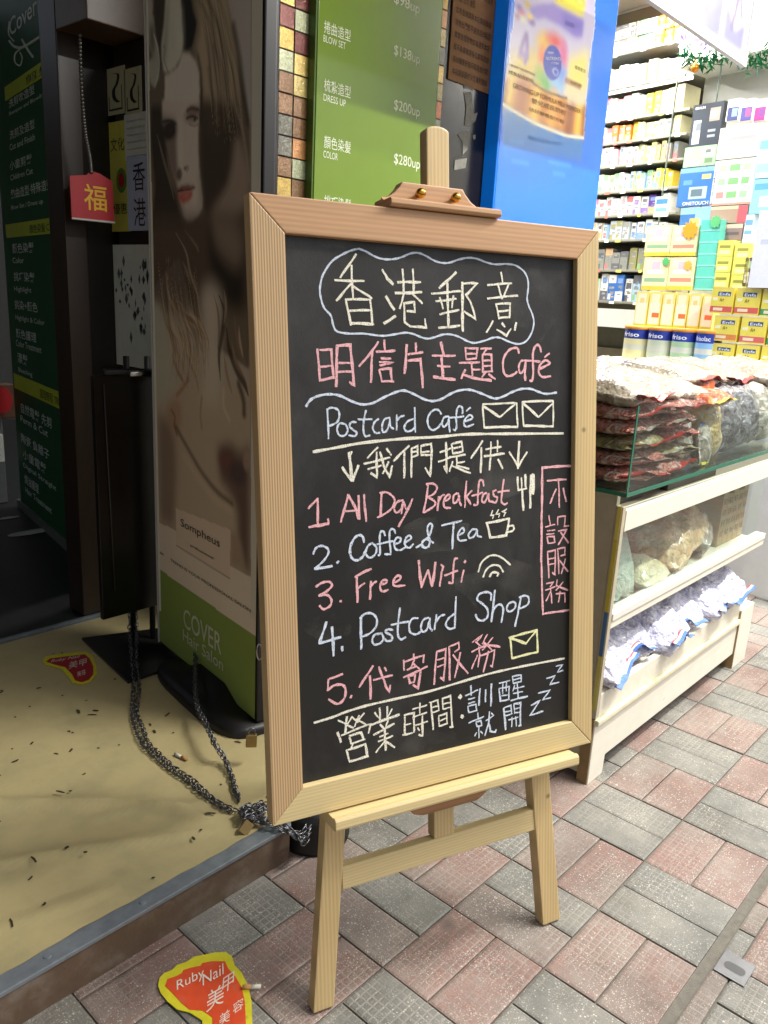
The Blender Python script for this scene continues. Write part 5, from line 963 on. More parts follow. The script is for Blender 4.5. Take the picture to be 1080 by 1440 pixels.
# ================================================================== THE SHOP
m_white = mat('white_laminate', '#d9d8d0', rough=.4, var=.05); m_cream = mat('cream_paint', '#dfdac8', rough=.45, var=.08, vscale=30, bump=.1)
m_shelfd = mat('shelf_shadow_gap', '#8c8878', rough=.6)
b = MB(); b.box((3.112, PY + .1, 2.72), (5.4, 4.6, 2.9)); b.box((1.3, -.2, 2.86), (5.4, PY + .1, 2.96)) if False else None
tag(b.build('shop_ceiling', m_white), kind='structure')
b = MB(); b.hexa(SHELF.P(-1.9, 0, -.36), SHELF.d * 4.4, SHELF.n * .06, UP * 2.72); tag(b.build('shop_side_wall', m_white), 'white shop wall behind the shelves of medicine boxes', 'wall')
b = MB(); b.box((3.112, 4.4, 0), (5.4, 4.5, 2.72)); tag(b.build('shop_back_wall', m_white), 'white back wall of the bright shop', 'wall')
b = MB(); b.box((3.112, 1.9, .0), (5.2, 4.4, .003)); tag(b.build('shop_floor', mat('shop_floor', '#b0aca2', rough=.35, var=.1)), kind='structure')
# ---- awning over the pavement in front of the shop, with its fluorescent fittings
aw = empty('awning', 'white shop awning with fluorescent tubes over the goods counter', 'awning', (2.9, 1.0, 2.55))
b = MB(); b.box((1.7, -.12, 2.62), (5.2, PY - .06, 2.66)); b.build('roof_sheet', m_white, aw)
def tube_light(x, y, z, l_, e, col=(1, .98, .93), name='tube_light'):
    o = empty(name, None, None, (x, y, z)); b = MB(); b.box((x - l_ / 2, y - .035, z), (x + l_ / 2, y + .035, z + .035)); b.build('fitting', m_white, o)
    b = MB(); b.tube([(x - l_ / 2 + .02, y, z - .016), (x + l_ / 2 - .02, y, z - .016)], .013, 10); b.build('tube', mat('lit_tube', '#fffaf0', emit=6.), o)
    l = bpy.data.lights.new('tube_glow', 'AREA'); l.shape = 'RECTANGLE'; l.size = l_; l.size_y = .06; l.energy = e; l.color = col
    lo = bpy.data.objects.new('tube_glow', l); COL.objects.link(lo); lo.location = (x, y, z - .034); return o
LAMPS = [(2.35, -.02, 2.55, 1.2, 64, 'unseen fluorescent tube added under the awning front to light the chalkboard'), (3.9, .30, 2.55, 1.2, 44, 'fluorescent tube under the awning, farther along the street'),  # the unseen front tube is added to light the board's face
         (3.75, 1.9, 2.66, 1.2, 46, 'fluorescent tube on the ceiling inside the shop doorway'), (3.55, 2.9, 2.66, 1.2, 44, 'fluorescent tube on the ceiling deep inside the shop')]
for x, y, z, l_, e, lab in LAMPS:
    o = tube_light(x, y, z, l_, e); tag(o, lab, 'lamp', 'fluorescent tubes of the shop')
# ---- printed card boxes
CARD = mat('printed_card', attr=True, rough=.4, var=.05, vscale=80, coat=.2)
PAPERS = dict(white='#e6e4dc', cream='#e3dcae', red='#c9343a', green='#4f9a52', blue='#3f6fb8', paleblue='#a9c4dc', yellow='#e2c23a', orange='#e0702c', purple='#5f3f92', grey='#8f8f86', olive='#9a9660', pink='#dfa0a4', teal='#5fc4b8', dark='#3a3a40', tan='#c7a476', lime='#c8d060', peach='#e8b48a', brown='#6d4630', silver='#b4bcc2')
def card_box(name, plane, u0, u1, z0, z1, depth, base, marks, seed, lab=None, cat=None, group=None, parent=None, gx=16, gz=22, yaw=0., out=0.):
    """one card box: its street face is a small grid carrying the print"""
    rr = random.Random(seed); g = [[base] * gx for _ in range(gz)]
    for (x0, y0, x1, y1, c) in marks:
        for j in range(gz):
            for i in range(gx):
                if x0 <= (i + .5) / gx < x1 and y0 <= (j + .5) / gz < y1: g[j][i] = c
    b = MB(); P = lambda u, z, o_: plane.P(u, z, o_ + out); f = lambda c: PAPERS.get(c, c)
    for j in range(gz):
        for i in range(gx):
            ua, ub = u0 + (u1 - u0) * i / gx, u0 + (u1 - u0) * (i + 1) / gx; za, zb = z1 + (z0 - z1) * (j + 1) / gz, z1 + (z0 - z1) * j / gz
            b.face([P(ua, za, 0), P(ub, za, 0), P(ub, zb, 0), P(ua, zb, 0)], f(g[j][i]))
    d = -depth; fb = f(base)
    for q in ([(u0, z0, 0), (u0, z1, 0), (u0, z1, d), (u0, z0, d)], [(u1, z0, d), (u1, z1, d), (u1, z1, 0), (u1, z0, 0)], [(u0, z1, 0), (u1, z1, 0), (u1, z1, d), (u0, z1, d)], [(u0, z0, d), (u1, z0, d), (u1, z0, 0), (u0, z0, 0)], [(u0, z0, d), (u0, z1, d), (u1, z1, d), (u1, z0, d)]):
        b.face([P(*t) for t in q], fb)
    o = b.build(name, CARD, parent)
    if lab: tag(o, lab, cat, group)
    return o
PASTEL = dict(red='#d8777a', blue='#7c9ccc', green='#88b888', dark='#6a6a70', purple='#8a72b0', orange='#e0905c', yellow='#e6d07a')
def rand_marks(rr, acc):
    m = rand_marks0(rr, acc); out = []
    for (a, b_, c, d, k) in m: out.append((a, b_, c, d, PASTEL.get(k, k)))
    for j in range(rr.randint(4, 8)):                  # lines of small print
        y = rr.uniform(.1, .9); x = rr.uniform(.08, .4); out.append((x, y, x + rr.uniform(.2, .5), y + .05, rr.choice(['#8f8f88', '#b0aaa0', '#7a8a9a'])))
    return out
def rand_marks0(rr, acc):
    k = rr.random(); m = []
    if k < .3: m = [(0, .62, 1, 1, acc), (.15, .15, .8, .3, rr.choice(['dark', acc, 'blue']))]
    elif k < .55: m = [(0, 0, 1, .3, acc), (.2, .45, .9, .55, 'grey'), (.2, .65, .7, .72, 'grey'), (.55, .75, .95, .95, rr.choice(['red', 'green', acc]))]
    elif k < .8: m = [(.12, .2, .88, .45, acc), (.12, .6, .6, .7, 'grey'), (.5, .75, 1, 1, acc)]
    else: m = [(0, 0, .3, 1, acc), (.4, .2, .9, .35, 'dark'), (.4, .55, .9, .9, rr.choice(['red', 'blue', acc]))]
    return m
# ---- shelves along the wall
UL, UR = SHELF.uz(832, 300)[0], SHELF.uz(948, 200)[0]
if UL > UR: UL, UR = UR, UL
far_is = 'UR' if SHELF.uz(832, 300)[0] > SHELF.uz(948, 200)[0] else 'UL'
UFAR = SHELF.uz(834, 300)[0]; UNEAR = SHELF.uz(952, 200)[0]; SG = 1 if UNEAR > UFAR else -1
unit = empty('shelf_unit', 'white wall shelving packed with medicine boxes, to the right of the blue sign', 'shelf unit', SHELF.P((UFAR + UNEAR) / 2, 0, -.2))
ua_, ub_ = sorted((UFAR - SG * .85, UNEAR + SG * .05))
b = MB(); b.hexa(SHELF.P(ua_, .0, -.30), SHELF.d * (ub_ - ua_), SHELF.n * .02, UP * 2.70); b.build('back_panel', mat('shaded_shelf_back', '#6e6a58', rough=.6), unit)  # dark colour paints the shadow gaps between the shelves into the panel
# bottom edge of each row, measured at x = 885 in the photo
ROWS = [('top', 72, 40, [('orange', 'peach'), ('cream', 'dark'), ('cream', 'dark'), ('silver', 'green'), ('orange', 'peach'), ('orange', 'yellow'), ('cream', 'white')]),
        ('second', 119, 30, [('silver', 'paleblue'), ('silver', 'tan'), ('silver', 'blue'), ('tan', 'silver'), ('white', 'silver'), ('white', 'paleblue')]),
        ('third', 165, 34, [('white', 'paleblue'), ('white', 'red'), ('white', 'red'), ('white', 'red'), ('white', 'blue'), ('yellow', 'olive'), ('white', 'pink'), ('cream', 'peach')]),
        ('fourth', 197, 25, [('white', 'dark'), ('white', 'red'), ('orange', 'red'), ('orange', 'yellow'), ('yellow', 'lime'), ('cream', 'yellow'), ('cream', 'olive'), ('grey', 'green'), ('cream', 'yellow')]),
        ('fifth', 230, 26, [('cream', 'tan'), ('white', 'pink'), ('pink', 'white'), ('white', 'pink'), ('white', 'red'), ('cream', 'olive'), ('cream', 'olive'), ('olive', 'tan'), ('grey', 'red')]),
        ('sixth', 267, 26, [('white', 'green'), ('white', 'green'), ('cream', 'green'), ('white', 'green'), ('paleblue', 'lime'), ('paleblue', 'green'), ('lime', 'blue'), ('yellow', 'lime')]),
        ('seventh', 301, 26, [('white', 'paleblue'), ('white', 'red'), ('white', 'red'), ('white', 'pink'), ('white', 'red'), ('white', 'purple'), ('purple', 'tan'), ('white', 'silver')]),
        ('eighth', 336, 26, [('paleblue', 'white'), ('white', 'tan'), ('paleblue', 'blue'), ('silver', 'olive'), ('silver', 'grey'), ('white', 'blue'), ('white', 'blue'), ('white', 'paleblue')]),
        ('ninth', 379, 30, [('paleblue', 'blue'), ('grey', 'dark'), ('grey', 'peach'), ('grey', 'dark'), ('olive', 'grey'), ('olive', 'grey'), ('tan', 'olive')]),
        ('tenth', 424, 38, [('green', 'dark'), ('white', 'green'), ('white', 'dark'), ('blue', 'white'), ('white', 'dark'), ('paleblue', 'dark'), ('white', 'red')])]
ORD = ['first', 'second', 'third', 'fourth', 'fifth', 'sixth', 'seventh', 'eighth', 'ninth', 'tenth', 'eleventh', 'twelfth', 'thirteenth', 'fourteenth', 'fifteenth', 'sixteenth', 'seventeenth', 'eighteenth', 'nineteenth', 'twentieth']
rr = random.Random(31); seed = 0
for ri, (rn, yb, hpx, seq) in enumerate(ROWS):
    z0 = SHELF.uz(885, yb)[1]; zt = SHELF.uz(885, yb - hpx)[1]; hgt = zt - z0
    b = MB(); b.hexa(SHELF.P(ua_, z0 - .013, -.28), SHELF.d * (ub_ - ua_), SHELF.n * .285, UP * .0125); b.build('shelf', mat('shelf_board', '#8c8a7c', rough=.5), unit, bevel=.002)
    b = MB(); rq = random.Random(ri)
    for q in range(11):
        uu = ua_ + (ub_ - ua_) * (q + rq.uniform(.1, .8)) / 11; b.hexa(SHELF.P(uu, z0 - .0165, .0062), SHELF.d * rq.uniform(.02, .035), SHELF.n * .0012, UP * .014, rq.choice(['#e8e6da', '#e6d86a', '#f0efe8', '#d87a6a']))
    b.build('price_tags', CARD, unit)
    if ri == 1:
        b = MB(); b.hexa(SHELF.P(ua_, z0 - .036, .006), SHELF.d * (ub_ - ua_), SHELF.n * .006, UP * .016); b.build('price_rail', m_white, unit)
    u = UFAR - SG * .06; k = 0; n_in = 0
    seq = [q for i, q in enumerate(seq) for _ in range(2 if i % 2 or ri in (4, 5) else 1)]
    wd = abs(UNEAR - u) / len(seq)
    for (c, a) in seq:
        w = wd * rr.uniform(.86, 1.0); hh = hgt * rr.uniform(.80, 1.02)
        lo, hi = sorted((u, u + SG * w)); dz = 0
        stacked = ri == 0
        for lv in ((0, 1) if stacked else (0,)):
            z_0 = z0 + .0005 + lv * hgt * .5; z_1 = z_0 + (hgt * .48 if stacked else hh); seed += 1
            pos = ORD[n_in]
            lab = f'{c} and {a} medicine box, {pos} from the blue sign on the {rn} shelf' + ('' if not stacked else (', upper layer' if lv else ', lower layer'))
            if c == a: lab = lab.replace(f'{c} and {a}', c)
            card_box('medicine_box', SHELF, lo, hi - .002, z_0, z_1, rr.uniform(.08, .16), c, rand_marks(rr, a), seed, lab, 'box', 'medicine boxes on the shop shelves', out=-rr.uniform(.0, .02))
        u += SG * wd; n_in += 1
zl_ = SHELF.uz(885, 462)[1]; zh_ = SHELF.uz(885, 430)[1]
b = MB(); b.hexa(SHELF.P(ua_, zl_, -.02), SHELF.d * (ub_ - ua_), SHELF.n * .02, UP * (zh_ - zl_ - .02)); b.build('fascia', m_white, unit)
b = MB(); b.hexa(SHELF.P(ua_, 0, -.28), SHELF.d * (ub_ - ua_), SHELF.n * .02, UP * .9); b.build('lower_panel', mat('tan_laminate', '#9c907a', rough=.5), unit)
# ---- glass-fronted cabinet and the packs hanging on its front
cab = empty('glass_cabinet', 'glass fronted shop cabinet with hanging packs, right of the medicine shelves', 'cabinet', CAB.P(CAB.uz(1010, 300)[0], 0))
m_glass = mat('clear_glass', '#f2fff8', rough=.02, trans=1., ior=1.45, var=0.); m_gedge = mat('green_glass_edge', '#2c6a55', rough=.15, var=.05); m_cedge = mat('cabinet_edge', '#7d8a80', rough=.25, metal=.3)
u_e = CAB.uz(951, 120)[0]; u_n = CAB.uz(1150, 200)[0]; cl0, cl1 = sorted((u_e, u_n)); zc0, zc1 = .75, CAB.uz(951, 97)[1]
b = MB(); b.hexa(CAB.P(cl0, zc0, -.25), CAB.d * (cl1 - cl0), CAB.n * .02, UP * (zc1 - zc0)); b.build('back_panel', m_white, cab)
b = MB(); b.hexa(CAB.P(cl0, 0, -.25), CAB.d * (cl1 - cl0), CAB.n * .245, UP * zc0); b.build('plinth', m_white, cab)
b = MB(); b.hexa(CAB.P(cl0, zc1, -.25), CAB.d * (cl1 - cl0), CAB.n * .26, UP * .19); b.build('fascia', m_white, cab, bevel=.004)
for du in (0, .22):
    u_ = u_e + (1 if u_n > u_e else -1) * du; b = MB(); b.hexa(CAB.P(u_ - .004, zc0 + .002, -.004), CAB.d * .005, CAB.n * .006, UP * (zc1 - zc0 - .003)); b.build('glass_edge', m_cedge, cab)
DK = '#2b2f38'
def pack(lab, x0, y0, x1, y1, base, marks, depth=.04, plane=CAB, name='hanging_pack', group='packs hanging on the glass cabinet', cat='pack', gx=12, gz=16, out=-.03):
    ym, xm = (y0 + y1) / 2, (x0 + x1) / 2; us = sorted((plane.uz(x0, ym)[0], plane.uz(x1, ym)[0])); za, zb = plane.uz(xm, y1)[1], plane.uz(xm, y0)[1]
    if plane.uz(x0, ym)[0] > plane.uz(x1, ym)[0]: marks = [(1 - c_, d_, 1 - a_, e_, f_) for a_, d_, c_, e_, f_ in marks]
    global seed; seed += 1
    return card_box(name, plane, us[0], us[1], za, zb, depth, base, marks, seed, lab, cat, group, gx=gx, gz=gz, out=out + depth), us, za, zb
def plettering(o, plane, us, za, zb, s_, fx0, fx1, fz, fh, m_, out):
    rev = plane.uz(900, 300)[0] > plane.uz(1000, 300)[0]; W_ = us[1] - us[0]; st_ = us[1] - fx0 * W_ if rev else us[0] + fx0 * W_
    text(s_, o, plane.P(st_, za + (zb - za) * fz, out), plane.d * (-1 if rev else 1), UP, W_ * (fx1 - fx0), m=m_, hmax=(zb - za) * fh, out=.001, bold=.01)
m_wl = mat('plain_white_print', '#f2f2f2')
o, us, za, zb = pack('dark pack showing a silver hair clipper, on the glass cabinet', 974, 146, 1016, 205, '#39404a', [(.1, .35, .35, .95, '#c8ccd0'), (.14, .42, .3, .6, '#7b828a'), (.55, .12, .9, .45, '#a8968c'), (.62, .2, .8, .38, '#cbb3a6'), (.55, .6, .85, .66, '#9aa0a6'), (.55, .75, .85, .8, '#9aa0a6')]); plettering(o, CAB, us, za, zb, 'BRAUN', .08, .4, .88, .06, m_wl, .0115)
pack('pale green pack below the dark clipper pack', 964, 206, 1008, 234, '#9cc79a', [(.6, .1, .92, .55, '#e6ece4'), (.68, .2, .85, .4, '#6d7a6c'), (.7, .65, .95, .9, '#6f8b66'), (.05, .7, .5, .9, '#d3e4c6')])
o, us, za, zb = pack('blue meter pack with a grey screen, on the glass cabinet', 956, 236, 1006, 290, '#3d72b5', [(0, 0, 1, .1, '#7aa2d0'), (.6, .16, .9, .3, '#c9c07a'), (.3, .48, .82, .84, '#a9bcc4'), (.38, .54, .66, .78, '#5f7480'), (.1, .3, .4, .42, '#5f92cc')], gx=16); plettering(o, CAB, us, za, zb, 'ONETOUCH', .18, .9, .03, .09, m_wl, .0115)
pack('small white and blue card at the near edge of the medicine shelves', 929, 278, 948, 306, 'white', [(.1, .1, .9, .4, '#4f8ad2'), (.1, .55, .9, .75, '#7fb0e0')], depth=.01, out=.04)
pack('pale blue pack below the blue meter pack', 958, 292, 1000, 322, '#88b4dc', [(0, .3, .5, .9, '#3f6fae'), (.3, .5, .7, 1, '#b7a06a')])
for k, (c1, c2) in enumerate((('#4a4f80', '#8fb0d8'), ('#59589a', '#c75a90'), ('#c0408a', '#8a4f9a'))):
    pack(f'{("blue", "violet", "magenta")[k]} razor pack in the row above the pale pegged packs', 1024 + k * 19, 140, 1042 + k * 19, 170, 'white', [(.1, .4, .9, 1, c1), (.4, .45, .8, .8, c2), (.2, .1, .8, .3, 'paleblue')])
pack('white pegged pack with four pink shapes in a row', 1012, 178, 1068, 222, '#ece6de', [(0.05, .3, .95, .42, '#b7a0a0'), (.05, .5, .95, .62, '#e8d8a8'), (.08, .7, .25, .9, '#e4b8b8'), (.32, .7, .48, .9, '#e4b8b8'), (.55, .7, .72, .9, '#e4b8b8'), (.78, .7, .94, .9, '#e4b8b8')])
mk = [(.1 + .3 * i, .08 + .3 * j, .3 + .3 * i, .26 + .3 * j, rnd.choice(['#7fae7a', '#9cc09a', '#a8b7a0', '#c98a86'])) for i in range(3) for j in range(3)]
pack('white card of nine small green pads, above a brown rack', 1004, 225, 1062, 288, '#efeee4', mk + [(.0, .95, 1, 1, '#c99a8a')], gx=16, gz=20)
pack('brown and red pack rack below the nine green pads', 1000, 290, 1052, 314, '#a98d7c', [(.75, 0, 1, 1, '#d0606a'), (0, 0, .75, .2, '#d8c2a0')]); pack('grey pink pack rack at the foot of the cabinet front', 998, 316, 1045, 338, '#8f7a78', [(0, 0, 1, .25, '#dcb8a8'), (.1, .5, .9, .7, '#6a5f68')])
pack('pale aqua pack at the right edge of the picture, upper one', 1066, 185, 1100, 250, '#b4dcec', [(.1, .2, .7, .35, '#7fb0d8'), (.1, .7, .8, .9, '#9cc4e4')])
pack('bright aqua pack at the right edge of the picture, lower one', 1058, 252, 1096, 300, '#8fd0ec', [(.1, .1, .7, .3, '#5f9ed8'), (.3, .5, .9, .8, '#d8f0f8')])
pack('slim blue striped pack beside the big white box', 1048, 302, 1060, 342, '#c2d8ec', [(.1, .2, .9, .35, '#6f9ed8'), (.1, .55, .9, .7, '#6f9ed8')])
pack('big plain white box at the right edge of the picture', 1060, 295, 1110, 405, '#efefef', [(.2, .4, .6, .45, '#d8dce0')], depth=.12, plane=CANS, name='white_box', group=None, cat='box', out=-.12)
# ---- stand of stacked cartons and milk tins
stand = empty('display_stand', 'white display stand under the stacked milk tins behind the counter', 'display stand', CANS.P(CANS.uz(950, 500)[0], 0))
us_ = sorted((CANS.uz(862, 470)[0], CANS.uz(1180, 480)[0])); zsd = CANS.uz(935, 508)[1]
b = MB(); b.hexa(CANS.P(us_[0], 0, -.62), CANS.d * (us_[1] - us_[0]), CANS.n * .66, UP * (zsd - .004)); b.build('body', m_white, stand, bevel=.004)
CP = lambda lab, x0, y0, x1, y1, base, marks, depth=.1, name='carton', group='cartons stacked on the display stand', **k: pack(lab, x0, y0, x1, y1, base, marks, depth, CANS, name, group, 'carton', **k)
def zat(y, x=935): return CANS.uz(x, y)[1]
BACK = Plane(CANS.p0 - CANS.n * .34, CANS.d); MID = Plane(CANS.p0 - CANS.n * .13, CANS.d)
Z2 = None
for k, (x0, x1) in enumerate(((909, 943), (945, 980))):
    for lv, (y0, y1) in enumerate(((362, 408), (317, 360))):
        o, us, za, zb = pack(f'{("left", "right")[k]} column cream and peach carton, {("lower", "upper")[lv]} one, beside the turquoise cartons', x0 - 4 * (1 - lv) - 1, y0, x1 - 4 * (1 - lv), y1, '#eadfae', [(.1, .06, .9, .3, '#efd9c0'), (.35, .1, .65, .4, '#d3b8c8'), (.05, .62, .95, .78, ('#8fb090', '#d98a7a')[k]), (.2, .4, .8, .5, '#e8e8e0'), (0, .9, 1, 1, '#e3c04a')], .13, BACK, 'carton', 'cartons stacked on the display stand', 'carton', out=-.13)
def starburst(lab, x, y, c, plane, r_=.035, out=.004):
    u_, z_ = plane.uz(x, y); b = MB(); b.prism([plane.P(u_ + (r_ if i % 2 else r_ * .7) * math.cos(i * math.pi / 10), z_ + (r_ if i % 2 else r_ * .7) * math.sin(i * math.pi / 10), out) for i in range(20)], plane.n * .002); tag(b.build('starburst_sticker', mat('sticker_' + c.strip('#'), c, rough=.5)), lab, 'sticker')
starburst('orange yellow starburst price sticker on the top right peach carton', 971, 324, '#e89a2a', BACK, .045); starburst('green starburst sticker on the lower left cream carton', 937, 368, '#4fae6a', BACK, .022); starburst('orange round starburst sticker on the lower right peach carton', 968, 373, '#e8a84a', BACK, .024); starburst('green starburst sticker on the top turquoise carton', 1007, 312, '#5fb878', BACK, .03)
for k in range(6): pack(f'turquoise carton, {ORD[k]} from the top of the turquoise column', 986 - 1.8 * k, 309 + k * 16.5, 1013 - 1.8 * k, 325 + k * 16.5, '#5fbfb4', [(0, .85, 1, 1, '#8fd8d0')], .13, BACK, 'carton', 'cartons stacked on the display stand', 'carton', out=-.13, gx=3, gz=8)
for k in range(2):
    for lv in range(3): pack(f'olive yellow carton, {("left", "right")[k]} column beside the turquoise cartons, {ORD[lv]} from the top', 1008 + k * 25 - 3 * lv, 338 + lv * 22.5 + 4 * k, 1031 + k * 25 - 3 * lv, 360 + lv * 22.5 + 4 * k, '#d6d26a', [(.15, .3, .85, .5, '#8f8f4a'), (.2, .6, .8, .9, '#ece2a8')], .13, BACK, 'carton', 'cartons stacked on the display stand', 'carton', out=-.13)
for k in range(3): pack(f'dark carton with a pale photo, {ORD[k]} in the row right of the olive cartons', 1046 + k * 17, 362, 1061 + k * 17, 403, '#5a4a4c', [(.1, .1, .9, .4, ('#9ab09a', '#d0a09a', '#a8a8b0')[k]), (.1, .5, .5, .9, '#d8d4cc'), (.5, .55, .9, .95, '#8a6a5a')], .13, BACK, 'carton', 'cartons stacked on the display stand', 'carton', out=-.13)
# row of six slim yellow-white cartons
for k in range(6):
    x0 = 893 + k * 18.6; y0 = 409 + k * .9
    pack(f'slim {("plain yellow", "yellow and red")[k % 2]} carton, {ORD[k]} from the left above the milk tins', x0, y0, x0 + 17, y0 + 53, '#ece48a', [(.15, .05, .85, .3, '#f2eed2'), (.1, .3, .9, .85, '#f4f0e0')] + ([(.3, .55, .9, .7, '#e07a4a')] if k % 2 else [(.3, .2, .7, .3, '#e0d48a')]) + [(0, .9, 1, 1, '#e2d83a')], .05, MID, 'slim_carton', 'slim cartons above the milk tins', 'carton', out=-.05)
# milk tins
m_tin = mat('printed_tin', attr=True, rough=.3, var=.03, coat=.3); m_lid = mat('orange_lid', '#e0963a', rough=.45, var=.05)
def tin(lab, x0, x1, y0, y1, body, plane, top='blue', sq=False, letter=None, lid='#e0963a', group='milk tins on the display stand'):
    xm, ym = (x0 + x1) / 2, (y0 + y1) / 2; ua, ub = sorted((plane.uz(x0, ym)[0], plane.uz(x1, ym)[0])); z0, z1 = plane.uz(xm, y1)[1], plane.uz(xm, y0)[1]; r_ = (ub - ua) / 2; uc = (ua + ub) / 2; c = plane.P(uc, z0, -r_)
    o = empty('milk_tin', lab, 'tin', c, group); hgt = z1 - z0; b = MB(); n = 28
    bands = [(0, body), (.10, body), (.12, '#c9ccc8'), (.3, body), (.42, '#dfe0d4'), (.5, body), (.62, body)] ; lev = [(0, '#b0b4b4'), (.03, body), (.22, body), (.30, '#d8d8c4'), (.46, body), (.62, top), (.86, top), (.88, lid)]
    for i, (f, cc) in enumerate(lev):
        f1 = lev[i + 1][0] if i + 1 < len(lev) else 1.0
        if i + 1 == len(lev): break
        V = [c + plane.d * r_ * math.cos(2 * math.pi * k / n) + plane.n * r_ * math.sin(2 * math.pi * k / n) + UP * hgt * ff for ff in (f, f1) for k in range(n)]
        b.poly(V, [(k, (k + 1) % n, n + (k + 1) % n, n + k) for k in range(n)], PAPERS.get(cc, cc))
    bo = b.build('body', m_tin, o, True)
    b = MB(); b.lathe(c + UP * hgt * .885, [(r_ * 1.0, 0), (r_ * 1.04, .002), (r_ * 1.04, hgt * .09), (r_ * .98, hgt * .11), (r_ * .5, hgt * .11)], n); b.build('lid', mat('lid_' + lid.strip('#'), lid, rough=.45), o, True)
    if letter:                                        # wrap the name round the tin
        rev = plane.uz(900, 300)[0] > plane.uz(1000, 300)[0]; dr = plane.d * (-1 if rev else 1)
        t_ = text(letter, o, c - dr * r_ * .62 + UP * hgt * .68 + plane.n * r_, dr, UP, r_ * 1.24, m=m_wl, hmax=hgt * .13, out=.0, bold=.015)
        inv = o.matrix_world.inverted()
        for v in t_.data.vertices:
            q = o.matrix_world @ v.co; s_ = float((np.array(q) - c) @ dr); k_ = math.sqrt(max(0, (r_ + .0012) ** 2 - s_ * s_)); q2 = c + dr * s_ + plane.n * k_ + UP * (q.z - c[2]); v.co = inv @ Vector(q2)
    return o
TINC = [('cream', '#e6dfa8', 'friso'), ('grey white', '#cfd6b8', 'friso'), ('pale green', '#b4d2a0', 'friso'), ('light blue', '#8fbce0', 'frisolac')]
for k, (cn, cc, nm) in enumerate(TINC):
    x0 = 869 + k * 33.6; tin(f'{cn} milk tin with a blue band and orange lid, {ORD[k]} from the left', x0, x0 + 32.6, 457 + 2.0 * k, 506 + 2.6 * k, cc, CANS, '#2c3f9a', letter=nm)
RT = Plane(CANS.p0 - CANS.n * .02, CANS.d)
def sqtin(lab, x0, x1, y0, y1, cc, band):
    o, us, za, zb = pack(lab, x0, y0, x1, y1, cc, [(0, 0, 1, .06, '#e8c86a'), (.3, .16, .85, .34, '#3a4468'), (.05, .4, .3, .48, '#f2ecc0'), (0, .70, 1, .96, band), (.15, .78, .6, .88, '#f0dcb0')], .12, RT, 'square_tin', 'square yellow tins on the display stand', 'tin', gx=14, gz=18, out=-.12)
    plettering(o, RT, us, za, zb, 'Enfa', .34, .82, .69, .11, m_wl, .0005); plettering(o, RT, us, za, zb, 'A+', .4, .6, .46, .14, mat('tin_dark_print', '#6d5a2c', rough=.5), .0005)
for k, (x0, x1, y0, y1, bn, c_) in enumerate(((1000, 1031, 404, 441, '#d9604a', 'red'), (1034, 1068, 405, 443, '#d9604a', 'red'), (1071, 1105, 407, 446, '#4a9a5a', 'green'), (1003, 1037, 444, 480, '#e08a3a', 'orange'), (1041, 1077, 446, 484, '#dd6a5a', 'pink'), (1080, 1116, 448, 488, '#4a9a5a', 'green'), (998, 1031, 483, 514, '#e0784a', 'orange'), (1034, 1066, 485, 520, '#e08a7a', 'pink'), (1069, 1104, 487, 524, '#4a9a5a', 'green'))):
    sqtin(f'square yellow tin with a {c_} band, {ORD[k % 3]} in the {("top", "middle", "bottom")[k // 3]} row at right', x0, x1, y0, y1, '#ecd94e', bn)
pack('blue and white strip box lying in front of the light blue tin', 961, 509, 1004, 522, '#3f66b4', [(.3, .3, .7, .7, '#c8d4ec'), (0, 0, 1, .25, '#b8c8e4')], .05, CANS, 'strip_box', None, 'box', out=.10)
# ---- hanging banner, garland
BY = 1.15
def bp_(x, y): return onplane(x, y, (0, BY, 0), (0, 1, 0))
p_r = bp_(1045, 88); p_l = bp_(925, 0); x_l, x_r, zb0 = 1.9, p_r[0], p_r[2]
bn = empty('hanging_banner', 'white and lavender banner hanging from the awning above the counter', 'banner', ((x_l + x_r) / 2, BY, zb0))
cv = Canvas(110, 46, '#dcdcec'); rr = random.Random(8)
for k in range(5):
    x0 = 4 + k * 21; cv.rect(x0, 3, x0 + 18, 43, ('#e8e6f0', '#9a96cc', '#e9e7f2', '#8f90c8', '#e8e4ee')[k]); cv.poly([(x0, 43), (x0 + 18, 43), (x0 + 18, 30), (x0 + 9, 36), (x0, 28)], '#6a68b8', .8, 1)
    cv.stroke([(x0 + 5, 12), (x0 + 8, 24), (x0 + 6, 36)], 2.5, rr.choice(['#7a5a90', '#4a4a8a', '#a05a9a']), .8); cv.stroke([(x0 + 12, 8), (x0 + 10, 20), (x0 + 13, 30)], 2.2, rr.choice(['#8a86b8', '#5a5a9a']), .8); cv.ell(x0 + 9, 10, 2.5, 3, '#c8a8b8', .9)
cv.a = cv.a ** 2.0
cv.mesh('print', (x_l, BY - .004, zb0 + .33), (x_r - x_l, 0, 0), (0, 0, -.33), INK, bn)
b = MB(); b.box((x_l, BY - .002, zb0), (x_r, BY + .002, zb0 + .33)); b.build('sheet', m_white, bn)
b = MB(); b.box((x_l, BY - .008, zb0 - .012), (x_r + .012, BY + .008, zb0 - .0005)); b.box((x_r + .0005, BY - .008, zb0), (x_r + .012, BY + .008, zb0 + .35)); b.build('frame', m_white, bn)
GP = Plane(CAB.p0 + CAB.n * .06, CAB.d)
b = MB(); rr = random.Random(15); a_, c_ = GP.uz(956, 72), GP.uz(1110, 68)
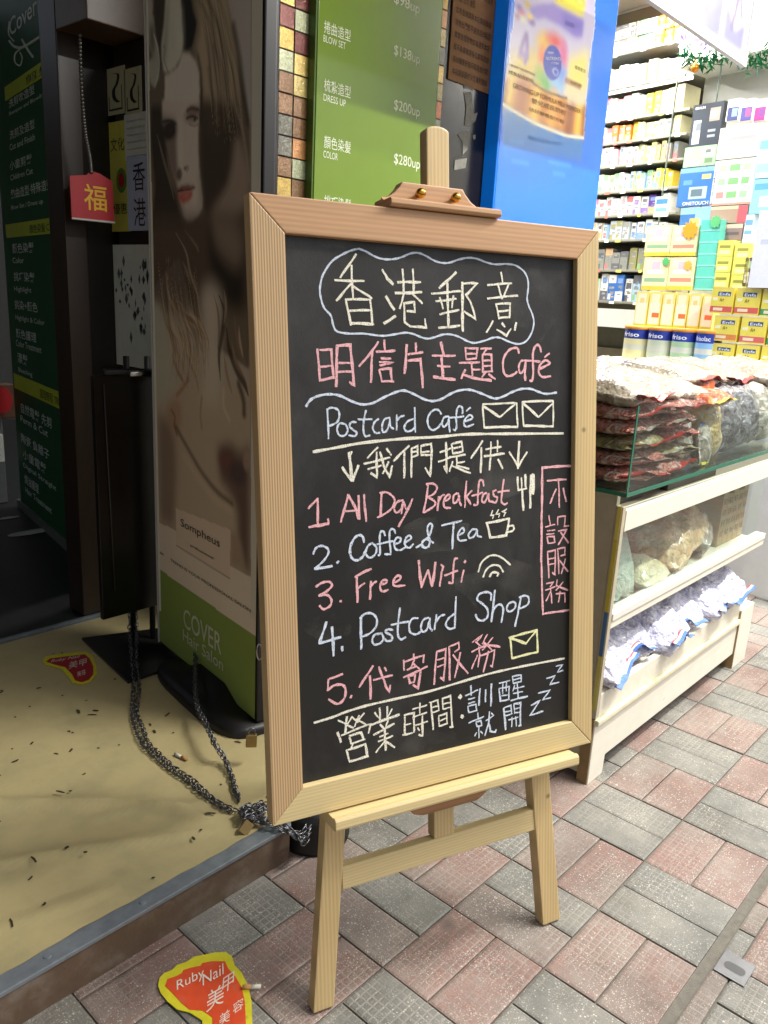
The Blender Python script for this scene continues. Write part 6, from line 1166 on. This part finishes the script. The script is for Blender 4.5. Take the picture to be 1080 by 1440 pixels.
for k in range(420):
    t = rr.random(); p = GP.P(a_[0] + (c_[0] - a_[0]) * t, a_[1] + (c_[1] - a_[1]) * t - .05 * math.sin(math.pi * ((t * 2.2) % 1)) * 1.0 + rr.gauss(0, .022), rr.gauss(.0, .022))
    d = np.array([rr.gauss(0, 1), rr.gauss(0, 1), rr.gauss(0, 1)]); d /= np.linalg.norm(d); e = np.cross(d, [.3, .5, .8]); e /= np.linalg.norm(e); L1, L2 = rr.uniform(.014, .03), rr.uniform(.003, .006); b.face([p - d * L1, p + e * L2, p + d * L1, p - e * L2])
gl = empty('garland', 'green tinsel garland with purple flowers above the glass cabinet', 'garland', GP.P(a_[0], a_[1])); b.build('tinsel', mat('green_tinsel', '#1c6a40', rough=.25, metal=.5, var=.5, vscale=40), gl)
for x, y, s_ in ((972, 62, .03), (996, 60, .045), (1006, 66, .035), (1054, 66, .045)):
    u_, z_ = GP.uz(x, y); b = MB()
    for k in range(6): a = k * math.pi / 3; b.poly([GP.P(u_, z_, .05)] + [GP.P(u_ + s_ * r_ * math.cos(a + q), z_ + s_ * r_ * math.sin(a + q), .05 + o_) for r_, q, o_ in ((.6, -.45, .012), (1, -.2, .02), (1, .2, .02), (.6, .45, .012))], [(0, 1, 2, 3, 4)])
    b.build('flower', mat('purple_flower', '#8a6fae', rough=.6, var=.2), gl)
for x, y, c in ((984, 98, '#d9862a'), (1048, 92, '#7a8a92')):
    u_, z_ = GP.uz(x, y); p = GP.P(u_, z_, .04); b = MB(); b.lathe(p - UP * .02, [(.003, 0), (.014, .006), (.019, .02), (.014, .034), (.005, .04), (.003, .05)], 16); b.tube([p + UP * .02, p + UP * .07], .001, 4); b.build('bauble', mat('bauble_' + c.strip('#'), c, rough=.2, metal=.6), gl, True)
# ================================================================== THE COUNTER
X0, X1, YC, YBK = 1.640, 3.02, .751, 1.22
XF = 2.715
ct = empty('display_counter', 'cream wooden goods counter with a glass tray on top, standing right of the chalkboard', 'counter', (X0, YC, 0))
m_base = mat('chipped_cream_paint', '#e2dece', rough=.45, var=.06, vscale=20, color2='#b3a06a', thresh=(.64, .70), bump=.15)
m_raw = mat('raw_timber', '#8d744c', rough=.7, var=.25)
zf = lambda px_, py_: CTR.at(px_, py_)[2]
b = MB(); b.prism([(X0, YC, .0), (X0 + .075, YC, .0), (X0 + .078, YC, .052), (XF - .12, YC, .052), (XF - .12, YC, .158), (X0, YC, .158)], (0, .018, 0)); b.build('base_board', m_base, ct, bevel=.002)
b = MB(); b.box((XF - .118, YC - .006, .0), (XF, YC + .05, .205)); b.build('foot_block', m_base, ct, bevel=.003)
b = MB(); b.box((X0 - .0025, YC + .003, .0), (X0 - .0003, YC + .03, .176)); b.build('worn_corner', m_raw, ct)
b = MB(); b.box((XF - .121, YC - .005, .0), (XF - .1185, YC + .05, .2)); b.build('worn_corner', m_raw, ct)
b = MB(); b.box((X0 - .001, YC - .009, .160), (XF - .12, YC + .02, .176)); b.build('moulding', mat('yellowed_moulding', '#d9d2b4', rough=.5, var=.2, vscale=30, color2='#bca86c', thresh=(.55, .7)), ct, bevel=.004)
b = MB(); b.box((X0 + .001, YC + .001, .1765), (XF - .12, YC + .019, .238)); b.build('lower_rail', m_cream, ct, bevel=.0015)
b = MB(); b.box((X0 + .002, YC + .0195, .205), (XF, YBK, .226)); b.build('lower_shelf', m_cream, ct)
b = MB(); b.prism([(X0 + .0005, YC + .0185, .022), (X0 + .0005, YBK, .022), (X0 + .0005, YBK, .722), (X0 + .0005, YC + .0185, .722)], (.016, 0, 0)); b.build('end_panel', mat('putty_paint', '#a8a08a', rough=.55, var=.1, bump=.1), ct, bevel=.002)
b = MB(); b.prism([(X0 - .0015, YC + .0005, .178), (X0 + .014, YC + .0005, .178), (X0 + .014, YC + .0005, .70), (X0 - .0015, YC + .0005, .70)], (0, .0175, 0)); b.build('corner_post', mat('pale_timber_edge', '#b5ab93', rough=.5, var=.12), ct, bevel=.002)
b = MB()
for z0_, z1_, c in ((.45, .62, '#c3b23e'), (.622, .70, '#cbbb56'), (.34, .449, '#3f6a9a'), (.2, .339, '#c3b85a')): b.box((X0 - .0032, YC + .004, z0_), (X0 - .0016, YC + .013, z1_), c)
b.build('edge_tape', CARD, ct)
b = MB(); b.box((X0 + .0145, YC + .001, .405), (XF, YC + .035, .424)); b.build('middle_rail', m_cream, ct, bevel=.0015)
b = MB(); b.box((X0 + .0145, YC - .002, .4245), (XF, YC + .03, .443)); b.build('middle_rail', m_white, ct, bevel=.002)
b = MB(); b.box((X0 + .0165, YC + .036, .408), (XF, YBK, .422)); b.build('middle_shelf', m_cream, ct)
b = MB(); b.box((X0 + .0145, YC - .001, .640), (XF, YC + .022, .690)); b.build('top_rail', m_cream, ct, bevel=.002)
b = MB(); b.box((X0 + .0165, YC + .0225, .668), (X1, YBK, .688)); b.build('top_shelf', mat('taupe_board', '#8f8274', rough=.5, var=.1), ct)
b = MB(); b.box((X0 + .02, YBK + .0005, .0), (XF, YBK + .012, .70)); b.build('back_panel', m_cream, ct)
b = MB(); b.box((X0 + .30, YC + .03, .689), (X0 + .62, YC + .05, .722)); b.box((X0 + .05, YC + .04, .689), (X0 + .18, YC + .08, .718)); b.build('tray_support', mat('dark_support', '#3a3028', rough=.6), ct)
GZ0, GZ1 = .724, .925
b = MB(); b.box((X0 - .004, YC - .003, GZ0), (X1, YBK, GZ0 + .0085)); b.build('glass_base', m_glass, ct)
b = MB(); b.box((X0 - .006, YC - .0055, GZ0 - .0005), (X1, YC - .0035, GZ0 + .009)); b.box((X0 - .0065, YC - .003, GZ0 - .0005), (X0 - .0045, YBK, GZ0 + .009)); b.build('glass_edge', m_gedge, ct)
for nm, lo, hi in (('glass_front', (X0 + .006, YC, GZ0 + .009), (X1, YC + .005, GZ1)), ('glass_end', (X0, YC + .0, GZ0 + .009), (X0 + .0055, YBK, GZ1))):
    b = MB(); b.box(lo, hi); b.build(nm, m_glass, ct)
b = MB(); b.box((X0 - .0012, YC - .0022, GZ0 + .0095), (X0 + .0062, YC - .0003, GZ1 - .002)); b.build('glass_edge', m_gedge, ct)
b = MB(); b.box((X0 + .02, YC + .012, .447), (XF - .06, YC + .016, .636)); b.build('glass_front', m_glass, ct)
# ---- bags of dried goods: soft pillows
def bag_mat(name, c1, c2, scale, gloss=.25, c3=None, coat=.5, bump=.9):
    if name in MATS: return MATS[name]
    m = bpy.data.materials.new(name); m.use_nodes = True; t = m.node_tree; N = t.nodes; L = t.links; bs = N['Principled BSDF']
    tc = N.new('ShaderNodeTexCoord'); vo = N.new('ShaderNodeTexVoronoi'); vo.inputs['Scale'].default_value = scale; L.new(tc.outputs['Object'], vo.inputs[0])
    r_ = N.new('ShaderNodeValToRGB'); r_.color_ramp.elements[0].color = (*lin(c1), 1); r_.color_ramp.elements[1].color = (*lin(c2), 1)
    sp_ = N.new('ShaderNodeSeparateXYZ'); L.new(vo.outputs['Color'], sp_.inputs[0]); L.new(sp_.outputs[0], r_.inputs[0])
    nz = N.new('ShaderNodeTexNoise'); nz.inputs['Scale'].default_value = 28; nz.inputs['Detail'].default_value = 6; nz.inputs['Distortion'].default_value = 1.6; L.new(tc.outputs['Object'], nz.inputs[0])
    mr = N.new('ShaderNodeMapRange'); mr.inputs[1].default_value = .52; mr.inputs[2].default_value = .64; L.new(nz.outputs[0], mr.inputs[0])
    mx = N.new('ShaderNodeMix'); mx.data_type = 'RGBA'; L.new(mr.outputs[0], mx.inputs[0]); L.new(r_.outputs[0], mx.inputs[6]); mx.inputs[7].default_value = (*lin(c3 or '#d8d4cc'), 1)  # pale noise patches paint glints of the plastic into the colour
    m2 = N.new('ShaderNodeMath'); m2.operation = 'MULTIPLY'; L.new(mr.outputs[0], m2.inputs[0]); m2.inputs[1].default_value = .55; L.new(m2.outputs[0], mx.inputs[0])
    L.new(mx.outputs[2], bs.inputs['Base Color']); bs.inputs['Roughness'].default_value = gloss; bs.inputs['Coat Weight'].default_value = coat; bs.inputs['Coat Roughness'].default_value = .07
    ad = N.new('ShaderNodeMath'); ad.operation = 'ADD'; L.new(nz.outputs[0], ad.inputs[0]); v2 = N.new('ShaderNodeMath'); v2.operation = 'MULTIPLY'; L.new(vo.outputs['Distance'], v2.inputs[0]); v2.inputs[1].default_value = -.35; L.new(v2.outputs[0], ad.inputs[1])
    bp = N.new('ShaderNodeBump'); bp.inputs['Strength'].default_value = bump; bp.inputs['Distance'].default_value = .012; L.new(ad.outputs[0], bp.inputs['Height']); L.new(bp.outputs[0], bs.inputs['Normal'])
    MATS[name] = m; return m
BM = dict(bean=bag_mat('red_beans_in_plastic', '#9c4a40', '#c88a7c', 150, c3='#f4ece6'), pale=bag_mat('pale_beans_in_plastic', '#8a7f6c', '#ada290', 130, c3='#d6d2c8', bump=.45), noodle=bag_mat('dried_noodles', '#b89a66', '#d8c08c', 90), grey=bag_mat('dried_fungus', '#5a5458', '#8a8488', 60, c3='#a8a8b0'), olive=bag_mat('dried_herbs', '#8a8058', '#a89c6c', 80), clear=bag_mat('clear_wrap', '#8f8578', '#b5aa9c', 40, c3='#e6e4e0'),
          white=bag_mat('white_sweets', '#a4a6c4', '#dcdcea', 90, c3='#f4f4f8'), tan=bag_mat('tan_snack', '#b08a58', '#d8b888', 50, c3='#efe2c8'), mint=bag_mat('mint_pack', '#a8bcae', '#c8d4c6', 30), cream=bag_mat('cream_biscuits', '#cfc69c', '#e4dcb8', 40))
m_strip_r = mat('red_bag_seal', '#b0302c', rough=.3, var=.2, coat=.4); m_strip_o = mat('orange_bag_top', '#d8571f', rough=.3, var=.15, coat=.4); m_strip_b = mat('blue_bag_seal', '#5a80c8', rough=.3, var=.15, coat=.4); m_strip_y = mat('yellow_bag_seal', '#d6cf4a', rough=.4)
def pillow(c, ax, ay, az, seed, pw=.55, nu=26, nv=16, rough=.06, droop=0.):
    """soft filled bag: c centre, ax/ay half-axis vectors in its plane, az half-thickness vector"""
    rr = random.Random(seed); ph = [rr.uniform(0, 6) for _ in range(8)]; V = []
    for side in (1, -1):
        for j in range(nv):
            for i in range(nu):
                u, v = -1 + 2 * i / (nu - 1), -1 + 2 * j / (nv - 1)
                h = (max(0, 1 - abs(u) ** 2.4) * max(0, 1 - abs(v) ** 2.4)) ** pw
                w = 1 + rough * 2.2 * (math.sin(5 * u + ph[0] + 3 * v) * .5 + math.sin(9 * v + ph[1] - 4 * u) * .4 + math.sin(15 * u + 11 * v + ph[2]) * .25)
                e = 1 + .03 * math.sin(7 * v + ph[3]) * (abs(u) > .8) + .03 * math.sin(8 * u + ph[4]) * (abs(v) > .8)
                V.append(c + ax * u * e + ay * v * e + az * (side * h * w + .10 * math.sin(6 * u + ph[5]) * (1 - h) + rough * math.sin(23 * u + 17 * v + ph[6]) * .5))
    N_ = nu * nv; Fs = []
    for j in range(nv - 1):
        for i in range(nu - 1): a = j * nu + i; Fs.append((a, a + 1, a + nu + 1, a + nu)); Fs.append((N_ + a, N_ + a + nu, N_ + a + nu + 1, N_ + a + 1))
    edge = [i for i in range(nu)] + [j * nu + nu - 1 for j in range(1, nv)] + [(nv - 1) * nu + i for i in range(nu - 2, -1, -1)] + [j * nu for j in range(nv - 2, 0, -1)]
    for k in range(len(edge)): a, b_ = edge[k], edge[(k + 1) % len(edge)]; Fs.append((b_, a, N_ + a, N_ + b_))
    return V, Fs
def bag(lab, c, ax, ay, az, m_, seed, group=None, seals=(), pw=.55, rough=.06, cat='bag', name='plastic_bag'):
    c, ax, ay, az = (np.asarray(q, float) for q in (c, ax, ay, az)); V, Fs = pillow(c, ax, ay, az, seed, pw, rough=rough)
    o = mesh_obj(name, V, Fs, m_); tag(o, lab, cat, group); rr = random.Random(seed + 5)
    for (which, ms, wid) in seals:                    # crimped heat-seal strip along an edge
        b = MB(); n = 18; s1, s2 = (ax, ay) if which[0] == 'y' else (ay, ax); sg_ = 1 if which[1] == '+' else -1; Vv = []
        for i in range(n):
            t = -1 + 2 * i / (n - 1); wv = .30 * math.sin(2.3 * t + seed) + .10 * math.sin(7 * t + seed)
            for f in (.93, 1.0 + wid): Vv.append(c + s1 * t * .97 + s2 * sg_ * f + az * (wv + .15) * (1 if f > .95 else .9))
        b.poly(Vv, [(2 * i, 2 * i + 1, 2 * i + 3, 2 * i + 2) for i in range(n - 1)]); V2 = [p - az / np.linalg.norm(az) * .0015 for p in b.v]; nV = len(b.v); b.v = b.v + [tuple(p) for p in V2]; b.f = b.f + [[k + nV for k in f[::-1]] for f in b.f]; b.c = [None] * len(b.f); b.mi = [0] * len(b.f)
        b.build('seal', ms, o, True)
    return o
GB = GZ0 + .0095
gname = 'bags of dried goods in the glass tray'
# three front stacks of flat red-bean bags, further bags behind
for s_, (xc, hw) in enumerate(((1.765, .105), (1.965, .092))):
    n = 5
    for k in range(n):
        z = GB + .019 + .037 * k; yc_ = .755 + .155 + rnd.uniform(-.004, .004)
        bag(f'flat bean bag, {ORD[k]} from the bottom of the {("left", "right")[s_]} tray stack', (xc + rnd.uniform(-.006, .006), yc_, z), (hw, rnd.uniform(-.014, .014), rnd.uniform(-.006, .006)), (0, .142, 0), (0, 0, .022), BM['bean'] if (k + s_) % 5 != 2 else BM['olive'], 40 + 10 * s_ + k, gname, (('y-', m_strip_r, .05),) if k % 2 == 0 else (('y-', BM['clear'], .04),), pw=.36, rough=.07)
for k, (x, y, z, a, b_, h) in enumerate(((1.77, .90, .945, .11, .13, .028), (1.98, .91, .940, .105, .13, .024), (1.80, 1.08, .955, .12, .10, .03), (2.05, 1.08, .94, .13, .11, .03), (2.33, .98, .95, .13, .13, .026), (2.30, 1.13, .935, .13, .09, .03), (2.6, 1.0, .94, .12, .13, .028), (2.86, .95, .94, .13, .14, .03), (2.75, 1.12, .93, .14, .09, .03))):
    bag(f'pale bag of white beans on top of the glass tray, {ORD[k]} from left', (x, y, z), (a, .01 * (-1) ** k, 0), (0, b_, .01), (0, 0, h * 1.35), BM['pale'], 80 + k, gname, (('y-', m_strip_r, .10),) if k % 2 == 0 else (('y+', m_strip_r, .08),), rough=.09, pw=.4)
for k in range(4):                                    # filler bags hidden below the pale ones
    bag(f'{ORD[k]} red bean bag behind the front stacks of the glass tray', (1.78 + .22 * k, 1.12, GB + .085), (.10, 0, 0), (0, .085, 0), (0, 0, .08), BM['bean'], 120 + k, gname, pw=.35)
bag('crinkled clear bag of red beans leaning between the stack and the noodles', (2.10, .84, GB + .072), (.055, .004, 0), (0, .012, .070), (0, -.035, .006), BM['clear'], 131, gname)
bag('tall bag of dried noodles with an orange top, in the glass tray', (2.235, .835, GB + .098), (.082, 0, 0), (0, .025, .094), (0, -.045, .01), BM['noodle'], 132, gname, (('y+', m_strip_o, .12),))
b = MB(); hx = [(2.165, .789, GB + .135), (2.275, .787, GB + .135), (2.27, .80, GB + .182), (2.17, .80, GB + .182)]
o = bag('orange and yellow snack bag lying across the top of the noodle bag', (2.20, .83, GB + .175), (.075, 0, .004), (0, .07, .008), (0, 0, .022), bag_mat('orange_snack', '#c8481c', '#e07a34', 18, c3='#f0b060'), 134, gname, (('y-', m_strip_y, .1),))
bag('small bag with a blue mark in front of the noodles', (2.145, .785, GB + .055), (.036, 0, 0), (0, .010, .05), (0, -.016, .004), BM['clear'], 135, gname, (('y-', m_strip_y, .08), ('y+', m_strip_b, .04)))
bag('grey bag of dried fungus standing in the glass tray', (2.40, .84, GB + .098), (.075, 0, 0), (0, .022, .094), (0, -.05, .01), BM['grey'], 136, gname)
bag('second dark bag of dried fungus at the right end of the glass tray', (2.57, .85, GB + .095), (.082, 0, 0), (0, .022, .09), (0, -.05, .01), BM['grey'], 137, gname)
for k, x in enumerate((2.735, 2.905)):
    bag(f'{("brown", "olive")[k]} bag of dried mushrooms at the far right end of the glass tray', (x, .85, GB + .095), (.078, 0, 0), (0, .022, .09), (0, -.05, .01), (BM['clear'], BM['olive'])[k], 240 + k, gname)
bag('orange plastic bag folded on the pale bags beside the easel frame', (1.80, 1.10, 1.02), (.12, .02, 0), (-.02, .08, .03), (0, 0, .028), bag_mat('orange_wrap', '#d8601f', '#e88a4a', 14, c3='#f4b890'), 138, gname)
bag('red wrapped bag poking out beside the easel frame', (1.70, .97, .985), (.07, .02, 0), (-.01, .06, .015), (0, 0, .026), bag_mat('red_wrap', '#b8321c', '#d85a3a', 14, c3='#f0a890'), 139, gname)
# middle compartment
mg = 'snack packs in the middle compartment'
bag('mint green snack pack with dark lettering in the middle compartment', (1.80, .815, .515), (.055, .0, 0), (0, .022, .075), (0, -.018, .004), BM['mint'], 151, mg)
text('CRACKERS', None, (1.695, .806, .51), (1, 0, .25), (0, .28, 1), .075, m=mat('black_ink', '#15181d'), hmax=.02, name='lettering') if False else None
bag('round cream biscuit pack lying in the middle compartment', (1.955, .83, .462), (.075, 0, 0), (0, .06, .01), (0, 0, .034), BM['cream'], 152, mg)
bag('large tan snack bag with a twisted top in the middle compartment', (2.20, .87, .51), (.15, .02, .03), (0, .09, .02), (0, -.01, .07), BM['tan'], 153, mg, rough=.1)
bag('crumpled clear bag right of the tan snack bag', (2.37, .85, .49), (.07, .02, 0), (0, .05, .02), (0, 0, .055), BM['clear'], 154, mg, rough=.12)
bag('flat brown snack bag at the back of the middle compartment', (1.90, 1.02, .50), (.15, 0, 0), (0, .07, .03), (0, -.01, .06), BM['clear'], 155, mg)
bag('second clear snack bag behind the tan one', (2.30, 1.02, .51), (.12, 0, 0), (0, .07, .03), (0, -.01, .07), BM['tan'], 156, mg)
for k in range(5):
    z = .425 + .0 ; x = 2.48 + .044 * k; b = MB(); b.box((x, .82, .4225), (x + .042, .97, .60 - .012 * (k % 2))); o = b.build('tea_box', mat('kraft_box', '#b09a74', rough=.6, var=.12), bevel=.002); tag(o, f'tan tea box with brown writing, {ORD[k]} from the left in the middle compartment', 'box', mg)
    for q in range(4): text(['陳皮', '普洱', '花茶', '菊花'][q], o, (x + .006, .82, .455 + .034 * q), XD, UP, .03, m=mat('brown_print', '#4a2c14'), hmax=.02)
# lower compartment: sweets in clear bags with striped seals
lg = 'bags of white sweets in the lower compartment'; z = .2265
m_red_s = mat('red_seal_stripe', '#c05a6a', rough=.35)
for k, (x, hw, a_, y_) in enumerate(((1.745, .088, .22, .870), (1.90, .075, -.30, .90), (2.055, .085, .12, .872), (2.215, .078, -.22, .885), (2.37, .085, .28, .875), (2.53, .085, -.1, .880))):
    c_, s2 = math.cos(a_), math.sin(a_); hy = .090 + .008 * (k % 3)
    o = bag(f'white sweets bag with a blue seal, front row of the lower shelf, {ORD[k]} from left', (x, y_ - .035, z + .056 + .006 * (k % 2)), (hw * c_, hw * s2, 0), (-hy * s2, hy * c_, .018), (0, 0, .052 + .006 * (k % 3)), BM['white'], 170 + k, lg, (('y-', m_strip_b, .13), ('y-', m_white, .05), ('y-', m_red_s, -.02)), pw=.42, rough=.11)
for k, x in enumerate((1.82, 2.0, 2.18, 2.36, 2.53)):
    bag(f'white sweets bag in the back row of the lower shelf, {ORD[k]} from left', (x, 1.03, z + .075), (.085, 0, 0), (0, .07, .0), (0, 0, .072), BM['white'], 190 + k, lg, (('y-', m_strip_b, .08),), pw=.5, rough=.1)
for k, x in enumerate((1.83, 1.99, 2.14, 2.29, 2.44)):
    bag(f'white sweets bag in the upper layer of the lower shelf, {ORD[k]} from left', (x, .91, z + .125), (.07, .02 * (-1) ** k, .006), (0, .06, .0), (0, 0, .030), BM['white'], 210 + k, lg, (('y-', m_strip_b, .1),), pw=.5, rough=.12)
